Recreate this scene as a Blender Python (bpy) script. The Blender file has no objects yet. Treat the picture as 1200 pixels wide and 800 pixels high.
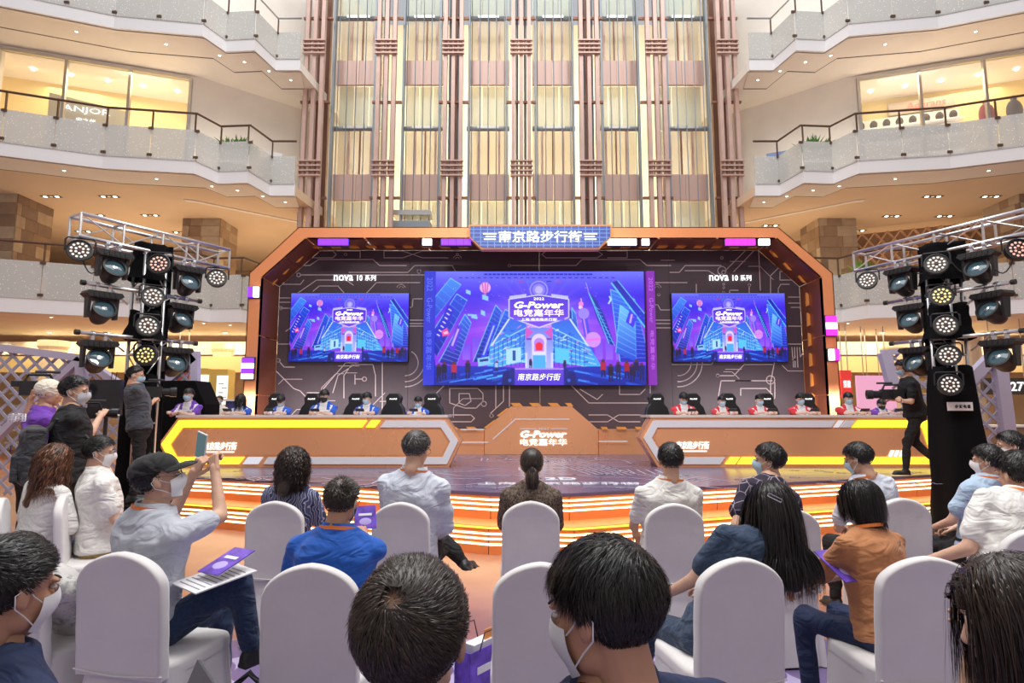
import bpy, math, random
import numpy as np
from mathutils import Vector, Matrix, Euler

S = bpy.context.scene
C = S.collection
random.seed(4); RNG = np.random.default_rng(7)
PI = math.pi

# ------------------------------------------------------------------ camera
FOC = 700.0; PITCH = math.atan(80/700.0); EYE = Vector((0, 0, 1.6))
cam = bpy.data.cameras.new('camera'); cam.sensor_width = 36; cam.lens = 36*FOC/1200
cam.clip_start = 0.05; cam.clip_end = 200
cam.dof.use_dof = False
camo = bpy.data.objects.new('camera', cam); C.objects.link(camo)
camo.location = EYE; camo.rotation_euler = (PI/2+PITCH, 0, 0); S.camera = camo
# ------------------------------------------------------------------ world, lights, exposure
W = bpy.data.worlds.new('world'); S.world = W; W.use_nodes = True
bg = W.node_tree.nodes['Background']; bg.inputs[0].default_value = (0.93, 0.95, 1, 1); bg.inputs[1].default_value = 0.5
S.view_settings.view_transform = 'Standard'; S.view_settings.look = 'None'
S.view_settings.exposure = 0.12; S.view_settings.gamma = 1.0; S.view_settings.use_curve_mapping = False
def area(name, loc, size, power, col=(1, 1, 1), rot=(0, 0, 0), sy=None):
    l = bpy.data.lights.new(name, 'AREA'); l.energy = power; l.color = col; l.size = size
    if sy: l.shape = 'RECTANGLE'; l.size_y = sy
    o = bpy.data.objects.new(name, l); C.objects.link(o); o.location = loc; o.rotation_euler = rot
    return o
area('skylight', (0.4, 9, 23), 22, 3300, (1, 0.985, 0.97), sy=16)
area('stage_front_fill', (0.4, 3.0, 8.5), 6, 520, (1, 0.96, 0.92), (math.radians(50), 0, 0), 1.0)  # added fill light without a fixture, brightens the copper desks and the stage
# warm gallery lighting, hung under each gallery ceiling on both sides
WARM = (1.0, 0.74, 0.45)
for sx in (-1, 1):
    area('gallery_glow', (0.4+sx*13.0, 22, 5.2), 9, 210, (1, .70, .42), (PI, 0, 0), 4)
    area('gallery_glow', (0.4+sx*13.5, 19.3, 9.6), 9, 150, (1, .88, .74), (PI, 0, 0), 1.5)
    area('gallery_glow', (0.4+sx*13.5, 19.3, 14.0), 9, 120, (1, .88, .74), (PI, 0, 0), 1.5)
    area('shop_glow', (0.4+sx*13.0, 19.5, 4.0), 9, 260, (1, .80, .52), (0, 0, 0), 3)

# ------------------------------------------------------------------ projection helpers
_c, _s = math.cos(PITCH), math.sin(PITCH)
def ray(px, py):
    u = (px-600)/FOC; v = (400-py)/FOC
    return Vector((u, _c - v*_s, _s + v*_c))
def P(px, py, Y):
    d = ray(px, py); return EYE + d*(Y/d.y)
def PZ(px, py, z):
    d = ray(px, py); return EYE + d*((z-EYE.z)/d.z)

# ------------------------------------------------------------------ materials
MATS = {}
def mat(name, col=(.8, .8, .8), rough=.5, metal=0, emit=None, es=0, spec=None, noise=None, bump=None, alpha=None, trans=None, sheen=None, bands=None):
    """noise=(scale, amount) colour variation, bump=(scale, strength)"""
    if name in MATS: return MATS[name]
    m = bpy.data.materials.new(name); m.use_nodes = True; nt = m.node_tree; b = nt.nodes['Principled BSDF']
    b.inputs['Base Color'].default_value = (*col, 1); b.inputs['Roughness'].default_value = rough; b.inputs['Metallic'].default_value = metal
    if emit: b.inputs['Emission Color'].default_value = (*emit, 1); b.inputs['Emission Strength'].default_value = es
    if spec is not None: b.inputs['Specular IOR Level'].default_value = spec
    if alpha is not None: b.inputs['Alpha'].default_value = alpha
    if trans is not None: b.inputs['Transmission Weight'].default_value = trans
    if sheen: b.inputs['Sheen Weight'].default_value = sheen
    tc = None
    if noise or bump:
        tc = nt.nodes.new('ShaderNodeTexCoord')
    if noise:
        n = nt.nodes.new('ShaderNodeTexNoise'); n.inputs['Scale'].default_value = noise[0]; n.inputs['Detail'].default_value = 4
        nt.links.new(tc.outputs['Object'], n.inputs['Vector'])
        mr = nt.nodes.new('ShaderNodeMapRange'); mr.inputs[1].default_value = .3; mr.inputs[2].default_value = .7
        mr.inputs[3].default_value = 1-noise[1]; mr.inputs[4].default_value = 1+noise[1]
        nt.links.new(n.outputs['Fac'], mr.inputs[0])
        mx = nt.nodes.new('ShaderNodeVectorMath'); mx.operation = 'SCALE'; mx.inputs[0].default_value = col
        nt.links.new(mr.outputs[0], mx.inputs['Scale']); nt.links.new(mx.outputs[0], b.inputs['Base Color'])
    if bump:
        n = nt.nodes.new('ShaderNodeTexNoise'); n.inputs['Scale'].default_value = bump[0]; n.inputs['Detail'].default_value = 3
        nt.links.new(tc.outputs['Object'], n.inputs['Vector'])
        bp = nt.nodes.new('ShaderNodeBump'); bp.inputs['Strength'].default_value = bump[1]; bp.inputs['Distance'].default_value = .02
        nt.links.new(n.outputs['Fac'], bp.inputs['Height']); nt.links.new(bp.outputs[0], b.inputs['Normal'])
    MATS[name] = m; return m
def nodes(m): return m.node_tree, m.node_tree.nodes['Principled BSDF']
def glow(name, col, st):
    return mat(name, (.02, .02, .02), .5, emit=col, es=st)

white_paint = mat('white_paint', (.84, .84, .85), .4)
cream = mat('cream_plaster', (.86, .81, .74), .6, noise=(1.5, .03))
tan_ceiling = mat('tan_ceiling', (.74, .56, .40), .6, noise=(.8, .04))
dark_line = mat('dark_slot', (.05, .04, .03), .7)
bronze = mat('bronze_rail', (.16, .10, .07), .35, .7)
steel = mat('steel_rail', (.55, .54, .53), .3, .9)
alum = mat('aluminium_tube', (.72, .72, .73), .28, .9)
black = mat('black_plastic', (.015, .015, .017), .45)
black_matte = mat('black_velvet', (.006, .006, .007), .95, spec=.1)
black_shiny = mat('black_gloss', (.02, .02, .024), .15)
pinkpost = mat('rose_bronze_post', (.62, .43, .37), .32, .25, noise=(3, .06))
pinkdark = mat('dark_rose_bronze', (.27, .13, .09), .35, .4)
pinkpanel = mat('rose_panel', (.72, .50, .43), .3, .2)
bluesteel = mat('blue_grey_steel', (.28, .32, .36), .4, .5)
chair_cloth = mat('chair_cover_cloth', (.73, .71, .71), .75, noise=(6, .03), bump=(5, .28), sheen=.2)
led_white = glow('led_white', (1, .97, .95), 3.2)
led_warm = glow('led_warm_strip', (1, .80, .48), 5.0)
led_yellow = glow('led_yellow', (1, .74, .03), 1.9)
led_purple = glow('led_purple', (.16, .02, 1), 2.6)
led_magenta = glow('led_magenta', (1, .02, .75), 2.6)
text_white = glow('glowing_white_letters', (1, 1, 1), 1.6)
print_white = mat('printed_white', (.85, .84, .88), .5)
downlight_m = glow('downlight_lamp', (1, .93, .8), 9)

def copper_mat(name, col, rough):
    m = mat(name, col, rough, .45); nt, b = nodes(m)
    tc = nt.nodes.new('ShaderNodeTexCoord')
    n = nt.nodes.new('ShaderNodeTexNoise'); n.inputs['Scale'].default_value = 1.6; n.inputs['Detail'].default_value = 5
    mp = nt.nodes.new('ShaderNodeMapping'); mp.inputs['Scale'].default_value = (1, 1, .35)
    nt.links.new(tc.outputs['Object'], mp.inputs[0]); nt.links.new(mp.outputs[0], n.inputs['Vector'])
    r = nt.nodes.new('ShaderNodeMapRange'); r.inputs[3].default_value = rough-.07; r.inputs[4].default_value = rough+.15
    nt.links.new(n.outputs['Fac'], r.inputs[0]); nt.links.new(r.outputs[0], b.inputs['Roughness'])
    bp = nt.nodes.new('ShaderNodeBump'); bp.inputs['Strength'].default_value = .12; bp.inputs['Distance'].default_value = .05
    nt.links.new(n.outputs['Fac'], bp.inputs['Height']); nt.links.new(bp.outputs[0], b.inputs['Normal'])
    return m
copper = copper_mat('copper_foil', (1, .47, .23), .25)
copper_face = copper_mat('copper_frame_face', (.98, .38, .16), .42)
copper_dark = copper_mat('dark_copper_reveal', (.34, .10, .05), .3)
chev_m = mat('orange_chevron', (.90, .36, .08), .4)

def wall_print():
    m = mat('backdrop_plum', (.085, .060, .075), .45, spec=.35, noise=(.6, .12)); return m
plum = wall_print()
plum_line = mat('backdrop_line_print', (.62, .50, .52), .5)

def glass_frit():
    m = mat('fritted_glass', (.80, .82, .80), .12, spec=.5); nt, b = nodes(m)
    tc = nt.nodes.new('ShaderNodeTexCoord')
    v = nt.nodes.new('ShaderNodeTexVoronoi'); v.inputs['Scale'].default_value = 15
    nt.links.new(tc.outputs['Object'], v.inputs['Vector'])
    lt = nt.nodes.new('ShaderNodeMath'); lt.operation = 'LESS_THAN'; lt.inputs[1].default_value = .16
    nt.links.new(v.outputs['Distance'], lt.inputs[0])
    mx = nt.nodes.new('ShaderNodeMix'); mx.data_type = 'RGBA'
    mx.inputs[6].default_value = (.66, .67, .64, 1); mx.inputs[7].default_value = (1, 1, 1, 1)
    nt.links.new(lt.outputs[0], mx.inputs[0]); nt.links.new(mx.outputs[2], b.inputs['Base Color'])
    ma = nt.nodes.new('ShaderNodeMath'); ma.operation = 'MULTIPLY_ADD'; ma.inputs[1].default_value = .25; ma.inputs[2].default_value = .72
    nt.links.new(lt.outputs[0], ma.inputs[0]); nt.links.new(ma.outputs[0], b.inputs['Alpha'])
    return m
frit = glass_frit()
clear_glass = mat('clear_glass', (.9, .93, .92), .05, alpha=.22)

# ------------------------------------------------------------------ mesh builder
class MB:
    def __init__(s): s.v = []; s.f = []; s.m = []
    def add(s, vs, fs, mi=0):
        o = len(s.v); s.v += [tuple(v) for v in vs]; s.f += [tuple(i+o for i in f) for f in fs]; s.m += [mi]*len(fs); return s
    def box(s, c, d, R=None, mi=0):
        c = Vector(c); x, y, z = d[0]/2, d[1]/2, d[2]/2
        vs = [Vector((i*x, j*y, k*z)) for i in (-1, 1) for j in (-1, 1) for k in (-1, 1)]
        if R is not None: vs = [R @ v for v in vs]
        return s.add([v+c for v in vs], [(0, 1, 3, 2), (4, 6, 7, 5), (0, 4, 5, 1), (2, 3, 7, 6), (0, 2, 6, 4), (1, 5, 7, 3)], mi)
    def beam(s, p, q, w, h, up=(0, 0, 1), mi=0):
        p = Vector(p); q = Vector(q); d = (q-p); L = d.length; d.normalize(); up = Vector(up)
        if abs(d.dot(up)) > .98: up = Vector((0, 1, 0))
        a = d.cross(up).normalized(); b = a.cross(d)
        R = Matrix((a, d, b)).transposed()
        return s.box((p+q)/2, (w, L, h), R, mi)
    def tube(s, p, q, r, n=8, r2=None, cap=True, mi=0):
        p = Vector(p); q = Vector(q); d = (q-p).normalized(); r2 = r if r2 is None else r2
        a = d.orthogonal().normalized(); b = d.cross(a)
        vs = []
        for c, rr in ((p, r), (q, r2)):
            for i in range(n):
                t = 2*PI*i/n; vs.append(c+a*math.cos(t)*rr+b*math.sin(t)*rr)
        fs = [(i, (i+1) % n, n+(i+1) % n, n+i) for i in range(n)]
        if cap: fs += [tuple(range(n-1, -1, -1)), tuple(range(n, 2*n))]
        return s.add(vs, fs, mi)
    def path(s, pts, r, n=6, mi=0, closed=False):
        pts = [Vector(p) for p in pts]; N = len(pts); vs = []
        for i, p in enumerate(pts):
            if closed: d = pts[(i+1) % N]-pts[i-1]
            else: d = pts[min(i+1, N-1)]-pts[max(i-1, 0)]
            d.normalize(); up = Vector((0, 0, 1)) if abs(d.z) < .9 else Vector((0, 1, 0))
            a = d.cross(up).normalized(); b = a.cross(d)
            rr = r[i] if isinstance(r, (list, tuple)) else r
            for k in range(n):
                t = 2*PI*k/n; vs.append(p+a*math.cos(t)*rr+b*math.sin(t)*rr)
        fs = []
        for i in range(N if closed else N-1):
            j = (i+1) % N
            for k in range(n):
                fs.append((i*n+k, i*n+(k+1) % n, j*n+(k+1) % n, j*n+k))
        if not closed: fs += [tuple(range(n-1, -1, -1)), tuple((N-1)*n+k for k in range(n))]
        return s.add(vs, fs, mi)
    def prism(s, poly, off, mi=0):
        """poly: list of 3-D points (planar), off: extrusion vector"""
        n = len(poly); off = Vector(off); a = [Vector(p) for p in poly]
        return s.add(a+[p+off for p in a], [tuple(range(n-1, -1, -1)), tuple(range(n, 2*n))]+[(i, (i+1) % n, n+(i+1) % n, n+i) for i in range(n)], mi)
    def ell(s, c, r, nu=16, nv=10, R=None, mi=0):
        c = Vector(c); vs = []
        for j in range(1, nv):
            t = PI*j/nv
            for i in range(nu):
                p = 2*PI*i/nu; v = Vector((r[0]*math.sin(t)*math.cos(p), r[1]*math.sin(t)*math.sin(p), r[2]*math.cos(t)))
                vs.append(v)
        vs += [Vector((0, 0, r[2])), Vector((0, 0, -r[2]))]
        if R is not None: vs = [R @ v for v in vs]
        T = (nv-1)*nu
        fs = [(j*nu+i, (j+1)*nu+i, (j+1)*nu+(i+1) % nu, j*nu+(i+1) % nu) for j in range(nv-2) for i in range(nu)]
        fs += [(T, i, (i+1) % nu) for i in range(nu)]+[(T+1, (nv-2)*nu+(i+1) % nu, (nv-2)*nu+i) for i in range(nu)]
        return s.add([v+c for v in vs], fs, mi)
    def lathe(s, prof, c=(0, 0, 0), R=None, n=20, mi=0):
        """prof: list of (r, z)"""
        c = Vector(c); vs = []
        for r, z in prof:
            for i in range(n):
                t = 2*PI*i/n; v = Vector((r*math.cos(t), r*math.sin(t), z)); vs.append((R @ v if R is not None else v)+c)
        fs = [(j*n+i, j*n+(i+1) % n, (j+1)*n+(i+1) % n, (j+1)*n+i) for j in range(len(prof)-1) for i in range(n)]
        return s.add(vs, fs, mi)
    def mesh(s, name, mats, smooth=False):
        me = bpy.data.meshes.new(name); me.from_pydata(s.v, [], s.f)
        mats = mats if isinstance(mats, (list, tuple)) else [mats]
        for m in mats: me.materials.append(m)
        if len(mats) > 1: me.polygons.foreach_set('material_index', s.m)
        if smooth: me.polygons.foreach_set('use_smooth', [True]*len(s.f))
        me.update(); return me
    def build(s, name, mats, parent=None, smooth=False, **props):
        return obj(name, s.mesh(name, mats, smooth), parent, **props)

def obj(name, me, parent=None, loc=None, **props):
    o = bpy.data.objects.new(name, me); C.objects.link(o)
    if parent is not None:
        o.parent = parent
        if parent.get('_w'): o.location = [-a for a in parent['_w']]
    if loc is not None: o.location = loc
    for k, v in props.items(): o[k] = v
    return o
def tag(o, label, cat, group=None):
    o['label'] = label; o['category'] = cat
    if group: o['group'] = group
    return o
def thing(name, label, cat, loc=(0, 0, 0), group=None, world=True, rotz=0):
    """an Empty at the thing's base; with world=True parts are written in world coordinates"""
    o = bpy.data.objects.new(name, None); C.objects.link(o); o.location = loc; o.rotation_euler = (0, 0, rotz); o.empty_display_size = .1
    if world: o['_w'] = list(loc)
    return tag(o, label, cat, group) if label else o
def struct(name, mb, m, parent=None, smooth=False):
    o = mb.build(name, m, parent, smooth)
    if parent is None: o['kind'] = 'structure'
    return o
def sthing(name, loc=(0, 0, 0)):
    o = bpy.data.objects.new(name, None); C.objects.link(o); o.location = loc; o['_w'] = list(loc); o['kind'] = 'structure'; return o
KIDS = {}
def copy_tree(o, parent=None, label=None):
    c = o.copy(); C.objects.link(c)
    if parent is not None: c.parent = parent
    if label: c['label'] = label
    for ch in [x for x in bpy.data.objects if x.parent == o] if o.name not in KIDS else KIDS[o.name]: copy_tree(ch, c)
    return c
def register(o):
    """remember the children of a prototype so that copies are quick"""
    KIDS.setdefault(o.name, [])
    for ch in o.children: KIDS[o.name].append(ch); register(ch)
    return o
def dup(proto, loc, rotz=None, label=None, rot=None, scale=None, group=None):
    c = copy_tree(proto, None, label); c.location = loc
    if rotz is not None: c.rotation_euler = (0, 0, rotz)
    if rot is not None: c.rotation_euler = rot
    if scale: c.scale = (scale,)*3
    if group: c['group'] = group
    return c
TCACHE = {}
def text_mesh(name, body, size, m, depth=.004, bold=0.0, shear=0, space=1.0):
    t = bpy.data.curves.new(name, 'FONT'); t.body = body; t.size = size; t.extrude = depth; t.align_x = 'CENTER'; t.align_y = 'CENTER'
    t.offset = bold; t.shear = shear; t.resolution_u = 2; t.space_character = space
    o = bpy.data.objects.new(name, t); TMP.collection.objects.link(o); VL.update()
    me = bpy.data.meshes.new_from_object(o.evaluated_get(VL.depsgraph), depsgraph=VL.depsgraph)
    bpy.data.objects.remove(o); bpy.data.curves.remove(t)
    me.name = name; me.materials.clear(); me.materials.append(m)
    for p in me.polygons: p.material_index = 0
    return me
TMP = bpy.data.scenes.new('workbench'); VL = TMP.view_layers[0]
def wall_text(name, body, center, width, m, parent, rot=(PI/2, 0, 0), height=None, **kw):
    """text whose extents are fitted to width x height metres around center, facing -Y"""
    me = text_mesh(name, body, 1.0, m, depth=.01, **kw)
    co = np.empty(len(me.vertices)*3); me.vertices.foreach_get('co', co); co = co.reshape(-1, 3)
    lo = co.min(0); hi = co.max(0); k = width/(hi[0]-lo[0]); ky = height/(hi[1]-lo[1]) if height else k
    co -= (lo+hi)/2; co[:, 0] *= k; co[:, 1] *= ky; co[:, 2] *= .006/.01
    co = co @ np.array(Euler(rot).to_matrix()).T + np.array(center)
    me.vertices.foreach_set('co', co.astype(np.float32).ravel()); me.update()
    return obj(name, me, parent)
MARB = [mat('marble_%d' % i, c, .3, noise=(4, .12)) for i, c in enumerate(((.36, .25, .17), (.30, .20, .13), (.44, .33, .23), (.25, .17, .12), (.50, .40, .29)))]
# =================================================================== SETTING: floor
fm = mat('hall_floor', (.3, .2, .3), .28, spec=.5); nt, b_ = nodes(fm)
tc = nt.nodes.new('ShaderNodeTexCoord'); sep = nt.nodes.new('ShaderNodeSeparateXYZ'); nt.links.new(tc.outputs['Object'], sep.inputs[0])
def M_(op, a=None, b=None, c=None):
    n = nt.nodes.new('ShaderNodeMath'); n.operation = op
    for i, x in enumerate((a, b, c)):
        if x is None: continue
        if isinstance(x, (int, float)): n.inputs[i].default_value = x
        else: nt.links.new(x, n.inputs[i])
    return n.outputs[0]
per = .34
def cell(o, sh): return M_('SUBTRACT', M_('FRACT', M_('DIVIDE', M_('ADD', o, 50+sh), per)), .5)
def circ(sx, sy):
    a, b = cell(sep.outputs[0], sx), cell(sep.outputs[1], sy)
    return M_('LESS_THAN', M_('ADD', M_('MULTIPLY', a, a), M_('MULTIPLY', b, b)), .25)
ov = M_('SUBTRACT', 1, circ(0, 0))
near = M_('LESS_THAN', sep.outputs[1], 4.4)
def mixc(f, a, b):
    n = nt.nodes.new('ShaderNodeMix'); n.data_type = 'RGBA'
    nt.links.new(f, n.inputs[0])
    for i, x in ((6, a), (7, b)):
        if isinstance(x, tuple): n.inputs[i].default_value = (*x, 1)
        else: nt.links.new(x, n.inputs[i])
    return n.outputs[2]
nz = nt.nodes.new('ShaderNodeTexNoise'); nz.inputs['Scale'].default_value = 2.2; nt.links.new(tc.outputs['Object'], nz.inputs['Vector'])
purple = mixc(ov, (.17, .12, .27), (.46, .40, .62))
cop = mixc(nz.outputs['Fac'], (.33, .13, .08), (.50, .24, .16))
nt.links.new(mixc(near, cop, purple), b_.inputs['Base Color'])
struct('floor', MB().box((0, 10, -.05), (60, 50, .1)), fm)

# =================================================================== SETTING: galleries on both sides
XC = 0.42
ZB = {2: 4.2, 3: 8.5}
_q = P(357, 82, PZ(345, 229, 8.5).y); ZB[4] = _q.z
plan = [PZ(px, py, 8.5) for px, py in ((0, 182), (120, 197), (227, 203), (255, 215), (290, 214), (316, 229), (345, 229))]
plan = [Vector((p.x, p.y)) for p in plan]
d0 = (plan[1]-plan[0]).normalized(); plan = [plan[0]-d0*9]+plan
def mir(p): return Vector((2*XC-p.x, p.y))
ST = {2: .45, 3: .42, 4: .42}
for sx, side in ((-1, 'left'), (1, 'right')):
    pl = plan if sx < 0 else [mir(p) for p in plan]
    for lv in (2, 3, 4):
        zb = ZB[lv]; h = ST[lv]
        # slab: white fascia, cream soffit with a dark slot, tan ceiling running back
        out = [(p.x, p.y) for p in pl]+[(XC+sx*6.2, 30), (XC+sx*34, 30)]
        fas = MB()
        for a, b in zip(pl[:-1], pl[1:]):
            fas.prism([(a.x, a.y, zb), (b.x, b.y, zb), (b.x, b.y, zb+h), (a.x, a.y, zb+h)], (sx*.02, .12, 0))
        struct('trim_1', fas, white_paint).name = 'trim_%d' % (lv*10+(sx > 0))
        sl = MB().prism([(x, y+.1, zb+.03) for x, y in out], (0, 0, .3))
        struct('ceiling', sl, tan_ceiling if lv == 3 else cream)
        band = MB()   # cream soffit band and the slot behind it
        slot = MB()
        for a, b in zip(pl[:-1], pl[1:]):
            band.prism([(a.x, a.y+.08, zb), (b.x, b.y+.08, zb), (b.x+sx*.25, b.y+1.15, zb), (a.x+sx*.25, a.y+1.15, zb)], (0, 0, .028))
            slot.prism([(a.x+sx*.25, a.y+1.15, zb+.01), (b.x+sx*.25, b.y+1.15, zb+.01), (b.x+sx*.27, b.y+1.22, zb+.01), (a.x+sx*.27, a.y+1.22, zb+.01)], (0, 0, .02))
        struct('ceiling', band, cream); struct('ceiling', slot, dark_line)
        # parapet
        loc = (pl[3].x, pl[3].y, zb+h)
        fl = {2: 'second', 3: 'third', 4: 'fourth'}[lv]
        desc = {2: 'lowest gallery', 3: 'middle gallery', 4: 'top gallery'}[lv]
        par = thing('glass_balustrade', 'white-dotted glass balustrade with rail, %s on the %s of the atrium' % (desc, side), 'balustrade', loc, 'fritted glass gallery balustrades')
        gh = .98 if lv == 2 else .9
        rail = []
        for k, (a, b) in enumerate(zip(pl[:-1], pl[1:])):
            d = b-a; L = d.length; n = max(1, round(L/1.35)); d.normalize(); nrm = Vector((d.y, -d.x)) if sx < 0 else Vector((-d.y, d.x))
            for i in range(n):
                t0 = a+d*(L*i/n+.008); t1 = a+d*(L*(i+1)/n-.008)
                q = [(t0.x, t0.y, zb+h-.05), (t1.x, t1.y, zb+h-.05), (t1.x, t1.y, zb+h+gh), (t0.x, t0.y, zb+h+gh)]
                MB().prism(q, (nrm.x*.02, nrm.y*.02, 0)).build('glass_panel', frit, par)
                if k == 0 and i < n-3: continue
                mid = a+d*(L*i/n)
                for zz in (zb+h+.06, zb+h+gh-.03):
                    MB().box((mid.x+nrm.x*.03, mid.y+nrm.y*.03, zz), (.13, .05, .07)).build('clamp', bronze, par)
                MB().beam((mid.x-nrm.x*.05, mid.y-nrm.y*.05, zb+h+gh*.8), (mid.x-nrm.x*.05, mid.y-nrm.y*.05, zb+h+gh+.5), .03, .05).build('post', bronze, par)
            rail.append(Vector((a.x, a.y, zb+h+gh+.52)))
        rail.append(Vector((pl[-1].x, pl[-1].y, zb+h+gh+.52)))
        MB().path(rail, .035, 6).build('handrail', bronze if lv < 4 else steel, par)

# downlights in the cream soffit band (along the edge) and triple ones in the tan ceilings
dl = MB(); dl.lathe([(.055, 0), (.055, -.012), (.04, -.012), (.04, 0)], n=10)
proto = thing('ceiling_downlight', None, None, (0, 0, -5), world=False)
dl.build('trim_ring', white_paint, proto); MB().lathe([(.001, -.006), (.042, -.006)], n=10).build('lamp', downlight_m, proto)
register(proto)
tri = thing('triple_downlight', None, None, (0, 0, -5), world=False)
MB().box((0, 0, -.006), (.62, .2, .012)).build('tray', mat('dark_tray', (.12, .08, .05), .6), tri)
for i in (-1, 1):
    MB().lathe([(.001, -.016), (.062, -.016), (.062, -.004)], c=(i*.19, 0, 0), n=8).build('lamp', downlight_m, tri)
MB().lathe([(.001, -.016), (.05, -.016), (.05, -.004)], c=(0, 0, 0), n=8).build('lamp', glow('dim_lamp', (1, .8, .5), .8), tri)
register(tri)
for sx in (-1, 1):
    sd = 'left' if sx < 0 else 'right'
    pl = plan if sx < 0 else [mir(p) for p in plan]
    for lv in (2, 3, 4):
        desc = {2: 'lowest', 3: 'middle', 4: 'top'}[lv]
        for a, b in zip(pl[:-1], pl[1:]):
            L = (b-a).length; n = max(1, round(L/2.0))
            for i in range(n):
                p = a+(b-a)*((i+.5)/n); q = Vector((p.x+sx*.12, p.y+.6, ZB[lv]-.001))
                if abs(q.x)*700/q.y > 640: continue
                c = dup(proto, q, 0, 'small round downlight in the cream edge under the %s %s gallery' % (desc, sd))
                tag(c, c['label'], 'downlight', 'round downlights under the %s %s gallery edge' % (desc, sd))
    grid = [(60, 230), (128, 230), (48, 252), (112, 252), (176, 252), (98, 271), (212, 272)] if sx < 0 else [(1093, 230), (1161, 230), (1045, 253), (1107, 253), (1165, 253), (1005, 270), (903, 264)]
    for px, py in grid:
        p = PZ(px, py, ZB[3]+.03)
        if p.y > 29: continue
        c = dup(tri, p, 0); tag(c, 'rectangular triple downlight in the tan ceiling under the middle %s gallery' % sd, 'downlight', 'triple downlights in the %s tan ceiling' % sd)

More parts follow.
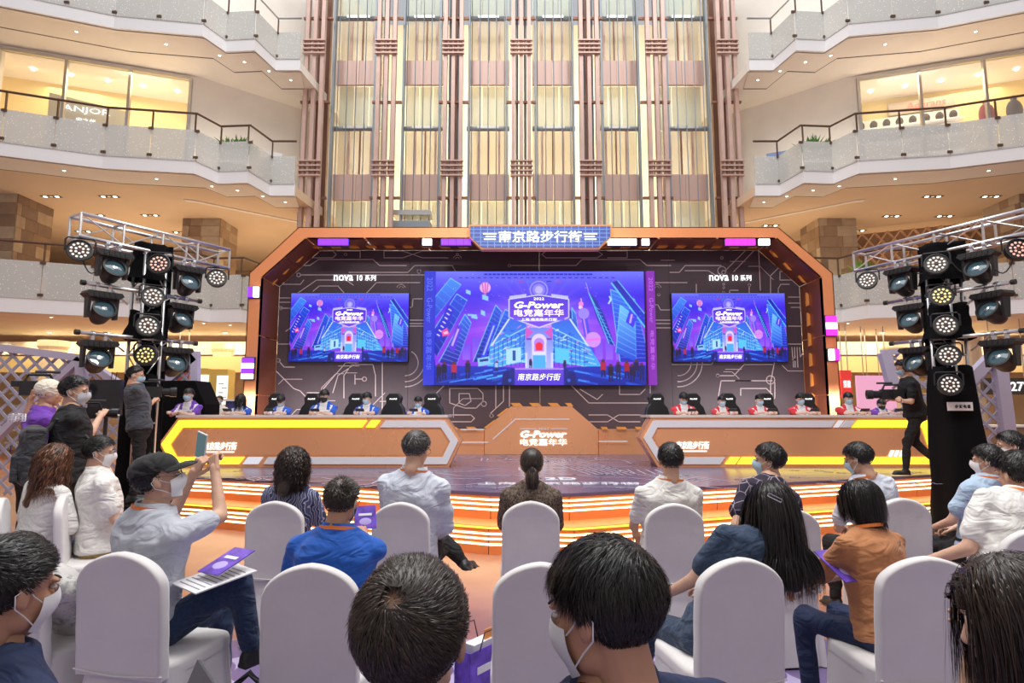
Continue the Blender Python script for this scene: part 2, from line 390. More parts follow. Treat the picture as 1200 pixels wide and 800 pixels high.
# back walls of the galleries, each level
sandy = mat('sand_stone_wall', (.62, .50, .38), .6, noise=(.5, .08))
brownwall = mat('brown_wall', (.36, .24, .15), .55, noise=(.7, .1))
shopwarm = mat('shop_wall', (.90, .74, .46), .6, noise=(.5, .08))
goldwall = mat('golden_shop_wall', (.92, .74, .36), .5, noise=(.4, .06))
for sx, side in ((-1, 'left'), (1, 'right')):
    def X(x): return XC+sx*x
    A = Vector((26, 14.0)); B = Vector((11.0, 19.2)); dd = (B-A).normalized(); Lab = (B-A).length
    def seg(mb, s0, s1, z0, z1, th=.2):
        a = A+dd*s0; b = A+dd*s1
        mb.prism([(X(a.x), a.y, z0), (X(b.x), b.y, z0), (X(b.x), b.y, z1), (X(a.x), a.y, z1)], (0, th, 0))
    w = MB(); seg(w, 0, Lab-5.6, ZB[3], 19); seg(w, Lab-.3, Lab, ZB[3], 19); seg(w, Lab-5.6, Lab-.3, 12.75, 19)
    for (x0, y0), (x1, y1) in zip([(11.0, 19.2), (7.4, 22.2)], [(7.4, 22.2), (6.6, 26)]):
        w.prism([(X(x0), y0, ZB[3]), (X(x1), y1, ZB[3]), (X(x1), y1, 19), (X(x0), y0, 19)], (0, .2, 0))
    struct('wall_%s' % side, w, cream)
    # shop behind the opening: room box, panes, mullions
    nrm = Vector((-dd.y, dd.x)) if dd.x > 0 else Vector((dd.y, -dd.x))
    def q(s_, dpt, z):
        a = A+dd*s_+nrm*dpt*(1 if nrm.y > 0 else -1); return (X(a.x), a.y, z)
    s0, s1 = Lab-5.6, Lab-.3
    rm = MB()
    rm.add([q(s0-1, 1.9, 8.8), q(s1+.6, 1.9, 8.8), q(s1+.6, 1.9, 12.75), q(s0-1, 1.9, 12.75)], [(0, 1, 2, 3)])
    rm.add([q(s0-1, .2, 8.8), q(s0-1, 1.9, 8.8), q(s0-1, 1.9, 12.75), q(s0-1, .2, 12.75)], [(0, 1, 2, 3)])
    rm.add([q(s1+.6, .2, 8.8), q(s1+.6, 1.9, 8.8), q(s1+.6, 1.9, 12.75), q(s1+.6, .2, 12.75)], [(0, 1, 2, 3)])
    struct('wall_%s' % side, rm, goldwall)
    win = sthing('window_1', q(s0, 0, 8.9))
    n = 3
    for i in range(n+1):
        t = s0+(s1-s0)*i/n; a = q(t, -.02, 8.9); MB().beam(a, (a[0], a[1], 12.75), .09, .09).build('mullion', steel, win)
    MB().beam(q(s0, -.02, 12.72), q(s1, -.02, 12.72), .1, .1).build('window_frame', steel, win)
    for i in range(n):
        a = s0+(s1-s0)*i/n+.05; b = s0+(s1-s0)*(i+1)/n-.05
        MB().add([q(a, 0, 8.9), q(b, 0, 8.9), q(b, 0, 12.7), q(a, 0, 12.7)], [(0, 1, 2, 3)]).build('pane', clear_glass, win)
    l = area('shop_light', q((s0+s1)/2, .9, 12.6), 4.5, 85, (1, .84, .52), (0, 0, 0), 1.5)
    for k in range(5):
        c = dup(proto, q(s0+.5+k*1.05, 1.0, 12.7), 0); c.scale = (1.6, 1.6, 1.6)
        tag(c, 'ceiling spotlight inside the golden lit shop on the %s middle gallery' % side, 'downlight', 'spotlights in the %s gallery shop' % side)
    struct('ceiling', MB().add([q(s0-1, .2, 12.74), q(s1+.6, .2, 12.74), q(s1+.6, 1.9, 12.74), q(s0-1, 1.9, 12.74)], [(0, 1, 2, 3)]), cream)
    if sx < 0:
        sg = thing('shop_sign', 'grey shop partition with white lettering behind the left gallery shop glass', 'sign', q(s0+1.0, 1.2, 8.9))
        pts = [q(s0+1.0, 1.0, 8.9), q(s0+3.3, 1.0, 8.9), q(s0+3.3, 1.0, 11.7), q(s0+1.0, 1.0, 12.0)]
        MB().prism(pts, (0, .06, 0)).build('partition', mat('grey_partition', (.42, .38, .30), .6), sg)
        ang = math.atan2(dd.y, -dd.x)
        wall_text('lettering', 'ANJOR', q(s0+2.1, .92, 11.5), 1.35, text_white, sg, rot=(PI/2, 0, ang), height=.26)
        wall_text('lettering', '\u5b89\u4e4b\u4f34', q(s0+2.1, .92, 11.15), .55, text_white, sg, rot=(PI/2, 0, ang))
    else:
        sg = thing('shop_sign', 'red glowing script shop sign inside the right gallery shop', 'sign', q(s0+2.9, 1.7, 12.1))
        ang = math.atan2(-dd.y, -dd.x)
        MB().prism([q(s0+2.0, 1.75, 12.05), q(s0+4.0, 1.75, 12.05), q(s0+4.0, 1.75, 12.5), q(s0+2.0, 1.75, 12.5)], (0, .06, 0)).build('sign_board', mat('sign_board', (.55, .45, .38), .6), sg)
        wall_text('lettering', 'Aderans', q(s0+2.9, 1.66, 12.27), 1.2, glow('red_letters', (1, .12, .08), 2), sg, rot=(PI/2, 0, ang), shear=.2)
        sh = thing('display_shelf', 'white shelves of dark wigs inside the right gallery shop', 'shelf', q(s0+3.6, 1.6, 8.9))
        MB().prism([q(s0+1.9, 1.78, 8.9), q(s0+5.2, 1.78, 8.9), q(s0+5.2, 1.78, 12.0), q(s0+1.9, 1.78, 12.0)], (0, .05, 0)).build('back_panel', white_paint, sh)
        for z in (10.4, 10.95, 11.5):
            MB().prism([q(s0+1.9, 1.4, z), q(s0+5.2, 1.4, z), q(s0+5.2, 1.75, z), q(s0+1.9, 1.75, z)], (0, 0, .04)).build('shelf_board', white_paint, sh)
        for z in (10.99, 11.54):
            for j in range(8):
                t = s0+2.15+j*.40
                w_ = MB().ell(q(t, 1.56, z+.16), (.12, .12, .16), 10, 7).build('wig', mat('dark_wig', (.05, .03, .025), .7), smooth=True)
                tag(w_, 'dark wig displayed on the white shelves of the right gallery shop', 'wig', 'dark wigs on the gallery shop shelves')
        for j, cc in enumerate(((.30, .03, .04), (.08, .06, .08))):
            t = s0+1.45-j*.75
            c0 = q(t, .9, 11.25); g = MB(); g.ell((c0[0], c0[1], c0[2]), (.26, .15, .40), 12, 8); g.tube((c0[0], c0[1], 8.85), (c0[0], c0[1], 11.0), .03); g.lathe([(.001, 0), (.2, 0), (.2, .04), (.001, .05)], c=(c0[0], c0[1], 8.84), n=14)
            g.ell((c0[0], c0[1], c0[2]+.42), (.09, .09, .11), 10, 6)
            tag(g.build('garment', mat('garment%d' % j, cc, .8), smooth=True), ('dark red' if j == 0 else 'charcoal')+' garment on a stand at the right gallery shop window', 'garment')
    # ground and second level rooms
    # white promo banner / planter on the middle gallery
    plc = Vector((X(9.6), 18.9, ZB[3]+.33))
    pt = thing('potted_plant', 'bushy green plant in a white planter on the middle %s gallery' % side, 'plant', plc)
    MB().box((plc.x, plc.y, plc.z+.62), (.8, .5, 1.2)).build('planter', white_paint, pt)
    lf = MB()
    for k in range(220):
        a = random.random()*2*PI; e = random.uniform(.1, 1.3); L = random.uniform(.35, .7)
        d = Vector((math.cos(a)*math.cos(e), math.sin(a)*math.cos(e), math.sin(e))); b0 = plc+Vector((random.uniform(-.3, .3), random.uniform(-.15, .15), 1.2))
        sd_ = d.cross(Vector((0, 0, 1))).normalized()*.045
        m_ = b0+d*L*.5; e_ = b0+d*L+Vector((0, 0, -.1)); lf.add([b0, m_+sd_, e_, m_-sd_], [(0, 1, 2, 3)])
    lf.build('foliage', mat('plant_leaf', (.12, .28, .08), .5), pt)
    bn = MB().prism([(X(8.6), 18.75, 9.0), (X(8.05), 19.0, 9.0), (X(8.05), 19.0, 10.05), (X(8.6), 18.75, 10.05)], (0, .05, 0))
    tag(bn.build('notice_board', white_paint if sx < 0 else mat('blue_notice', (.25, .35, .6), .5)), '%s notice board behind the middle %s gallery rail' % ('white' if sx < 0 else 'blue', side), 'board')
    w = MB().box((X(20), 29.5, 6.8), (28, .3, 4.4)); struct('wall_%s' % side, w, brownwall)
    w = MB().box((X(18), 24.5, 2.2), (22.5, .3, 4.4)); struct('wall_%s' % side, w, shopwarm)
    w = MB().box((X(17.5), 21.0, 3.75), (21.4, .25, .45)); struct('trim_%d' % (50+(sx > 0)), w, cream)
    for k in range(6):
        c = dup(proto, (X(8.2+k*2.0), 20.2, ZB[2]-.001+.03), 0); c.scale = (2, 2, 2)
        tag(c, 'bright wash spotlight grazing the ground floor bulkhead on the %s' % side, 'downlight', 'wash spotlights over the %s ground floor shops' % side)
        l = bpy.data.lights.new('wash', 'SPOT'); l.energy = 35; l.color = (1, .88, .66); l.spot_size = 1.6; l.spot_blend = .8; l.shadow_soft_size = .08
        lo = bpy.data.objects.new('wash', l); C.objects.link(lo); lo.location = (X(8.2+k*2.0), 20.6, 4.12); lo.rotation_euler = (.15, 0, 0)
    w = MB().box((X(28), 8, 10), (.3, 44, 20)); struct('wall_%s' % side, w, cream)
    w = MB().box((X(17), 16, ZB[3]+.46), (20, .01, .01))
    # marble block pillars standing in the second gallery
    for (pxa, pyt, Y, wd) in ((245 if sx < 0 else 972, 246, 21.8, 1.35), (10 if sx < 0 else 1205, 246, 19.4, 1.5)):
        base = P(pxa, 300, Y); pil = sthing('pillar', (base.x, Y, ZB[2]+.45))
        MB().box((base.x, Y, 6.5), (wd-.06, wd-.06, 4.0)).build('core', dark_line, pil)
        z = ZB[2]+.45; r = 0
        while z < 8.4:
            hh = .40; o_ = (r % 2)*.22
            for f in range(2):
                n = 3; xs = sorted([-wd/2, wd/2]+[-wd/2+wd*(k+.5+o_)/n+random.uniform(-.1, .1) for k in range(n-1)])
                for a, b in zip(xs[:-1], xs[1:]):
                    m_ = random.choice(MARB)
                    if f == 0: bx = MB().box((base.x+(a+b)/2, Y-wd/2+random.uniform(0, .02), z+hh/2), (b-a-.008, .06, hh-.008))
                    else: bx = MB().box((base.x-sx*wd/2, Y+(a+b)/2, z+hh/2), (.06, b-a-.008, hh-.008))
                    bx.build('stone', m_, pil)
            z += hh; r += 1
struct('wall_rear', MB().box((0, -13, 10), (56, .3, 20)), cream)
struct('wall_front', MB().box((XC, 27, 10), (16, .3, 20)), mat('elevator_hall_wall', (.90, .80, .58), .5, noise=(.6, .1)))
for z in (3, 7.5, 12, 16.5):
    area('lift_hall_glow', (XC, 23.6, z), 13, 330, (1, .90, .70), (PI/2, 0, 0), 1.2)

# woven brown lattice wall on the right, second gallery (and dark diamonds on the left)
lw = thing('lattice_wall', 'brown woven diamond lattice wall behind the lowest gallery on the right', 'wall panel', P(1000, 300, 23))
a = P(925, 300, 23.4); b = P(1260, 300, 19.8); dv = (b-a); dv.z = 0; L = dv.length; dv.normalize()
MB().prism([(a.x, a.y, 4.7), (b.x, b.y, 4.7), (b.x, b.y, 8.3), (a.x, a.y, 8.3)], (0, .1, 0)).build('backing', mat('lattice_backing', (.32, .17, .09), .6), lw)
bars = MB(); lat = mat('lattice_strip', (.62, .38, .22), .5)
st = .42; k = -8
nv = Vector((0, -.05, 0))
while k*st < L+1:
    for sgn in (1, -1):
        t0 = k*st; z0, z1 = 4.7, 8.3; dt = (z1-z0)*.7
        ta, tb = (t0, t0+dt) if sgn > 0 else (t0+dt, t0)
        za, zb_ = z0, z1
        if min(ta, tb) < 0 or max(ta, tb) > L: k += 0; 
        if max(ta, tb) <= L and min(ta, tb) >= 0:
            pa = a+dv*ta; pb = a+dv*tb; bars.beam((pa.x, pa.y-.04, za), (pb.x, pb.y-.04, zb_), .05, .1, up=(0, 1, 0))
    k += 1
bars.build('lattice_strips', lat, lw, kind='stuff')
pv = P(1010, 300, 20.2); pt = thing('potted_plant', 'bright green fern in a tall white planter by the lowest right gallery rail', 'plant', (pv.x, 20.2, ZB[2]+.33))
MB().box((pv.x, 20.2, ZB[2]+1.135), (.6, .5, 1.6)).build('planter', white_paint, pt); lf = MB()
for k in range(200):
    a_ = random.random()*2*PI; e = random.uniform(.1, 1.3); L_ = random.uniform(.35, .8)
    d = Vector((math.cos(a_)*math.cos(e), math.sin(a_)*math.cos(e), math.sin(e))); b0 = Vector((pv.x, 20.2, 6.15)); sd_ = d.cross(Vector((0, 0, 1))).normalized()*.04
    m_ = b0+d*L_*.5; e_ = b0+d*L_; lf.add([b0, m_+sd_, e_, m_-sd_], [(0, 1, 2, 3)])
lf.build('foliage', mat('fern_leaf', (.18, .42, .07), .5), pt)
for i, (px, w_) in enumerate(((50, .95), (165, .8), (20, 1.0))):
    c_ = P(px, 300, 24)
    if i < 2:
        t_ = thing('stone_panel', ('wider' if i == 0 else 'narrower')+' dark brown carved panel behind the lowest left gallery', 'wall panel', (c_.x, 24, 4.65))
        MB().box((c_.x, 24, ZB[2]+1.49), (w_*3, .2, 2.3)).build('panel', mat('carved_panel', (.22, .13, .09), .5), t_)
        for j in range(4):
            x = c_.x+(j-1.5)*w_*.7; MB().prism([(x-.35, 23.88, 5.9), (x, 23.88, 5.5), (x+.35, 23.88, 5.9), (x, 23.88, 6.3)], (0, -.05, 0)).build('diamond', mat('panel_diamond', (.10, .06, .05), .4), t_)
for ch in list(proto.children)+list(tri.children)+[proto, tri]: bpy.data.objects.remove(ch)

# =================================================================== SETTING: lift bank with bundled posts
def zat(py, Y): return P(600, py, Y).z
bank_px = (364, 450, 530, 611, 692, 772, 857)
YB = 20.0
z_lo = 4.0; z_hi = 17.5
for i, px in enumerate(bank_px):
    x = P(px, 200, YB).x
    cg = sthing('column', (x, YB, 0))
    for k in (-1, 0, 1):
        MB().box((x+k*.28, YB, (z_lo+z_hi)/2), (.13, .2, z_hi-z_lo)).build('post', pinkpost, cg)
    MB().box((x, YB+.95, (z_lo+z_hi)/2), (.5, .2, z_hi-z_lo)).build('backing', pinkdark, cg) if i in (0, 2, 4, 6) else None
    for k in (-.5, .5):
        MB().tube((x+k*.3, YB+.35, z_lo), (x+k*.3, YB+.35, z_hi), .05, 8).build('steel_tube', bluesteel, cg)
    for k in (-1, 1):
        MB().box((x+k*.52, YB+.55, (z_lo+z_hi)/2), (.07, .25, z_hi-z_lo)).build('rail', bluesteel, cg)
    for py0, py1 in ((48, 63), (189, 206)):
        z1, z0 = zat(py0, YB-.1), zat(py1, YB-.1)
        for j in range(4):
            z = z0+(z1-z0)*j/3; MB().box((x, YB-.14, z), (.78, .12, .05)).build('cross_plate', pinkpost, cg)
        for j in range(5):
            MB().box((x-.34+j*.17, YB-.12, (z0+z1)/2), (.045, .1, z1-z0)).build('cross_plate', pinkdark, cg)
    for py in (22, 232, 120):
        z = zat(py, YB+.2); MB().box((x, YB+.2, z), (1.05, .1, .08)).build('tie_bar', pinkdark, cg)
goldpane = mat('golden_glass', (.95, .84, .60), .12, spec=.6, alpha=.5)
palepane = mat('pale_green_glass', (.72, .80, .66), .1, spec=.7, alpha=.5)
wn = 0
for i in range(6):
    x0 = P(bank_px[i], 200, YB).x+.42; x1 = P(bank_px[i+1], 200, YB).x-.42; xm = (x0+x1)/2; wdt = x1-x0
    wn += 1; bay = sthing('window_%d' % (wn+10), (xm, 21.5, z_lo))
    for py0, py1 in ((72, 100), (205, 235), (-70, -40)):
        z1, z0 = zat(py0, 21.2), zat(py1, 21.2)
        for h in range(2): MB().box((x0+wdt*(h+.5)/2, 21.2, (z0+z1)/2), (wdt/2-.015, .12, z1-z0)).build('panel', pinkpanel, bay)
    for py in (22, 151):
        z = zat(py, 20.9); MB().tube((x0, 20.9, z), (x1, 20.9, z), .09, 8).build('beam', bluesteel, bay)
        MB().box((xm, 20.85, z+.02), (wdt*.5, .12, .1)).build('bracket', steel, bay)
    # levels: pairs of door leaves with pink jambs
    for zt, zb_ in ((zat(24, 21.5), zat(72, 21.5)), (zat(153, 21.5), zat(205, 21.5))):
        for j in range(4):
            xx = x0+wdt*(j+.5)/4; MB().box((xx, 21.6, (zt+zb_)/2), (wdt/4-.06, .04, zt-zb_)).build('door_leaf', goldpane, bay)
        for j in (1, 2, 3): MB().box((x0+wdt*j/4, 21.55, (zt+zb_)/2), (.07 if j != 2 else .05, .1, zt-zb_)).build('jamb', pinkpost if j != 2 else pinkdark, bay)
    for zt, zb_ in ((zat(-40, 21.5), zat(22, 21.5)), (zat(100, 21.5), zat(151, 21.5)), (zat(235, 21.5), z_lo)):
        for j in range(3):
            xx = x0+wdt*(j+.5)/3; MB().box((xx, 21.62, (zt+zb_)/2), (wdt/3-.03, .03, zt-zb_)).build('pane', palepane, bay)
    for j in range(5):
        xx = x0+wdt*(j+.6)/5.2; MB().tube((xx, 20.75, z_lo), (xx, 20.75, z_hi), .018, 6).build('cable', bluesteel, bay)
lc = thing('lift_car', 'grey roof of a lift car with handrails between the second and third posts', 'lift', P(484, 262, 20.7))
c_ = P(484, 255, 20.7); MB().box((c_.x, 20.7, c_.z+.1), (1.35, .6, .18)).build('car_roof', steel, lc)
MB().box((c_.x, 20.7, c_.z-.35), (1.3, .6, .3)).build('car_body', bluesteel, lc)
for k in (-1, 1): MB().tube((c_.x-.62, 20.5, c_.z-.2*k-.1), (c_.x+.62, 20.5, c_.z-.2*k-.1), .03).build('handrail', steel, lc)
# =================================================================== STAGE
SH = .62; ST1 = .31
stage_print = mat('stage_top_print', (.13, .11, .20), .22, spec=.6, noise=(.5, .2))
floor_line = mat('stage_line_print', (.55, .50, .62), .3)
step_front = copper_mat('orange_step_front', (.95, .36, .12), .3)
edge = [PZ(px, py, SH) for px, py in ((150, 555), (250, 559), (420, 568), (575, 577), (667, 578), (840, 569), (1000, 561), (1140, 553))]
edge = [(p.x, p.y) for p in edge]
stg = thing('stage', 'wide two-step stage with plum circuit-print top and glowing orange steps', 'stage', (0.4, 10, 0))
BK = 14.6
MB().prism([(x, y, SH-.04) for x, y in edge]+[(edge[-1][0], BK, SH-.04), (edge[0][0], BK, SH-.04)], (0, 0, .04)).build('stage_top', stage_print, stg)
TR = .42
low = [(x*(1+.02), y-TR) for x, y in edge]
MB().prism([(x, y, ST1-.03) for x, y in low]+[(low[-1][0], BK, ST1-.03), (low[0][0], BK, ST1-.03)], (0, 0, .03)).build('step_tread', step_front, stg)
for pl, z0, z1, nm in ((edge, ST1, SH-.04, 'riser'), (low, 0, ST1-.03, 'riser')):
    for a, b in zip(pl[:-1], pl[1:]):
        m = 2
        for i in range(m):
            p = Vector(a)+(Vector(b)-Vector(a))*(i/m); q_ = Vector(a)+(Vector(b)-Vector(a))*((i+1)/m); e = (q_-p).normalized()*.004
            MB().prism([(p.x+e.x, p.y+.01, z0), (q_.x-e.x, q_.y+.01, z0), (q_.x-e.x, q_.y+.01, z1), (p.x+e.x, p.y+.01, z1)], (0, .05, 0)).build(nm, step_front, stg)
        for dz in (.085, .14, .2):
            zt = (SH if z1 > .4 else ST1)-dz
            MB().prism([(a[0], a[1], zt-.009), (b[0], b[1], zt-.009), (b[0], b[1], zt+.009), (a[0], a[1], zt+.009)], (0, .02, 0)).build('led_strip', led_warm, stg)
    for sx, k in ((-1, 0), (1, -1)):
        MB().prism([(pl[k][0], pl[k][1]+.02, z0), (pl[k][0], BK, z0), (pl[k][0], BK, z1), (pl[k][0], pl[k][1]+.02, z1)], (-sx*.05, 0, 0)).build('side_panel', step_front, stg)
for a, b in zip(low[:-1], low[1:]):
    MB().prism([(a[0], a[1], ST1-.028), (b[0], b[1], ST1-.028), (b[0], b[1], ST1-.008), (a[0], a[1], ST1-.008)], (0, -.012, 0)).build('edge_reflection', glow('edge_yellow', (1, .55, .05), 2.5), stg)  # glowing band added for the yellow reflection along the lower tread edge

# ---- printed line art: polylines as thin raised ribbons
def ribbon(mb, pts, w, nrm):
    pts = [Vector(p) for p in pts]; nrm = Vector(nrm)
    for a, b in zip(pts[:-1], pts[1:]):
        d = (b-a)
        if d.length < 1e-4: continue
        d.normalize(); s_ = d.cross(nrm)*w/2
        mb.add([a-s_-d*w*.4, b-s_+d*w*.4, b+s_+d*w*.4, a+s_-d*w*.4], [(0, 1, 2, 3)])
def circ_pts(c, r, a0=0, a1=360, n=14):
    return [(c[0]+r*math.cos(math.radians(a0+(a1-a0)*i/n)), c[1]+r*math.sin(math.radians(a0+(a1-a0)*i/n))) for i in range(n+1)]
def circuit(rng, x0, y0, x1, y1, L, blocked):
    """one octilinear track with a ring at its end, in 2-D"""
    x, y = rng.uniform(x0, x1), rng.uniform(y0, y1); d = rng.choice([0, 4]); pts = [(x, y)]
    for _ in range(rng.randint(1, 4)):
        l = rng.uniform(.3, 1)*L; a = d*PI/4; nx, ny = x+l*math.cos(a), y+l*math.sin(a)
        if not (x0 < nx < x1 and y0 < ny < y1) or any(bx0 < nx < bx1 and by0 < ny < by1 or bx0 < (x+nx)/2 < bx1 and by0 < (y+ny)/2 < by1 for bx0, by0, bx1, by1 in blocked): break
        x, y = nx, ny; pts.append((x, y)); d = (d+rng.choice([-1, 1])) % 8
    return pts if len(pts) > 1 else None
r_ = random.Random(11); art = MB()
def fl(pts, w=.03): ribbon(art, [(x, y, SH+.003) for x, y in pts], w, (0, 0, 1))
for k in range(120):
    t = circuit(r_, -5.5, 7.6, 6.5, 12.9, .8, [(-4.9, 9.9, -.6, 11), (1.9, 9.9, 7.4, 11)])
    if t:
        fl(t)
        if r_.random() < .6: fl(circ_pts(t[-1], .06, n=8))
for k in range(7): fl([(1.2+k*.12, 9.2), (0.5+k*.12, 12.4)])
for k in range(5): fl([(2.4+k*.15, 8.4), (1.9+k*.15, 9.3), (1.9+k*.15, 10.0)])
art.build('line_print', floor_line, stg, kind='stuff')
def floor_text(body, px, py, w, h, **kw):
    c = PZ(px, py, SH+.002); me_o = wall_text('lettering', body, (c.x, c.y, SH+.004), w, print_white, stg, rot=(0, 0, 0), height=h, **kw); return me_o
floor_text('上海·南京路步行街', 655, 566.5, 2.15, .2)
floor_text('2D', 657, 561, .45, .28, bold=.02)

# ---- backdrop inside an orange octagonal arch
YW = 14.0; YF = 13.0
def pw(x, y, Y=YW): return P(x, y, Y)
bd = thing('stage_backdrop', 'dark plum backdrop printed with pale circuit lines behind the stage', 'backdrop', (0.4, YW, SH))
inner = [(299, 534), (306, 325), (359, 279.5), (910, 279.5), (961, 325), (975, 534)]
outer = [(272, 536), (292, 320), (350, 266), (912, 266), (976, 320), (996, 536)]
def wpoly(pts, Y): return [P(x, y, Y) for x, y in pts]
inn = wpoly(inner, YF); ou = wpoly(outer, YF)
xl, xr = (inn[0].x+inn[1].x)/2, (inn[4].x+inn[5].x)/2
inn[0].x = inn[1].x = xl; inn[4].x = inn[5].x = xr; ou[0].x = ou[1].x; ou[5].x = ou[4].x
inn[0].z = inn[5].z = ou[0].z = ou[5].z = SH
W_ = [Vector((p.x, YW, p.z)) for p in inn]
# wall panels in four upright sheets
xs = [xl, xl+(xr-xl)*.25, (xl+xr)/2, xl+(xr-xl)*.75, xr]
def top_at(x):
    for a, b in zip(W_[1:4], W_[2:5]):
        if a.x <= x <= b.x and b.x > a.x: return a.z+(b.z-a.z)*(x-a.x)/(b.x-a.x)
    return W_[1].z
for a, b in zip(xs[:-1], xs[1:]):
    brk = [a+.003]+[p.x for p in W_[1:5] if a < p.x < b]+[b-.003]
    poly = [(brk[0], YW, SH), (brk[-1], YW, SH)]+[(x, YW, top_at(min(max(x, xl+1e-4), xr-1e-4))) for x in reversed(brk)]
    MB().prism(poly, (0, .08, 0)).build('wall_panel', plum, bd)
art = MB(); NY = (0, -1, 0)
def wl(pts, w=.02): ribbon(art, [tuple(P(x, y, YW-.004)) for x, y in pts], w, NY)
hand = [
 [(347, 311), (363, 311), (373, 304), (437, 304), (445, 311), (476, 311)], [(409, 319), (478, 319), (486, 311), (530, 311), (534, 318)],
 [(352, 322), (497, 322)], [(324, 333), (352, 333), (356, 328)], [(345, 346), (371, 328), (406, 328), (414, 334)], [(427, 346), (441, 331), (492, 331)],
 [(367, 341), (374, 335), (396, 335), (404, 344)], [(318, 349), (343, 349)], [(318, 354), (343, 354)], [(322, 361), (341, 361)],
 [(478, 360), (483, 360), (484, 350), (495, 350)], [(478, 375), (496, 375)], [(478, 382), (496, 382)], [(478, 379), (496, 379)],
 [(320, 403), (340, 403)], [(335, 388), (342, 383)], [(327, 423), (333, 430), (345, 430)], [(313, 433), (322, 433), (344, 455), (352, 458), (372, 480)],
 [(361, 294), (390, 294), (394, 298), (390, 302), (361, 302)], [(395, 294), (422, 294), (422, 302)], [(450, 302), (450, 294), (472, 294), (495, 302), (525, 302)], [(450, 302), (472, 302), (495, 294), (540, 294)],
 [(360, 460), (375, 460), (405, 425), (420, 425)], [(403, 466), (403, 440), (412, 427), (437, 427), (440, 440), (440, 464)], [(416, 439), (416, 450)], [(416, 444), (425, 444)],
 [(448, 425), (448, 500)], [(390, 460), (396, 440), (418, 425)], [(640, 294), (700, 294), (706, 298), (700, 302), (640, 302), (635, 298), (640, 294)], [(712, 302), (735, 302), (735, 294), (712, 294)],
 [(598, 311), (675, 311), (682, 304), (750, 304), (758, 311), (786, 311)], [(785, 319), (796, 319), (803, 311), (845, 311)], [(803, 317), (830, 317), (838, 322)],
 [(875, 292), (855, 312), (850, 317)], [(885, 292), (860, 318)], [(889, 292), (891, 340)], [(768, 331), (805, 331)], [(767, 357), (771, 357), (774, 363), (786, 363)],
 [(768, 375), (787, 375)], [(768, 379), (787, 379)], [(768, 384), (787, 384)], [(816, 333), (816, 344)], [(855, 345), (855, 340), (865, 340)], [(878, 336), (878, 344)],
 [(925, 333), (915, 333), (912, 338), (912, 344)], [(903, 348), (903, 323), (918, 308)], [(914, 318), (930, 318), (930, 328), (914, 328), (914, 318)], [(924, 348), (944, 348)], [(924, 355), (944, 355)],
 [(927, 360), (937, 360)], [(924, 382), (946, 382)], [(924, 403), (950, 403)], [(788, 427), (834, 427), (838, 420)], [(843, 440), (860, 440), (872, 427), (905, 427)], [(842, 464), (845, 446), (905, 446)],
 [(862, 446), (880, 446)], [(868, 463), (868, 455), (898, 455), (905, 462)], [(908, 448), (908, 466), (900, 474)], [(908, 422), (903, 448), (903, 480)],
 [(928, 407), (930, 430)], [(931, 407), (932, 430)], [(934, 407), (935, 430)], [(937, 407), (938, 418), (944, 408)],
 [(527, 455), (560, 455), (566, 461), (566, 470), (558, 478), (545, 478), (527, 472), (527, 455)], [(538, 461), (550, 461), (552, 470), (545, 475), (538, 472), (538, 461)],
 [(581, 452), (581, 478)], [(590, 452), (590, 470), (575, 484)], [(597, 452), (597, 476)], [(527, 486), (552, 486), (556, 490), (552, 494), (527, 494)], [(670, 452), (690, 472), (760, 472)], [(680, 456), (700, 468), (706, 462)],
 [(726, 452), (726, 462), (750, 462), (756, 456)], [(762, 452), (762, 466)], [(690, 486), (712, 486), (725, 494), (750, 494)], [(690, 494), (712, 494), (725, 486), (750, 486)], [(520, 452), (510, 462), (505, 480), (490, 486)],
]
for h in hand: wl(h)
for c, r in (((350, 322), 2.2), ((329, 361), 2), ((326, 422), 2.2), ((427, 444), 2.5), ((405, 298), 1.5), ((491, 318), 2.2), ((848, 319), 2.2), ((846, 317), 5), ((903, 445), 5), ((841, 440), 1.8), ((878, 334), 1.6), ((915, 311), 1.6),
             ((939, 360), 2), ((930, 421), 1.8), ((846, 302), 1.5), ((762, 468), 3), ((567, 473), 3), ((576, 487), 2), ((772, 345), 1.5), ((848, 333), 1.2), ((848, 337), 1.2), ((848, 342), 1.2), ((536, 298), 1.3), ((597, 311), 1.6)):
    wl(circ_pts(c, r, n=10))
for c in ((475, 425), (795, 425)):
    for r in (15, 22, 28): wl(circ_pts(c, r, 0, 92 if c[0] > 500 else 90, 14), .022)
    wl(circ_pts(c, 15, -60, 0, 6))
for k in range(40):
    t = circuit(r_, 318, 300, 945, 498, 26, [(335, 340, 482, 428), (490, 315, 775, 455), (782, 340, 930, 428), (385, 318, 438, 334), (825, 318, 878, 334), (560, 468, 705, 505)])
    if t: wl(t, .014)
for c in ((536, 304), (770, 338), (470, 338)):
    for r in (2.5, 5): wl(circ_pts(c, r, 200, 340, 6), .016)
art.build('line_print', plum_line, bd, kind='stuff')
for cx, cy in ((412, 325.5), (852, 325.5)):
    s_ = thing('illuminated_sign', 'glowing white letters above the %s side screen' % ('left' if cx < 600 else 'right'), 'sign', tuple(P(cx, cy, YW)))
    wall_text('lettering', 'nova', P(cx-9.5, cy, YW-.03), 23*YW/FOC, text_white, s_, bold=.012, height=7*YW/FOC)
    wall_text('lettering', '10', P(cx+9.6, cy, YW-.03), 6.5*YW/FOC, text_white, s_, bold=.012, height=7*YW/FOC)
    wall_text('lettering', '系列', P(cx+22, cy, YW-.03), 13*YW/FOC, text_white, s_, bold=.005, height=7*YW/FOC)
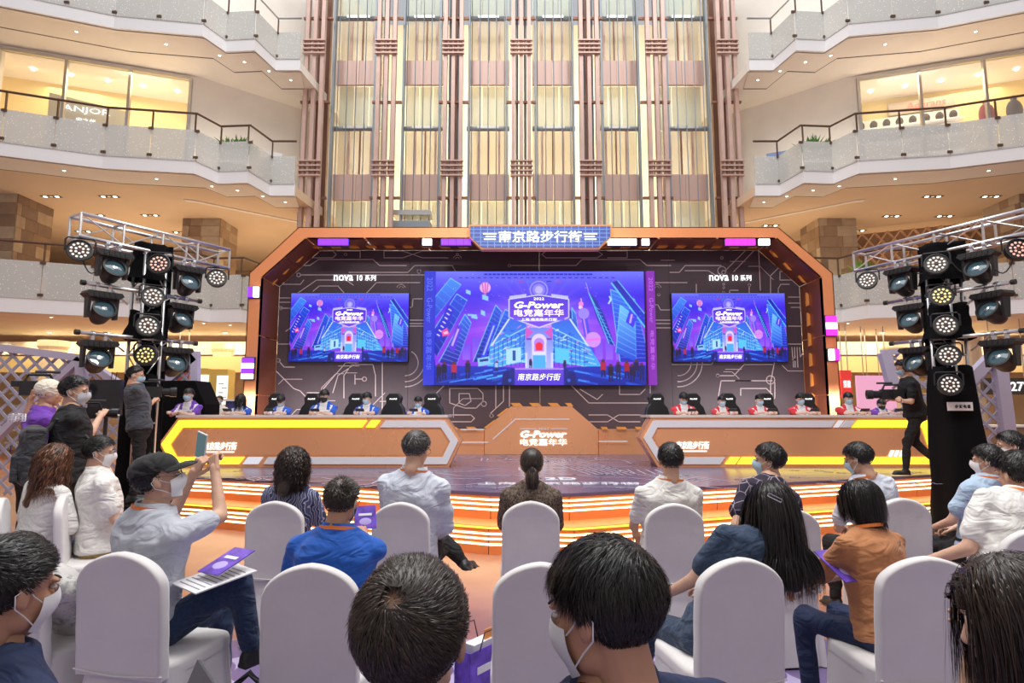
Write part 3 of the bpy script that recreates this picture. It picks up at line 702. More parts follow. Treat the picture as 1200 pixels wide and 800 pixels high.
# ---- arch
ar = thing('stage_arch', 'orange copper octagonal arch framing the stage backdrop', 'arch', (0.4, YF, SH))
for i in range(5):
    a, b, c, d = ou[i], ou[i+1], inn[i+1], inn[i]
    MB().prism([a, b, c, d], (0, .06, 0)).build('front_panel', copper_face, ar)
    MB().prism([ou[i], ou[i+1], ou[i+1]+Vector((0, 1.1, 0)), ou[i]+Vector((0, 1.1, 0))], ((inn[i]-ou[i]).normalized()*.02)).build('outer_panel', copper_face, ar)
    n = max(2, round((inn[i+1]-inn[i]).length/1.3))
    for k in range(n):
        p = inn[i].lerp(inn[i+1], k/n+.002); q_ = inn[i].lerp(inn[i+1], (k+1)/n-.002)
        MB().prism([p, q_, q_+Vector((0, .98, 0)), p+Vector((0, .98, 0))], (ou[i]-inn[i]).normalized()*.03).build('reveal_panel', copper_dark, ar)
Rz_ = YW-.03
def chev(pts, par=ar, Y=13.62): MB().prism([P(x, y, Y) for x, y in pts], (0, -.05, 0)).build('chevron', chev_m, par)
for k in range(26):
    x = 366+k*21.3
    if 548 < x < 702 or x > 900: continue
    s_ = 6 if x < 640 else -6
    if x < 640: chev([(x-2, 287.5), (x+9, 287.5), (x+13, 291), (x+2, 291)])
    else: chev([(x+2, 287.5), (x+13, 287.5), (x+9, 291), (x-2, 291)])
for cx, cy, t in ((352, 303, -1), (336, 317, -1), (321, 331, -1)): chev([(cx-5, cy+5), (cx+2, cy-3), (cx+5, cy-4), (cx-1, cy+4)])
for cx, cy in ((906, 297), (922, 312), (939, 327)): chev([(cx+5, cy+5), (cx-3, cy-4), (cx-5, cy-3), (cx+1, cy+4)])
for k in range(7):
    cy = 352+k*23.5; cx = 316.5-k*1.0; chev([(cx-2.5, cy-7), (cx, cy-5), (cx+2.5, cy-7), (cx+2, cy+5), (cx-.5, cy+8), (cx-2.5, cy+5)])
    cx = 946+k*1.4; chev([(cx-2.5, cy-9), (cx+2, cy-6), (cx+2.5, cy+5), (cx-2, cy+7)])
# ---- LED wash bars on the arch
def ledbar(x0, x1, y0, y1, cols, label, Y=YF-.08):
    t = thing('led_bar', label, 'stage light', tuple(P((x0+x1)/2, (y0+y1)/2, Y)), 'led bars mounted on the orange arch')
    a, b = P(x0, y0, Y), P(x1, y1, Y)
    MB().box(((a.x+b.x)/2, Y+.06, (a.z+b.z)/2), (abs(b.x-a.x)+.03, .06, abs(a.z-b.z)+.03)).build('housing', black, t)
    if y1-y0 > x1-x0:
        n = len(cols)
        for i, m in enumerate(cols):
            z1 = a.z+(b.z-a.z)*i/n; z0 = a.z+(b.z-a.z)*(i+1)/n; MB().box(((a.x+b.x)/2, Y, (z0+z1)/2), (b.x-a.x, .06, abs(z1-z0)-.01)).build('lamp', m, t)
    else:
        n = len(cols)
        for i, m in enumerate(cols): MB().box((a.x+(b.x-a.x)*(i+.5)/n, Y, (a.z+b.z)/2), ((b.x-a.x)/n-.01, .06, a.z-b.z)).build('lamp', m, t)
wb = glow('led_cool_white', (.95, .95, 1), 3.5)
for a in ((373, 408, 280, 287, [led_purple]*4, 'purple led bar at the upper left corner of the arch'), (495, 506, 280, 287, [wb], 'short white led lamp between the two purple bars on the arch top'),
          (517, 552, 280, 287, [led_purple]*4, 'purple led bar just left of the street name sign'), (712, 746, 280, 287, [wb]*3, 'white led bar just right of the street name sign'),
          (752, 761, 280, 287, [wb], 'short white led lamp right of the long white bar on the arch top'), (850, 885, 280, 287, [led_magenta]*4, 'magenta led bar at the upper right of the arch'),
          (889, 902, 280, 287, [wb], 'short white led lamp beside the magenta bar'),
          (291, 303, 336, 348, [led_purple, wb], 'upper purple and white led lamp on the left arch leg'), (284, 296, 419, 444, [led_purple, wb, led_purple, wb], 'lower purple and white led lamp on the left arch leg'),
          (968, 981, 370, 393, [led_magenta, wb, led_magenta], 'upper magenta and white led lamp on the right arch leg'), (971, 984, 409, 422, [wb, led_magenta], 'lower magenta and white led lamp on the right arch leg')):
    ledbar(*a)
# ---- street name sign on the arch top
sgn = thing('street_sign', 'blue grid sign with white Chinese street name on the arch top', 'sign', tuple(P(633, 277, YF-.2)))
hexa = [(549, 263), (717, 263), (717, 277), (702, 292), (564, 292), (549, 277)]; hin = [(551, 265), (715, 265), (715, 276.5), (701, 290), (565, 290), (551, 276.5)]
MB().prism(wpoly(hexa, YF-.25), (0, .2, 0)).build('sign_frame', chev_m, sgn)
MB().prism(wpoly(hin, YF-.27), (0, .03, 0)).build('sign_panel', mat('sign_navy', (.035, .06, .26), .4, emit=(.03, .07, .4), es=.5), sgn)
g = MB(); YS = YF-.275
for k in range(20):
    x = 555+k*8.2; yb = 290 if 566 < x < 700 else 290-13*(abs(x-633)-67)/16
    ribbon(g, [P(x, 265, YS), P(x, yb, YS)], .018, NY)
for y, x0, x1 in ((268.5, 551, 715), (273, 551, 715), (278, 553, 713), (283, 558, 708), (287, 562, 704)): ribbon(g, [P(x0, y, YS), P(x1, y, YS)], .018, NY)
g.build('grid_lines', glow('sign_grid', (.25, .45, .95), .8), sgn, kind='stuff')
wall_text('lettering', '南京路步行街', P(633, 277, YF-.29), 98*YF/FOC, text_white, sgn, bold=.012, height=14*YF/FOC)
for sx in (-1, 1):
    for k, l in ((-1, 16), (0, 12), (1, 14)):
        c_ = P(633+sx*(58+(k != 0)*1), 277+k*3.2, YF-.29); MB().box(c_, (l*YF/FOC, .02, .025)).build('bar_mark', text_white, sgn)

# ---- podium with G-Power lettering
YP = 13.35
pdm = thing('podium', 'copper trapezoid podium with white event title lettering at stage centre', 'podium', tuple(P(634, 531, YP)))
def pprism(pts, Y, dy, m, nm, par): return MB().prism([P(x, y, Y) for x, y in pts], (0, dy, 0)).build(nm, m, par)
gz = 532.3
pprism([(568, 503), (599, 476), (670, 476), (701, 503), (701, gz), (568, gz)], YP, .55, copper, 'centre_block', pdm)
pprism([(500, 503), (567.5, 503), (567.5, gz), (500, gz)], YP+.08, .45, copper, 'side_block', pdm)
pprism([(701.5, 503), (762, 503), (762, gz), (701.5, gz)], YP+.08, .45, copper, 'side_block', pdm)
for a in ([(598, 472), (609, 472), (613, 476), (602, 476)], [(620, 472), (631, 472), (635, 476), (624, 476)], [(642, 472), (653, 472), (657, 476), (646, 476)], [(662, 472), (669, 472), (672, 476), (666, 476)],
          [(594, 478), (597, 478), (585, 488), (582, 487)], [(579, 492), (582, 492), (570, 502), (567, 501)], [(546, 500), (556, 500), (560, 503), (549, 503)], [(524, 500), (534, 500), (538, 503), (527, 503)],
          [(704, 500), (711, 500), (713, 503), (706, 503)], [(722, 500), (733, 500), (735, 503), (724, 503)], [(744, 500), (752, 500), (755, 503), (746, 503)]): pprism(a, YP-.01, .03, chev_m, 'chevron', pdm)
g = MB()
for pts in ([(578, 514), (604, 491), (667, 491)], [(540, 503), (567, 503)], [(702, 517), (735, 517)], [(540, 518), (572, 518)]): ribbon(g, [P(x, y, YP-.012) for x, y in pts], .022, NY)
g.build('outline_print', print_white, pdm)
YT = YP-.02
wall_text('lettering', 'G-Power', P(637, 508.5, YT), 54*YT/FOC, text_white, pdm, bold=.035, shear=.2, height=8*YT/FOC)
wall_text('lettering', '电竞嘉年华', P(637, 518, YT), 54*YT/FOC, text_white, pdm, bold=.01, height=8*YT/FOC)
wall_text('lettering', '2022', P(637, 502.3, YT), 13*YT/FOC, print_white, pdm, bold=.02, height=2.6*YT/FOC)
for sx in (-1, 1): MB().box(P(637+sx*18, 502.3, YT), (19*YT/FOC, .01, .014)).build('rule_mark', print_white, pdm)

# ---- LED screens: artwork painted into the cells of an LED wall
def srgb(c): c = np.asarray(c, float); return np.where(c <= .04045, c/12.92, ((c+.055)/1.055)**2.4)
SW, SHH = 336, 180
yy, xx = np.mgrid[0:SHH*2, 0:SW*2]; U = (xx+.5)/(SW*2); V = (yy+.5)/(SHH*2)
img = np.zeros((SHH*2, SW*2, 3))
def lerp(a, b, t): return np.array(a)*(1-t[..., None])+np.array(b)*t[..., None]
img[:] = lerp((.44, .50, .98), (.22, .10, .86), np.clip(V/.22, 0, 1))
t = np.clip((V-.22)/.3, 0, 1); img = img*(1-t[..., None])+np.array((.55, .22, .88))*t[..., None]
dd = np.sqrt(((U-.5)*1.2)**2+(V-.50)**2); t = np.clip(1-dd/.40, 0, 1)**1.2; img = img*(1-t[..., None]*.9)+np.array((.86, .68, 1))*t[..., None]*.9
ang = np.arctan2(V-.42, (U-.5)*1.87); t = (np.sin(ang*26) > .45)*np.clip(.5-dd, 0, 1)*.6*(V < .6); img += t[..., None]*np.array((.45, .4, .35))
def poly(pts, col, a=1.0, grad=None):
    m = np.zeros(U.shape, bool); n = len(pts); j = n-1
    for i in range(n):
        (x1, y1), (x2, y2) = pts[i], pts[j]
        if y1 != y2: m ^= ((y1 > V) != (y2 > V)) & (U < (x2-x1)*(V-y1)/(y2-y1)+x1)
        j = i
    c = np.array(col, float)
    if grad is not None:
        v0, v1 = min(p[1] for p in pts), max(p[1] for p in pts); tt = np.clip((V[m]-v0)/(v1-v0), 0, 1)[:, None]; c = c*(1-tt)+np.array(grad)*tt
    img[m] = img[m]*(1-a)+c*a
def line(x1, y1, x2, y2, w, col, a=1.0):
    dx, dy = x2-x1, y2-y1; L = math.hypot(dx, dy) or 1; nx, ny = -dy/L*w/2, dx/L*w/2
    poly([(x1+nx, y1+ny*1.8), (x2+nx, y2+ny*1.8), (x2-nx, y2-ny*1.8), (x1-nx, y1-ny*1.8)], col, a)
def disc(cx, cy, r, col, a=1.0):
    m = ((U-cx)*1.87)**2+(V-cy)**2 < (r*1.87)**2; img[m] = img[m]*(1-a)+np.array(col)*a
def tower(pts, c0, c1, n=6, wc=(.35, .75, 1), hl=(.45, .85, 1)):
    """a leaning block: pts = bottom-left, bottom-right, top-right, top-left"""
    poly(pts, c1, grad=c0); (ax, ay), (bx, by), (cx, cy), (dx, dy) = pts
    for i in range(1, n):
        f = i/n; line(ax+(dx-ax)*f, ay+(dy-ay)*f, bx+(cx-bx)*f, by+(cy-by)*f, .0035, wc, .45)
    line(ax, ay, dx, dy, .004, hl, .9); line(bx, by, cx, cy, .003, hl, .6); line(dx, dy, cx, cy, .005, hl, .9)
rr = random.Random(3)
for k in range(16):   # distant skyline
    x = .14+k*.048; h = rr.uniform(.03, .22)*(1 if not .42 < x < .58 else .3); poly([(x, .78), (x+.035, .78), (x+.035, .72-h), (x, .72-h)], (.42, .30, .88), .8, grad=(.62, .45, .95))
tower([(-.03, .62), (.02, .75), (.16, .26), (.11, .20)], (.04, .10, .62), (.10, .30, .85), 9)
tower([(-.05, .36), (-.01, .46), (.13, .12), (.08, .06)], (.10, .22, .75), (.25, .60, .95), 6)
tower([(.03, .80), (.11, .84), (.18, .46), (.15, .38)], (.12, .10, .60), (.16, .45, .90), 12, (.7, .9, 1))
poly([(.01, .56), (.035, .62), (.10, .34), (.07, .29)], (.12, .12, .80)); 
for i in range(7): line(.018+i*.009, .555-i*.037, .032+i*.009, .575-i*.037, .007, (.85, .85, 1))
poly([(.04, .53), (.065, .50), (.08, .56), (.045, .58)], (1, .30, .55)); line(.05, .55, .07, .54, .012, (1, .8, .9))
poly([(.075, .68), (.10, .72), (.135, .50), (.115, .47)], (.35, .20, .85)); line(.09, .66, .12, .51, .01, (.8, .7, 1))
tower([(.19, .80), (.26, .80), (.325, .36), (.295, .30)], (.05, .08, .55), (.10, .32, .85), 14)
tower([(.26, .70), (.33, .70), (.385, .38), (.34, .34)], (.04, .12, .60), (.10, .40, .9), 10)
poly([(.225, .76), (.25, .76), (.30, .47), (.28, .45)], (.16, .25, .95)); line(.238, .74, .288, .48, .008, (.8, .9, 1), .8)
tower([(.88, .80), (1.02, .80), (.955, .25), (.84, .16)][::1], (.10, .14, .72), (.18, .50, .95), 16, (.6, .85, 1))
tower([(.86, .72), (.955, .80), (.955, .40), (.885, .30)], (.10, .30, .80), (.45, .85, 1), 8, (.75, .95, 1))
poly([(.845, .10), (.875, .08), (1.01, .40), (1.01, .52)], (.08, .10, .62), grad=(.12, .22, .85)); line(.845, .10, 1.01, .52, .008, (.35, .85, 1)); line(.875, .08, 1.01, .40, .005, (.4, .8, 1))
poly([(.93, .34), (.965, .40), (.945, .50), (.91, .45)], (.25, .22, .90)); line(.94, .38, .93, .46, .01, (.8, .7, 1))
poly([(.735, .18), (.775, .26), (.815, .42), (.855, .66), (.83, .64), (.775, .42)], (.06, .16, .62)); line(.735, .18, .83, .64, .004, (.4, .9, 1)); line(.735, .18, .855, .66, .003, (.4, .9, 1))
for i in range(10): line(.765+i*.007, .32+i*.032, .79+i*.0068, .34+i*.032, .003, (.35, .8, 1), .8)
line(.725, .10, .738, .2, .004, (.7, .6, 1))
# pearl tower
line(.70, .24, .708, .36, .005, (1, .75, .95)); poly([(.695, .38), (.725, .38), (.765, .78), (.735, .78)], (.30, .30, .88)); poly([(.705, .38), (.712, .38), (.748, .78), (.74, .78)], (.85, .55, .95))
disc(.712, .375, .026, (.62, .55, 1)); disc(.755, .605, .036, (.85, .62, .98)); line(.722, .61, .79, .60, .012, (.95, .5, .85)); disc(.70, .29, .012, (1, .55, .8)); disc(.695, .32, .008, (.9, .9, 1))
poly([(.645, .70), (.70, .74), (.665, .36), (.64, .34)], (.06, .12, .58), grad=(.12, .35, .85)); tower([(.66, .55), (.69, .62), (.675, .38), (.655, .32)], (.05, .1, .5), (.2, .5, .9), 6)
# mall: left and right wings and centre
poly([(.255, .86), (.44, .80), (.44, .46), (.36, .42), (.27, .66)], (.16, .42, .86), grad=(.30, .75, .95))
poly([(.56, .80), (.80, .86), (.735, .66), (.655, .42), (.56, .46)], (.16, .42, .86), grad=(.30, .75, .95))
for i in range(6):
    f = i/5; line(.27, .66+f*.2, .44, .50+f*.28, .005, (.65, .95, 1), .9); line(.735+f*.04, .66+f*.2, .56, .50+f*.28, .005, (.65, .95, 1), .9)
for i in range(8): x = .29+i*.02; line(x, .64-i*.015, x-.002, .84, .0035, (.05, .25, .7), .7); line(1-x, .64-i*.015, 1-x+.002, .84, .0035, (.05, .25, .7), .7)
for k in range(90):
    x = rr.uniform(.27, .44); y = rr.uniform(.50, .82); x = x if k % 2 else 1-x
    c = rr.choice([(.9, .55, .85), (.1, .2, .7), (.8, 1, 1), (.2, .9, .9), (.12, .3, .8)]); line(x, y, x+rr.uniform(.006, .022), y+rr.uniform(-.03, .02), rr.uniform(.003, .008), c, .8)
poly([(.345, .69), (.415, .67), (.415, .80), (.345, .82)], (.70, .95, 1)); poly([(.375, .70), (.39, .70), (.39, .79), (.375, .79)], (.15, .35, .6)); poly([(.575, .67), (.64, .69), (.64, .82), (.575, .80)], (.35, .85, .95))
line(.36, .42, .275, .66, .008, (.85, .95, 1)); line(.645, .42, .73, .66, .008, (.85, .95, 1))
poly([(.435, .86), (.435, .54), (.455, .50), (.545, .50), (.565, .54), (.565, .86)], (.45, .55, .95), grad=(.75, .80, 1))
poly([(.437, .60), (.437, .49), (.475, .54)], (.85, .35, .75)); poly([(.563, .60), (.563, .49), (.525, .54)], (.85, .35, .75)); line(.44, .60, .56, .60, .01, (.5, .25, .7))
disc(.5, .62, .036, (.92, .88, 1)); poly([(.466, .62), (.534, .62), (.534, .80), (.466, .80)], (.92, .88, 1)); disc(.5, .635, .024, (.75, .55, .9)); poly([(.477, .635), (.523, .635), (.523, .71), (.477, .71)], (.75, .55, .9))
disc(.5, .66, .017, (1, .12, .22)); poly([(.485, .66), (.515, .66), (.515, .70), (.485, .70)], (1, .12, .22)); poly([(.47, .735), (.53, .735), (.53, .86), (.47, .86)], (.30, .75, .95)); line(.47, .725, .53, .725, .02, (.9, .95, 1)); line(.44, .72, .44, .86, .01, (.85, .9, 1)); line(.56, .72, .56, .86, .01, (.85, .9, 1))
# street
poly([(0, 1), (1, 1), (1, .83), (.72, .84), (.5, .86), (.28, .84), (0, .83)], (.06, .20, .72), grad=(.03, .12, .55))
for k in range(46):
    x = rr.uniform(.08, .92); y = rr.uniform(.86, .99); L = rr.uniform(.03, .10); s_ = -1 if x < .5 else 1
    line(x, y, x+s_*L, y+L*.35, rr.uniform(.004, .012), rr.choice([(.25, .65, 1), (.35, .85, 1), (.05, .15, .6), (.1, .35, .85)]), .8)
poly([(.21, .77), (.265, .75), (.275, .82), (.215, .84)], (.55, .85, .95)); poly([(.22, .78), (.26, .77), (.262, .79), (.222, .80)], (.1, .2, .5))
# crowd
for x, y, c in ((.03, .86, (.10, .06, .22)), (.0, .80, (.1, .08, .25)), (.055, .84, (.08, .06, .2)), (.10, .84, (.75, .12, .28)), (.165, .83, (.12, .08, .3)), (.30, .82, (.7, .85, .95)), (.46, .80, (.08, .1, .35)), (.62, .81, (.12, .1, .3)),
                (.80, .82, (.72, .10, .25)), (.835, .86, (.1, .05, .2)), (.87, .84, (.15, .1, .3)), (.91, .83, (.65, .08, .22)), (.935, .86, (.12, .05, .25)), (.98, .85, (.10, .08, .4)), (.955, .82, (.10, .08, .3))):
    s_ = .35 if .28 < x < .7 else .62
    disc(x, y-.045*s_, .009*s_+.003, (.35, .18, .2)); poly([(x-.02*s_, y+.09*s_), (x+.02*s_, y+.09*s_), (x+.02*s_, y-.03*s_), (x-.02*s_, y-.03*s_)], c); line(x-.008*s_, y+.08*s_, x-.012*s_, y+.18*s_, .012*s_, (.06, .06, .3)); line(x+.008*s_, y+.08*s_, x+.012*s_, y+.18*s_, .012*s_, (.06, .06, .3))
# foreground planters and the name plate
for s_ in (-1, 1):
    disc(.5+s_*.145, .93, .028, (.06, .08, .45)); disc(.5+s_*.12, .90, .022, (.08, .12, .5)); disc(.5+s_*.15, .99, .026, (.05, .08, .4)); disc(.5+s_*.138, .96, .008, (.2, .4, .8))
poly([(.385, 1), (.385, .865), (.41, .855), (.59, .855), (.615, .865), (.615, 1)], (.42, .28, .85), grad=(.32, .22, .80)); line(.385, .86, .615, .86, .008, (.7, .6, 1))
# balloon, thumbs, phone, stars
disc(.245, .145, .026, (.92, .72, .92));
for i in (-1, 0, 1): line(.245+i*.014, .10, .245+i*.008, .19, .006, (.85, .35, .65))
poly([(.238, .20), (.252, .20), (.249, .215), (.241, .215)], (.8, .5, .7))
for x, y, a, b in ((.245, .235, .03, .03), (.165, .185, .022, .025), (.235, .37, .022, .03), (.185, .39, .045, .012), (.195, .41, .03, .015)): poly([(x-a/2, y-b), (x+a/2, y-b*.4), (x+a/2, y+b), (x-a/2, y+b*.4)], (.55, .85, 1)); 
line(.83, .29, .842, .25, .008, (.7, .95, 1)); line(.842, .25, .835, .22, .008, (.7, .95, 1))
for k in range(40): disc(rr.random(), rr.uniform(.02, .45), .0018, (.85, .9, 1), .8)
for k in range(3):
    for i in range(26 if k < 2 else 5):
        x = (.24+i*.02 if k == 0 else .12+i*.029 if k == 1 else .40+i*.045); line(x, .025+k*.032, x+(.016 if k < 2 else .025), .025+k*.032, .006, (.10, .08, .35) if k < 2 else ((.9, .1, .3), (.0, .6, .6), (.1, .4, .9), (.1, .1, .4), (.9, .2, .3))[i % 5], .75)
# badge
disc(.5, .165, .044, (.60, .62, 1)); disc(.5, .165, .038, (.35, .32, .92)); disc(.5, .165, .03, (.55, .52, 1)); disc(.5, .165, .018, (.75, .75, 1)); poly([(.36, .22), (.44, .20), (.44, .225), (.36, .245)], (.75, .80, 1)); poly([(.64, .22), (.56, .20), (.56, .225), (.64, .245)], (.75, .80, 1))
poly([(.355, .245), (.5, .205), (.645, .245), (.645, .41), (.5, .505), (.355, .41)], (.85, .88, 1)); poly([(.362, .252), (.5, .215), (.638, .252), (.638, .405), (.5, .493), (.362, .405)], (.30, .15, .80), grad=(.50, .28, .92))
line(.38, .425, .62, .425, .012, (.45, .35, .95)); line(.42, .44, .58, .44, .006, (.8, .75, 1))
img = np.clip(img, 0, 1).reshape(SHH, 2, SW, 2, 3).mean((1, 3))
img = srgb(img)*np.array((.78, .70, .95))
img = np.clip(img*1.0, 0, 1)
def screen_mesh():
    gx = np.linspace(-.5, .5, SW+1); gz_ = np.linspace(.5, -.5, SHH+1)
    vx, vz = np.meshgrid(gx, gz_); co = np.stack([vx, np.zeros_like(vx), vz], -1).reshape(-1, 3)
    i = np.arange(SHH)[:, None]*(SW+1)+np.arange(SW)[None]; f = np.stack([i+SW+1, i+SW+2, i+1, i], -1).reshape(-1, 4)
    me = bpy.data.meshes.new('led_screen_cells'); me.vertices.add(len(co)); me.vertices.foreach_set('co', co.astype(np.float32).ravel())
    me.loops.add(f.size); me.loops.foreach_set('vertex_index', f.ravel().astype(np.int32)); me.polygons.add(len(f))
    me.polygons.foreach_set('loop_start', np.arange(0, f.size, 4, dtype=np.int32)); me.update(calc_edges=True)
    at = me.color_attributes.new('cells', 'FLOAT_COLOR', 'CORNER'); c = np.ones((len(f), 4, 4), np.float32); c[..., :3] = img.reshape(-1, 1, 3); at.data.foreach_set('color', c.ravel())
    m = mat('led_wall', (.01, .01, .01), .5); nt, b = nodes(m); ca = nt.nodes.new('ShaderNodeVertexColor'); ca.layer_name = 'cells'
    nt.links.new(ca.outputs[0], b.inputs['Emission Color']); b.inputs['Emission Strength'].default_value = 1.15; me.materials.append(m); return me
scm = screen_mesh()
def screen(x0, x1, y0, y1, label, Y, side=None):
    a, b = P(x0, y0, Y), P(x1, y1, Y); c = (a+b)/2; w, h = b.x-a.x, a.z-b.z
    t = thing('led_screen', label, 'screen', (c.x, Y, b.z))
    MB().box((c.x, Y+.07, c.z), (w+.02, .12, h+.02)).build('cabinet', black, t)
    o = obj('display', scm, t); o.location = (c.x-t.location.x, Y-t.location.y, c.z-t.location.z); o.scale = (w, 1, h)
    def tx(body, u, v, wu, hv, m, **kw): wall_text('lettering', body, (a.x+w*u, Y-.008, a.z-h*v), w*wu, m, t, height=h*hv, **kw)
    tx('G-Power', .5, .30, .235, .06, text_white, bold=.03, shear=.2); tx('电竞嘉年华', .5, .37, .235, .065, glow('lilac_letters', (.9, .75, 1), 1.3), bold=.02)
    tx('2022', .5, .245, .05, .022, text_white); tx('南京路步行街', .5, .93, .20, .06, text_white, shear=.2)
    tx('上海·南京路步行街', .5, .427, .17, .022, text_white)
    if side:
        for (sx0, sx1, m, ml) in ((497.5, 508.5, glow('blue_side_panel', (.012, .02, .62), 1), glow('blue_side_text', (.10, .16, .9), 1)), (757.5, 770.5, glow('violet_side_panel', (.22, .01, .42), 1), glow('violet_side_text', (.5, .12, .8), 1))):
            p, q_ = P(sx0, y0, Y-.05), P(sx1, y1, Y-.05); MB().box(((p.x+q_.x)/2, Y+.0, c.z), (q_.x-p.x, .1, h)).build('side_panel', m, t)
            for bdy, f, l in (('2022', .12, .12), ('G-Power', .35, .22), ('电竞嘉年华', .70, .34)):
                wall_text('lettering', bdy, ((p.x+q_.x)/2, Y-.058, a.z-h*f), h*l, ml, t, rot=(PI/2, PI/2, 0), height=(q_.x-p.x)*.5)
    return t
screen(508.5, 757.5, 318, 451, 'large central led screen showing a purple night city poster', YW-.16, True)
screen(341.5, 477.5, 343.5, 423.5, 'smaller led screen with the city poster, left of the central screen', YW-.14)
screen(787, 923.5, 343.5, 423.5, 'smaller led screen with the city poster, right of the central screen', YW-.14)

# ---- players' desks
def inset(poly, d):
    """inset a 2-D convex polygon by d"""
    n = len(poly); out = []; A = sum(poly[i][0]*poly[(i+1) % n][1]-poly[(i+1) % n][0]*poly[i][1] for i in range(n)); sg = 1 if A > 0 else -1
    for i in range(n):
        p0, p1, p2 = Vector(poly[i-1]), Vector(poly[i]), Vector(poly[(i+1) % n])
        d1 = (p1-p0).normalized(); d2 = (p2-p1).normalized(); n1 = Vector((-d1.y, d1.x))*sg; n2 = Vector((-d2.y, d2.x))*sg
        b = (n1+n2); b /= b.dot(n1) or 1; out.append(p1+b*d)
    return out
def desk(label, side):
    Yd = PZ(400, 547, SH).y
    pts = [(209, 489), (523, 489), (541, 516), (526, 547), (200, 547), (186, 520)] if side == 'left' else [(763, 489), (1088, 489), (1102, 530), (1092, 547), (771, 547), (750, 513)]
    w3 = [P(x, y, Yd) for x, y in pts]; poly2 = [(p.x, p.z) for p in w3]
    for k in (3, 4): poly2[k] = (poly2[k][0], SH)
    zt = poly2[0][1]; poly2[1] = (poly2[1][0], zt)
    cx = sum(p[0] for p in poly2)/6
    t = thing('player_desk', label, 'desk', (cx, Yd+.35, SH))
    E3 = lambda pl, y: [(p[0], y, p[1]) for p in pl]
    MB().prism(E3(poly2, Yd), (0, .36, 0)).build('body', copper, t)
    top = MB().box((cx+(poly2[0][0]+poly2[1][0])/2-cx, Yd+.36, zt+.02), (poly2[1][0]-poly2[0][0]+.06, .78, .04)); top.build('desktop', mat('desk_top', (.78, .68, .62), .3), t)
    o1 = inset(poly2, .05); o2 = inset(poly2, .17); o3 = inset(poly2, .20)
    MB().prism(E3(o3, Yd-.004), (0, -.012, 0)).build('front_panel', copper, t)
    white = mat('desk_white_trim', (.82, .80, .84), .3); silver = glow('white_lit_trim', (.9, .9, 1), .75)
    def band(i, f0, f1, m, nm='border_panel'):
        """piece of the border along edge i of the hexagon, from fraction f0 to f1"""
        a0, a1 = Vector(o1[i]), Vector(o1[(i+1) % 6]); b0, b1 = Vector(o2[i]), Vector(o2[(i+1) % 6])
        sl = .06 if 0 < f0 else 0; sr = .06 if f1 < 1 else 0; L = (a1-a0).length
        A_ = a0.lerp(a1, f0+sl/L); B_ = a0.lerp(a1, f1+sr/L if f1 < 1 else 1); C_ = b0.lerp(b1, f1); D_ = b0.lerp(b1, f0)
        MB().prism(E3([A_, B_, C_, D_], Yd-.002), (0, -.03, 0)).build(nm, m, t)
    if side == 'left':
        band(0, 0, .695, led_yellow, 'led_border'); band(0, .71, .745, led_yellow, 'led_border'); band(0, .765, 1, white)
        band(1, 0, 1, white); band(2, 0, 1, white); band(3, 0, .655, white); band(3, .675, .73, silver); band(3, .745, 1, led_yellow, 'led_border'); band(4, 0, 1, led_yellow, 'led_border'); band(5, 0, 1, led_yellow, 'led_border')
        lx, ly = 258, 522.5
    else:
        band(0, 0, .655, white); band(0, .665, .683, silver); band(0, .69, .725, white); band(0, .735, 1, led_yellow, 'led_border')
        band(1, 0, 1, led_yellow, 'led_border'); band(2, 0, 1, led_yellow, 'led_border'); band(3, 0, .70, led_yellow, 'led_border'); band(3, .71, .745, led_yellow, 'led_border'); band(3, .765, 1, white); band(4, 0, 1, white); band(5, 0, 1, white)
        lx, ly = 812, 521.5
        for k in range(4): pp = [(1041+k*6, 534.5), (1045+k*6, 534.5), (1048+k*6, 527.5), (1044+k*6, 527.5)]; MB().prism([P(x, y, Yd-.02) for x, y in pp], (0, -.01, 0)).build('reflection_mark', text_white, t)  # pale slanted bars put in for a reflection on the desk front
    wall_text('lettering', '南京路步行街', P(lx, ly, Yd-.025), 38*Yd/FOC, text_white, t, bold=.008, shear=.15, height=9*Yd/FOC)
    MB().box(P(lx, ly+7, Yd-.025), (32*Yd/FOC, .01, .02)).build('underline_mark', text_white, t)
    return Yd, zt+.04
YD, DTOP = desk('copper-fronted player desk with yellow and white border, team in blue', 'left')
desk('copper-fronted player desk with white and yellow border, team in red', 'right')
for sx, px in ((-1, 365), (1, 925)):
    area('desk_backlight', tuple(P(px, 470, 12.6)), 4, 60, (1, .95, .9), (PI*.25, 0, 0), .5)
# =================================================================== LIGHTING TOWERS
def proj(p):
    d = p.y*_c+(p.z-EYE.z)*_s; return 600+FOC*p.x/d, 400-FOC*((p.z-EYE.z)*_c-p.y*_s)/d
def at_px(A, B, px):
    lo, hi = -1.0, 2.0; f = lambda t: proj(A.lerp(B, t))[0]-px
    s0 = f(lo) > 0
    for _ in range(40):
        m = (lo+hi)/2
        if (f(m) > 0) == s0: lo = m
        else: hi = m
    return A.lerp(B, (lo+hi)/2)
lens_m = mat('lens_glass', (.05, .10, .13), .06, spec=1)
led_dot = mat('led_lens_cream', (.78, .70, .64), .25, emit=(1, .85, .75), es=.35)
led_dot_y = mat('led_lens_yellow', (.85, .75, .35), .25, emit=(1, .85, .3), es=.5)
led_dot_r = mat('led_lens_pink', (.85, .50, .42), .25, emit=(1, .5, .4), es=.4)
clampm = mat('bright_clamp', (.75, .78, .82), .2, .9)
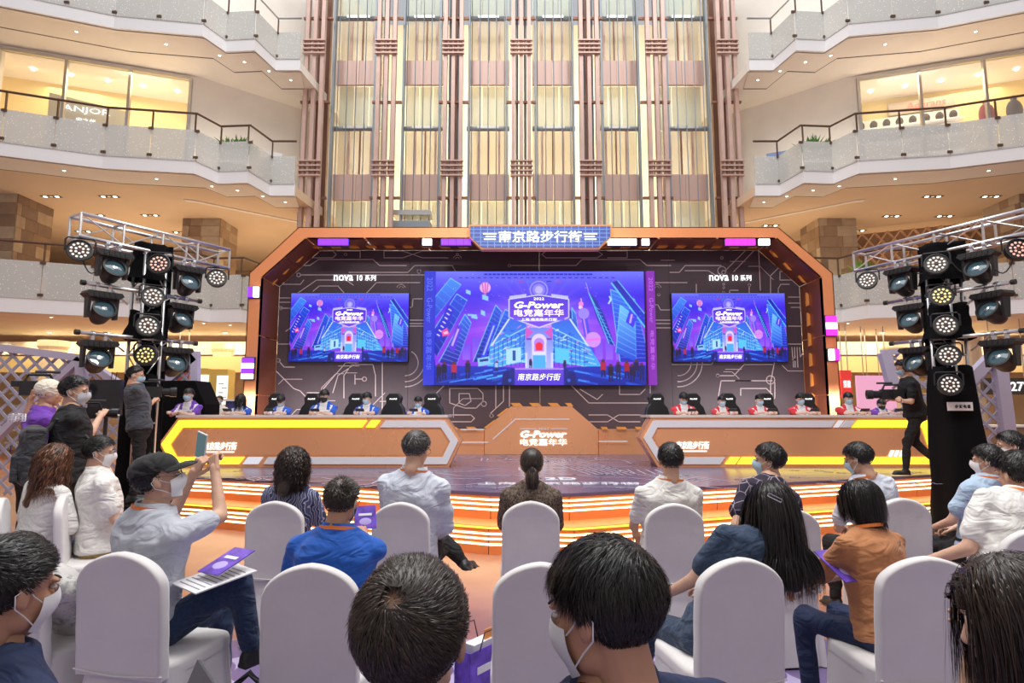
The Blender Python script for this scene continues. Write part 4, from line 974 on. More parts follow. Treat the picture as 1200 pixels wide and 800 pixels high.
def moving_head():
    t = thing('moving_head_light', None, None, (0, 0, -9), world=False)
    for k in (-1, 1):
        c = MB(); c.box((k*.07, 0, -.03), (.035, .05, .10)); c.lathe([(.036, -.02), (.036, .02)], c=(k*.07, 0, .0), R=Euler((0, PI/2, 0)).to_matrix(), n=12); c.build('clamp', clampm, t)
    b = MB(); b.prism([(-.19, -.11, -.09), (.19, -.11, -.09), (.215, -.11, -.13), (.17, -.11, -.17), (-.17, -.11, -.17), (-.215, -.11, -.13)], (0, .22, 0))
    for k in range(5): b.box((-.12+k*.06, -.115, -.13), (.035, .01, .05))
    b.build('base', black, t)
    for k in (-1, 1):
        MB().prism([(k*.175, -.07, -.17), (k*.175, .07, -.17), (k*.175, .045, -.43), (k*.175, -.045, -.43)], (-k*.035, 0, 0)).build('yoke_arm', black, t)
    MB().prism([(-.14, -.05, -.17), (.14, -.05, -.17), (.09, -.05, -.21), (-.09, -.05, -.21)], (0, .1, 0)).build('yoke_bridge', black, t)
    R = Euler((math.radians(62), 0, 0)).to_matrix()
    h = MB().lathe([(.001, -.17), (.07, -.165), (.105, -.10), (.118, 0), (.132, .06), (.14, .10), (.14, .125), (.118, .128), (.112, .10)], c=(0, 0, -.36), R=R, n=24)
    hd = h.build('head', black, t, smooth=False)
    MB().lathe([(.001, .118), (.06, .112), (.112, .098)], c=(0, 0, -.36), R=R, n=24).build('lens', lens_m, hd, smooth=True)
    MB().lathe([(.001, .125), (.03, .12)], c=(0, 0, -.36), R=R, n=12).build('lens_centre', clampm, hd)
    return register(t)
def par_can(dm):
    t = thing('par_light', None, None, (0, 0, -9), world=False)
    y = MB().path([(-.155, 0, -.17), (-.155, 0, -.03), (-.13, 0, 0), (.13, 0, 0), (.155, 0, -.03), (.155, 0, -.17)], .011, 6); y.build('yoke', black, t)
    R = Euler((math.radians(80), 0, 0)).to_matrix()
    MB().lathe([(.001, -.11), (.08, -.10), (.13, -.03), (.142, .03), (.142, .055), (.13, .058), (.126, .04), (.001, .04)], c=(0, 0, -.17), R=R, n=24).build('housing', black, t)
    d = MB()
    for n, r in ((6, .042), (12, .088)):
        for k in range(n):
            a = 2*PI*(k+.5)/n; c = Vector((r*math.cos(a), r*math.sin(a), .052)); d.lathe([(.001, .004), (.016, 0)], c=R @ c+Vector((0, 0, -.17)), R=R, n=8)
    d.build('lens_array', dm, t, kind='stuff')
    MB().lathe([(.001, .054), (.012, .05)], c=(0, 0, -.17), R=R, n=8).build('centre_lens', mat('centre_red', (.2, .03, .03), .3), t)
    return register(t)
MH = moving_head(); PC = {'c': par_can(led_dot), 'y': par_can(led_dot_y), 'r': par_can(led_dot_r)}
def truss(par, A, B, s_, n, m=alum, r=.024, up=Vector((0, 0, 1))):
    d = (B-A).normalized(); a = d.cross(up)
    if a.length < .1: a = Vector((1, 0, 0))
    a.normalize(); b = a.cross(d).normalized(); h = s_/2
    cr = [a*i*h+b*j*h for i, j in ((-1, -1), (1, -1), (1, 1), (-1, 1))]
    for c in cr: MB().tube(A+c, B+c, r, 10).build('chord', m, par, smooth=True)
    for k in range(n+1):
        p = A.lerp(B, k/n)
        for i in range(4):
            MB().tube(p+cr[i], p+cr[(i+1) % 4], r*.75, 6).build('strut', m, par)
        if k < n:
            q_ = A.lerp(B, (k+1)/n)
            for i in (1, 3):
                x0, x1 = (cr[i], cr[(i+1) % 4]) if k % 2 else (cr[(i+1) % 4], cr[i]); MB().tube(p+x0, q_+x1, r*.4, 5).build('brace', m, par)
def cloth_column(par, c, z0, z1, w0, w1, seed, flare=0):
    rr = random.Random(seed); n = 28; rings = 14; mb = MB(); vs = []
    for j in range(rings+1):
        f = j/rings; z = z0+(z1-z0)*f; w = w0+(w1-w0)*f+flare*(1-f)**4
        for i in range(n):
            a = 2*PI*i/n; sq = 1/max(abs(math.cos(a)), abs(math.sin(a)))**.75
            rad = w/2*sq*(1+.05*math.sin(a*5+seed+f*2)+.035*math.sin(a*9+f*7+seed*2)+.02*math.sin(f*17+seed))
            vs.append((c.x+rad*math.cos(a), c.y+rad*math.sin(a), z+.02*math.sin(a*3+seed)*(1 if j in (0, rings) else 0)))
    fs = [(j*n+i, j*n+(i+1) % n, (j+1)*n+(i+1) % n, (j+1)*n+i) for j in range(rings) for i in range(n)]
    fs.append(tuple(rings*n+i for i in range(n)))
    mb.add(vs, fs).build('black_cloth', black_matte, par, smooth=True)
ZT = 3.9
for side, (pxa, pya, pxb, pyb, pxc) in (('left', (88, 265, 262, 305, 178)), ('right', (1225, 257, 1008, 308, 1102))):
    A = PZ(pxa, pya, ZT); B = PZ(pxb, pyb, ZT); cc = at_px(A, B, pxc); d = (B-A).normalized()
    rz = math.atan2(d.y, d.x) if side == 'left' else math.atan2(-d.y, -d.x)
    tw = thing('lighting_tower', 'aluminium truss tower draped in black cloth with crossbar, %s of the stage' % side, 'truss tower', (cc.x, cc.y, 0), 'truss lighting towers')
    truss(tw, A, B, .29, 4)
    base = Vector((cc.x, cc.y, 0)); up = Vector((0, 1, 0))
    truss(tw, Vector((cc.x, cc.y, .04)), Vector((cc.x, cc.y, ZT-.18)), .28, 8, up=d, r=.022)
    MB().box((cc.x, cc.y, .02), (.8, .8, .04)).build('base_plate', black, tw)
    zy = lambda py: P(pxc, py, cc.y).z
    bd_ = Vector((cc.x, cc.y+.06, 0))
    # black backing cloth and wraps
    MB().box((cc.x-.0, cc.y+.17, ZT/2+.1), (.40, .03, ZT-.2)).build('black_cloth', black_matte, tw)
    if side == 'left':
        cloth_column(tw, cc, zy(330), zy(288), .34, .36, 1, .10)
        cloth_column(tw, cc, zy(398), zy(366), .40, .34, 2, .08)
        cloth_column(tw, cc, .03, zy(440), .46, .36, 3)
    else:
        cloth_column(tw, cc, zy(330), zy(288), .42, .44, 4, .10)
        cloth_column(tw, cc, zy(398), zy(358), .44, .40, 5, .08)
        cloth_column(tw, cc, .03, zy(430), .62, .42, 6)
        for k, (x0, x1) in enumerate(((1113, 1143), (1147, 1152))):
            if k: continue
            c_ = P((x0+x1)/2-3, 476, cc.y-.32); MB().box(c_, (.33, .01, .11)).build('name_label', mat('label_paper', (.8, .8, .8), .6), tw)
            wall_text('lettering', '卓 宏 电 器', c_+Vector((.03, -.008, 0)), .2, black, tw, height=.045)
    arms = ((338, 351, 100, 232), (393, 402, 93, 227)) if side == 'left' else ((355, 334, 1040, 1185), (403, 390, 1047, 1195))
    hang = []
    for py0, py1, x0, x1 in arms:
        z = zy((py0+py1)/2); c0 = Vector((cc.x, cc.y-.16, z)); u = d if side == 'left' else -d
        a = at_px(c0-u*1, c0+u*1, x0); b = at_px(c0-u*1, c0+u*1, x1)
        MB().tube(a, b, .026, 10).build('side_arm', alum, tw, smooth=True)
        for e, o_ in ((a, -1), (b, 1)): MB().tube(e, e+u*o_*.05, .034, 10).build('end_cap', black, tw)
        for o_ in (-1, 1): MB().tube(c0+u*o_*.42, c0+u*o_*.16+Vector((0, 0, -.2)), .012, 6).build('arm_brace', alum, tw)
        hang.append((a, b))
    lo_c = (B-A).cross(Vector((0, 0, 1))).normalized()*.145
    if lo_c.y > 0: lo_c = -lo_c
    A1, B1 = A+lo_c+Vector((0, 0, -.175)), B+lo_c+Vector((0, 0, -.175))
    if side == 'left':
        mh = [(A1, B1, 133, 'nearest the outer end of the left tower crossbar'), (A1, B1, 221, 'on the inner half of the left tower crossbar'),
              (*hang[0], 121, 'on the upper side arm, outer side of the left tower'), (*hang[0], 212, 'on the upper side arm, inner side of the left tower'),
              (*hang[1], 116, 'on the lower side arm, outer side of the left tower'), (*hang[1], 206, 'on the lower side arm, inner side of the left tower')]
        pc = [(at_px(A1, B1, 95), 'c', 'at the outer tip of the left tower crossbar'), (at_px(A1, B1, 255), 'c', 'at the inner tip of the left tower crossbar'),
              (P(188, 296, cc.y-.33), 'r', 'pink-lit, topmost on the left tower column'), (P(180, 334, cc.y-.30), 'c', 'second from the top on the left tower column'),
              (P(174, 368, cc.y-.36), 'c', 'third from the top on the left tower column'), (P(173, 402, cc.y-.30), 'y', 'yellow-lit, lowest on the left tower column')]
    else:
        mh = [(A1, B1, 1056, 'on the inner half of the right tower crossbar'), (A1, B1, 1146, 'on the outer half of the right tower crossbar'),
              (*hang[0], 1067, 'on the upper side arm, inner side of the right tower'), (*hang[0], 1161, 'on the upper side arm, outer side of the right tower'),
              (*hang[1], 1074, 'on the lower side arm, inner side of the right tower'), (*hang[1], 1172, 'on the lower side arm, outer side of the right tower')]
        pc = [(at_px(A1, B1, 1016), 'c', 'at the inner tip of the right tower crossbar'), (at_px(A1, B1, 1190), 'r', 'pink-lit, at the outer tip of the right tower crossbar'),
              (P(1096, 296, cc.y-.36), 'c', 'topmost on the right tower column'), (P(1102, 333, cc.y-.32), 'y', 'yellow-lit, second from the top on the right tower column'),
              (P(1107, 367, cc.y-.38), 'c', 'third from the top on the right tower column'), (P(1110, 402, cc.y-.34), 'c', 'fourth from the top on the right tower column'), (P(1111, 436, cc.y-.40), 'c', 'lowest on the right tower column')]
    for i, (a, b, px, lab) in enumerate(mh):
        c = dup(MH, at_px(a, b, px)-Vector((0, 0, .0)), rz+random.uniform(-.2, .2), 'black moving head spotlight hanging '+lab); tag(c, c['label'], 'spotlight', 'moving head spotlights on the towers')
    for p, k, lab in pc:
        c = dup(PC[k], p, rz*.4+random.uniform(-.25, .25), 'black par can, '+lab); tag(c, c['label'], 'par light', 'par cans on the towers')
    cb = MB()
    for i in range(3):
        p = at_px(A1, B1, (95, 133, 200)[i] if side == 'left' else (1190, 1146, 1100)[i]); q_ = at_px(A1, B1, (128, 160, 221)[i] if side == 'left' else (1150, 1110, 1060)[i])
        cb.path([p.lerp(q_, t)+Vector((0, -.03, -.32*math.sin(PI*t)*(1-.3*i)-.1)) for t in [k/10 for k in range(11)]], .008, 5)
    cb.build('cable', black, tw)
for pr in [MH]+list(PC.values()):
    for ch in list(pr.children_recursive)+[pr]: bpy.data.objects.remove(ch)

# =================================================================== LATTICE SCREENS, SHOPS, FAR THINGS
lilac = mat('lilac_white_frame', (.50, .47, .62), .4)
latm = mat('silver_lattice', (.46, .46, .60), .35, .3)
def lattice(label, Y, poly, beams, step=.26, gold=False):
    w = wpoly(poly, Y); xs_ = [p.x for p in w]; zs = [p.z for p in w]; t = thing('lattice_screen', label, 'screen panel', ((min(xs_)+max(xs_))/2, Y, 0 if min(zs) < .3 else min(zs)))
    b = MB(); x0, x1, z0, z1 = min(xs_), max(xs_), min(zs), max(zs)
    def inside(x, z):
        c = False; j = len(w)-1
        for i in range(len(w)):
            if (w[i].z > z) != (w[j].z > z) and x < (w[j].x-w[i].x)*(z-w[i].z)/(w[j].z-w[i].z)+w[i].x: c = not c
            j = i
        return c
    k = -int((z1-z0)/step)-1; H = z1-z0; m = 40
    while k*step < (x1-x0)+H:
        for sg in (1, -1):
            run = None
            for i in range(m+1):
                f = i/m; x = x0+k*step+(H*f if sg > 0 else H*(1-f)); z = z0+H*f; ins = inside(x, z)
                if ins and run is None: run = (x, z)
                if run and (not ins or i == m):
                    b.beam((run[0], Y+.01*sg, run[1]), (x, Y+.01*sg, z), .045, .02, up=(0, 1, 0)); run = None
        k += 1
    b.build('lattice_strips', latm, t, kind='stuff')
    for (xa, ya), (xb, yb), th in beams:
        MB().beam(P(xa, ya, Y-.03), P(xb, yb, Y-.03), th, .14, up=(0, 1, 0)).build('beam', lilac, t)
    return t
lattice('lilac lattice screen with sloping top beam behind the cameraman with backpack', 10.0, [(-70, 402), (96, 422), (96, 579), (-70, 579)],
        [((-70, 398), (100, 420), .12), ((96, 418), (96, 579), .14), ((96, 420), (30, 480), .10), ((30, 480), (-30, 540), .10)])
lattice('lilac lattice screen just left of the left lighting tower base', 9.9, [(100, 428), (180, 470), (180, 580), (100, 580)],
        [((98, 421), (180, 478), .10), ((180, 450), (180, 580), .08)])
lattice('lilac lattice triangle frame between the left tower and the black draped box', 11.9, [(228, 422), (228, 540), (180, 540), (180, 465)],
        [((229, 418), (177, 462), .16), ((229, 412), (229, 540), .14), ((180, 460), (180, 540), .08)])
lattice('lilac lattice A-frame standing right of the right lighting tower', 10.2, [(1120, 470), (1168, 420), (1186, 578), (1120, 578)],
        [((1112, 470), (1172, 408), .18), ((1168, 408), (1190, 578), .2), ((1120, 470), (1120, 578), .08)])
lattice('narrow lilac lattice screen between cameraman and right lighting tower', 11.5, [(1038, 416), (1096, 410), (1100, 542), (1060, 542)],
        [((1034, 413), (1098, 408), .10), ((1036, 413), (1046, 450), .2), ((1098, 408), (1103, 542), .08)])
# octagonal black draped box at the left end of the desk
bx = thing('draped_box', 'tall black cloth draped box behind the staff player on the left', 'box', tuple(P(216, 534, 11.9)))
c_ = P(216, 534, 11.9); c_.z = SH; bx.location.z = SH; bx['_w'] = [c_.x, 11.9, SH]
zt = P(216, 446, 11.6).z; pw_ = [(c_.x-.5, SH), (c_.x+.52, SH), (c_.x+.52, zt-.45), (c_.x+.30, zt), (c_.x-.36, zt), (c_.x-.5, zt-.5)]
MB().prism([(x, 11.55, z) for x, z in pw_], (0, .6, 0)).build('cover', black_matte, bx)
ml = thing('video_monitor', 'large black video monitor on a stand behind the cameraman with backpack', 'monitor', tuple(P(124, 505, 6.6)))
p0 = P(124, 505, 6.6); ml.location.z = 0; ml['_w'] = [p0.x, p0.y, 0]
a_, b2 = P(107, 445, 6.6), P(141, 487, 6.6)
MB().box(((a_.x+b2.x)/2, 6.6, (a_.z+b2.z)/2), (b2.x-a_.x, .06, a_.z-b2.z)).build('screen_panel', black_shiny, ml)
MB().tube(((a_.x+b2.x)/2, 6.63, 0), ((a_.x+b2.x)/2, 6.63, b2.z), .02).build('stand_pole', black, ml)
MB().box(((a_.x+b2.x)/2, 6.63, .01), (.5, .5, .02)).build('stand_base', black, ml)
for k in (0, 1): MB().tube(((a_.x+b2.x)/2+.03+k*.05, 6.62, a_.z), ((a_.x+b2.x)/2+.04+k*.05, 6.62, a_.z+.09), .004).build('antenna', black, ml)
# far shops on the ground floor
goldbox = mat('gold_box', (.75, .55, .15), .35, .3)
for (x0, x1, y0, y1, lab) in ((224, 246, 432, 478, 'gold cabinet with a lit white poster, nearer the black draped box'), (249, 269, 433, 478, 'gold cabinet with a lit white poster, nearer the orange arch leg')):
    Y = 19.0; a_, b2 = P(x0, y0, Y), P(x1, y1, Y); t = thing('poster_cabinet', lab, 'cabinet', ((a_.x+b2.x)/2, Y, 0))
    MB().box(((a_.x+b2.x)/2, Y, a_.z/2), (b2.x-a_.x, .5, a_.z)).build('cabinet_body', goldbox, t)
    p_, q_ = P(x0+5, y0+7, Y-.3), P(x1-4, y1-4, Y-.3); MB().box(((p_.x+q_.x)/2, Y-.27, (p_.z+q_.z)/2), (q_.x-p_.x, .03, p_.z-q_.z)).build('lit_poster', glow('poster_white', (1, .97, .9), 1.2), t)
    g = MB(); 
    for k in range(5): g.box((p_.x+.15+.1*(k % 2), Y-.29, p_.z-.25-k*.14), (.16, .01, .03))
    g.build('poster_print', mat('poster_ink', (.5, .42, .35), .6), t, kind='stuff')
def counter(x0, x1, yt, Y, m, lab, nm='shop_counter', items=()):
    a_, b2 = P(x0, yt, Y), P(x1, yt, Y); t = thing(nm, lab, 'counter', ((a_.x+b2.x)/2, Y, 0))
    MB().box(((a_.x+b2.x)/2, Y, a_.z/2), (b2.x-a_.x, .6, a_.z)).build('counter_body', m, t); MB().box(((a_.x+b2.x)/2, Y, a_.z+.03), (b2.x-a_.x+.1, .7, .06)).build('counter_top', white_paint, t); return a_.z+.06, a_.x, b2.x
counter(983, 1050, 488, 17.5, goldbox, 'golden food counter below the pink display, right side')
counter(1150, 1230, 500, 17.0, mat('brown_counter', (.25, .16, .10), .5), 'brown counter of the dark-signed shop at the right edge')
counter(270, 300, 470, 18.5, mat('navy_counter', (.05, .06, .25), .4), 'navy counter beside the left arch leg')
def board(x0, x1, y0, y1, Y, m, nm, lab, cat='sign', text=None, tm=None, th=None, hang=True):
    a_, b2 = P(x0, y0, Y), P(x1, y1, Y); t = thing(nm, lab, cat, ((a_.x+b2.x)/2, Y, b2.z))
    MB().box(((a_.x+b2.x)/2, Y, (a_.z+b2.z)/2), (b2.x-a_.x, .12, a_.z-b2.z)).build('board', m, t)
    if text: wall_text('lettering', text, ((a_.x+b2.x)/2, Y-.08, (a_.z+b2.z)/2), (b2.x-a_.x)*(th or .8), tm or text_white, t, bold=.01)
    if hang:
        for k in (.2, .8): MB().tube((a_.x+(b2.x-a_.x)*k, Y, a_.z), (a_.x+(b2.x-a_.x)*k, Y, 4.2), .015).build('hanger', steel, t)
    return t
board(1003, 1050, 440, 480, 18.6, glow('pink_display', (1, .45, .66), .8), 'menu_display', 'pink lit menu display above the golden counter', 'display')
board(984, 998, 434, 466, 18.2, mat('red_menu', (.7, .05, .04), .4, emit=(.8, .05, .04), es=.4), 'menu_board', 'red shop menu board beside the right arch leg', 'sign', '优选\n汉堡', None, .7)
board(1012, 1036, 447, 457, 19.2, mat('tan_sign', (.72, .52, .33), .5), 'shop_sign', 'tan shop sign with white block letters above the pink display', 'sign', 'BURGER', None, .9)
board(1150, 1215, 443, 462, 17.0, mat('dark_sign', (.05, .045, .04), .4), 'shop_sign', 'dark shop sign with white lettering at the right edge', 'sign', 'n1 27°', None, .6)
board(160, 172, 425, 442, 17.5, glow('white_screen_far', (.9, .95, 1), 1), 'lit_display', 'small white lit display behind the left tower', 'display')
board(205, 222, 432, 450, 18.5, mat('dark_red_sign', (.35, .08, .05), .5), 'menu_board', 'small dark red board behind the left lattice triangle', 'sign')
cream_col = mat('cream_column', (.72, .62, .46), .5)
for px, Y in ((60, 20), (262, 21), (1050, 20.5), (1135, 18.5), (-40, 18)):
    c_ = P(px, 440, Y); struct('column', MB().lathe([(.38, 0), (.38, 3.6), (.45, 3.7), (.45, 3.9)], c=(c_.x, Y, 0), n=20), cream_col, smooth=False)
shm = mat('shelf_goods', (.70, .45, .2), .5)
for i, (x0, x1, lab) in enumerate(((20, 90, 'yellow-lit display shelves behind the left lattice screen'), (1060, 1120, 'cream display shelves behind the right lighting tower'))):
    Y = 22.5; a_, b2 = P(x0, 430, Y), P(x1, 430, Y); t = thing('display_shelf', lab, 'shelf', ((a_.x+b2.x)/2, Y, 0))
    MB().box(((a_.x+b2.x)/2, Y+.3, 1.4), (b2.x-a_.x, .06, 2.8)).build('back_panel', goldwall, t)
    for k in range(6): MB().box(((a_.x+b2.x)/2, Y, .4+k*.45), (b2.x-a_.x, .5, .05)).build('shelf_board', white_paint, t)
# plain gold-coloured fascia boards over the shops
for side, x0, x1 in (('left', -20, 300), ('right', 950, 1230)):
    Y = 20.6; a_, b2 = P(x0, 418, Y), P(x1, 418, Y); struct('trim_%d' % (70 if x0 < 0 else 71), MB().box(((a_.x+b2.x)/2, Y, 3.15), (b2.x-a_.x, .3, .55)), goldwall)
# =================================================================== PEOPLE: building blocks
def ndot(a, b): return (a*b).sum(-1, keepdims=True)
def unit(a): return a/(np.linalg.norm(a, axis=-1, keepdims=True)+1e-9)
def capsule(mb, p, q, r1, r2, n=12, rings=4):
    p = Vector(p); q = Vector(q); d = (q-p); L = d.length
    if L < 1e-5: return
    d.normalize(); a = d.orthogonal().normalized(); b = d.cross(a); vs = []; prof = []
    for k in range(rings): t = -PI/2+PI/2*k/rings; prof.append((r1*math.cos(t)+1e-4, r1*math.sin(t)))
    prof += [(r1, 0), (r1*.6+r2*.4, L*.35), (r1*.3+r2*.7, L*.7), (r2, L)]
    for k in range(1, rings+1): t = PI/2*k/rings; prof.append((r2*math.cos(t)+1e-4, L+r2*math.sin(t)))
    for r, h in prof:
        for i in range(n): t = 2*PI*i/n; vs.append(p+d*h+a*math.cos(t)*r+b*math.sin(t)*r)
    N = len(prof); fs = [(j*n+i, j*n+(i+1) % n, (j+1)*n+(i+1) % n, (j+1)*n+i) for j in range(N-1) for i in range(n)]
    fs += [tuple(range(n-1, -1, -1)), tuple((N-1)*n+i for i in range(n))]; mb.add(vs, fs)
def loft(mb, rings, T, grow=0, n=20, pw=.85):
    """rings of (z, half width, half depth, y offset) mapped through T"""
    vs = []
    for z, w, d, yo in rings:
        for i in range(n):
            t = 2*PI*i/n; c, s_ = math.cos(t), math.sin(t)
            vs.append(T(Vector(((w+grow)*math.copysign(abs(c)**pw, c), yo+(d+grow)*math.copysign(abs(s_)**pw, s_), z))))
    N = len(rings); fs = [(j*n+i, j*n+(i+1) % n, (j+1)*n+(i+1) % n, (j+1)*n+i) for j in range(N-1) for i in range(n)]
    fs += [tuple(range(n-1, -1, -1)), tuple((N-1)*n+i for i in range(n))]; mb.add(vs, fs)
def remesh(mb, voxel, smooth=4):
    me = bpy.data.meshes.new('w'); me.from_pydata(mb.v, [], mb.f); me.update()
    o = bpy.data.objects.new('w', me); TMP.collection.objects.link(o)
    m = o.modifiers.new('r', 'REMESH'); m.mode = 'VOXEL'; m.voxel_size = voxel; m.adaptivity = 0
    if smooth: s_ = o.modifiers.new('s', 'SMOOTH'); s_.factor = .5; s_.iterations = smooth
    VL.update(); ev = o.evaluated_get(VL.depsgraph); e = ev.to_mesh()
    V = np.empty(len(e.vertices)*3, np.float32); e.vertices.foreach_get('co', V); V = V.reshape(-1, 3).astype(float)
    F = np.empty(len(e.loops), np.int32); e.loops.foreach_get('vertex_index', F); F = F.reshape(-1, 4)
    ev.to_mesh_clear(); bpy.data.objects.remove(o); bpy.data.meshes.remove(me)
    return V, F
def vnormals(V, F):
    n = np.cross(V[F[:, 1]]-V[F[:, 0]], V[F[:, 2]]-V[F[:, 0]]); N = np.zeros_like(V)
    for k in range(F.shape[1]): np.add.at(N, F[:, k], n)
    return unit(N)
def xf(V, M): M = np.array(M); return V @ M[:3, :3].T+M[:3, 3]
def to_mesh(name, parts, mats, smooth=True):
    """parts: list of (V, F quads or tris, material index or array)"""
    nv = 0; Vs = []; Ls = []; St = []; Mi = []; ls = 0
    for V, F, mi in parts:
        if len(F) == 0: continue
        Vs.append(V); Ls.append((F+nv).ravel()); k = F.shape[1]; St.append(np.arange(len(F))*k+ls); ls += len(F)*k
        Mi.append(np.full(len(F), mi, np.int32) if np.isscalar(mi) else mi.astype(np.int32)); nv += len(V)
    V = np.concatenate(Vs).astype(np.float32); L = np.concatenate(Ls).astype(np.int32); St = np.concatenate(St).astype(np.int32); Mi = np.concatenate(Mi)
    me = bpy.data.meshes.new(name); me.vertices.add(len(V)); me.vertices.foreach_set('co', V.ravel()); me.loops.add(len(L)); me.loops.foreach_set('vertex_index', L)
    me.polygons.add(len(St)); me.polygons.foreach_set('loop_start', St)
    for m in mats: me.materials.append(m)
    me.polygons.foreach_set('material_index', Mi); me.polygons.foreach_set('use_smooth', np.full(len(St), smooth)); me.update(calc_edges=True); return me
def wrinkle(V, F, amp, seed, freq=1.0):
    """folds in cloth: real displacement along the normal, warped so that creases run mostly sideways"""
    N = vnormals(V, F); x, y, z = (V*freq).T; w = 1.3*np.sin(7*x+seed)+1.1*np.sin(6*y+seed*2)+.8*np.sin(9*z+3*x+seed)
    d = np.sin(30*z+11*x+2.4*w)*.45+np.sin(19*z-15*x+12*y+3*w+seed)*.4+np.sin(55*x+26*z+2.6*w)*.16+np.sin(70*z-30*x+4*w)*.10; d = np.sign(d)*np.abs(d)**1.25
    m = .5+.5*np.sin(5*z+4*x+seed*1.7); return V+N*(amp*d*m)[:, None]

# ---- templates made once
def head_template(voxel, female=False):
    m = MB(); m.ell((0, -.012, .03), (.074, .094, .088), 24, 16); m.ell((0, .03, -.03), (.060, .060, .082), 24, 16)
    m.ell((0, .056, -.088), (.028, .026, .022), 16, 10)
    for s_ in (-1, 1):
        m.ell((s_*.036, .018, -.062), (.024, .038, .032), 14, 10); m.ell((s_*.034, .064, -.022), (.022, .02, .022), 14, 10)
        m.ell((s_*.03, .078, .024), (.024, .014, .009), 12, 8)
        R = Euler((.15, 0, s_*.35)).to_matrix(); m.ell((s_*.080, -.006, -.004), (.009, .019, .031), 14, 10, R); m.ell((s_*.078, .0, -.024), (.008, .010, .012), 10, 8)
        m.ell((s_*.010, .100, -.030), (.008, .010, .008), 10, 8)
    capsule(m, (0, .082, .014), (0, .102, -.026), .009, .012)
    m.ell((0, .086, -.055), (.022, .010, .006), 14, 8); m.ell((0, .084, -.064), (.018, .010, .006), 14, 8)
    capsule(m, (0, -.015, -.05), (0, -.026, -.135), .048 if female else .054, .044 if female else .050, 16)
    return remesh(m, voxel, 3)
HEADS = {}
def head_geo(fine, female):
    k = (fine, female)
    if k not in HEADS: HEADS[k] = head_template(.0048 if fine else .0085, female)
    return HEADS[k]
def hand_template(curl, spread=.0):
    """left-hand frame: fingers along +Y, palm towards -Z, thumb on +X"""
    m = MB(); fl = (.072, .082, .078, .062)
    for i in range(4):
        x = .030-i*.0195; bx = x*.85; capsule(m, (bx*.7, .005, 0), (x, .088-(i == 3)*.008, 0), .0135, .0105, 10, 3)
        p = Vector((x, .088-(i == 3)*.008, 0)); a = 0; L = fl[i]; seg = (.45, .30, .25); cu = math.radians(curl*(1+.08*i))
        for k in range(3):
            a += cu*(.8 if k == 0 else 1.0); d = Vector((spread*(1.5-i)*.3, math.cos(a), -math.sin(a))).normalized(); q_ = p+d*L*seg[k]
            capsule(m, p, q_, .0092-k*.0008-(i == 3)*.001, .0086-k*.0009-(i == 3)*.001, 10, 3); p = q_
    capsule(m, (.018, .012, -.006), (.046, .045, -.016), .014, .0115, 10, 3); capsule(m, (.046, .045, -.016), (.056, .078, -.024-curl*.0002), .0105, .0095, 10, 3); capsule(m, (.056, .078, -.024), (.050, .102, -.034-curl*.0003), .0095, .0078, 10, 3)
    capsule(m, (0, -.03, 0), (0, .02, 0), .024, .026, 12, 3); m.ell((0, .05, -.004), (.036, .045, .015), 14, 10)
    return remesh(m, .0036, 2)
HANDS = {'open': hand_template(14), 'relaxed': hand_template(32), 'grip': hand_template(62)}

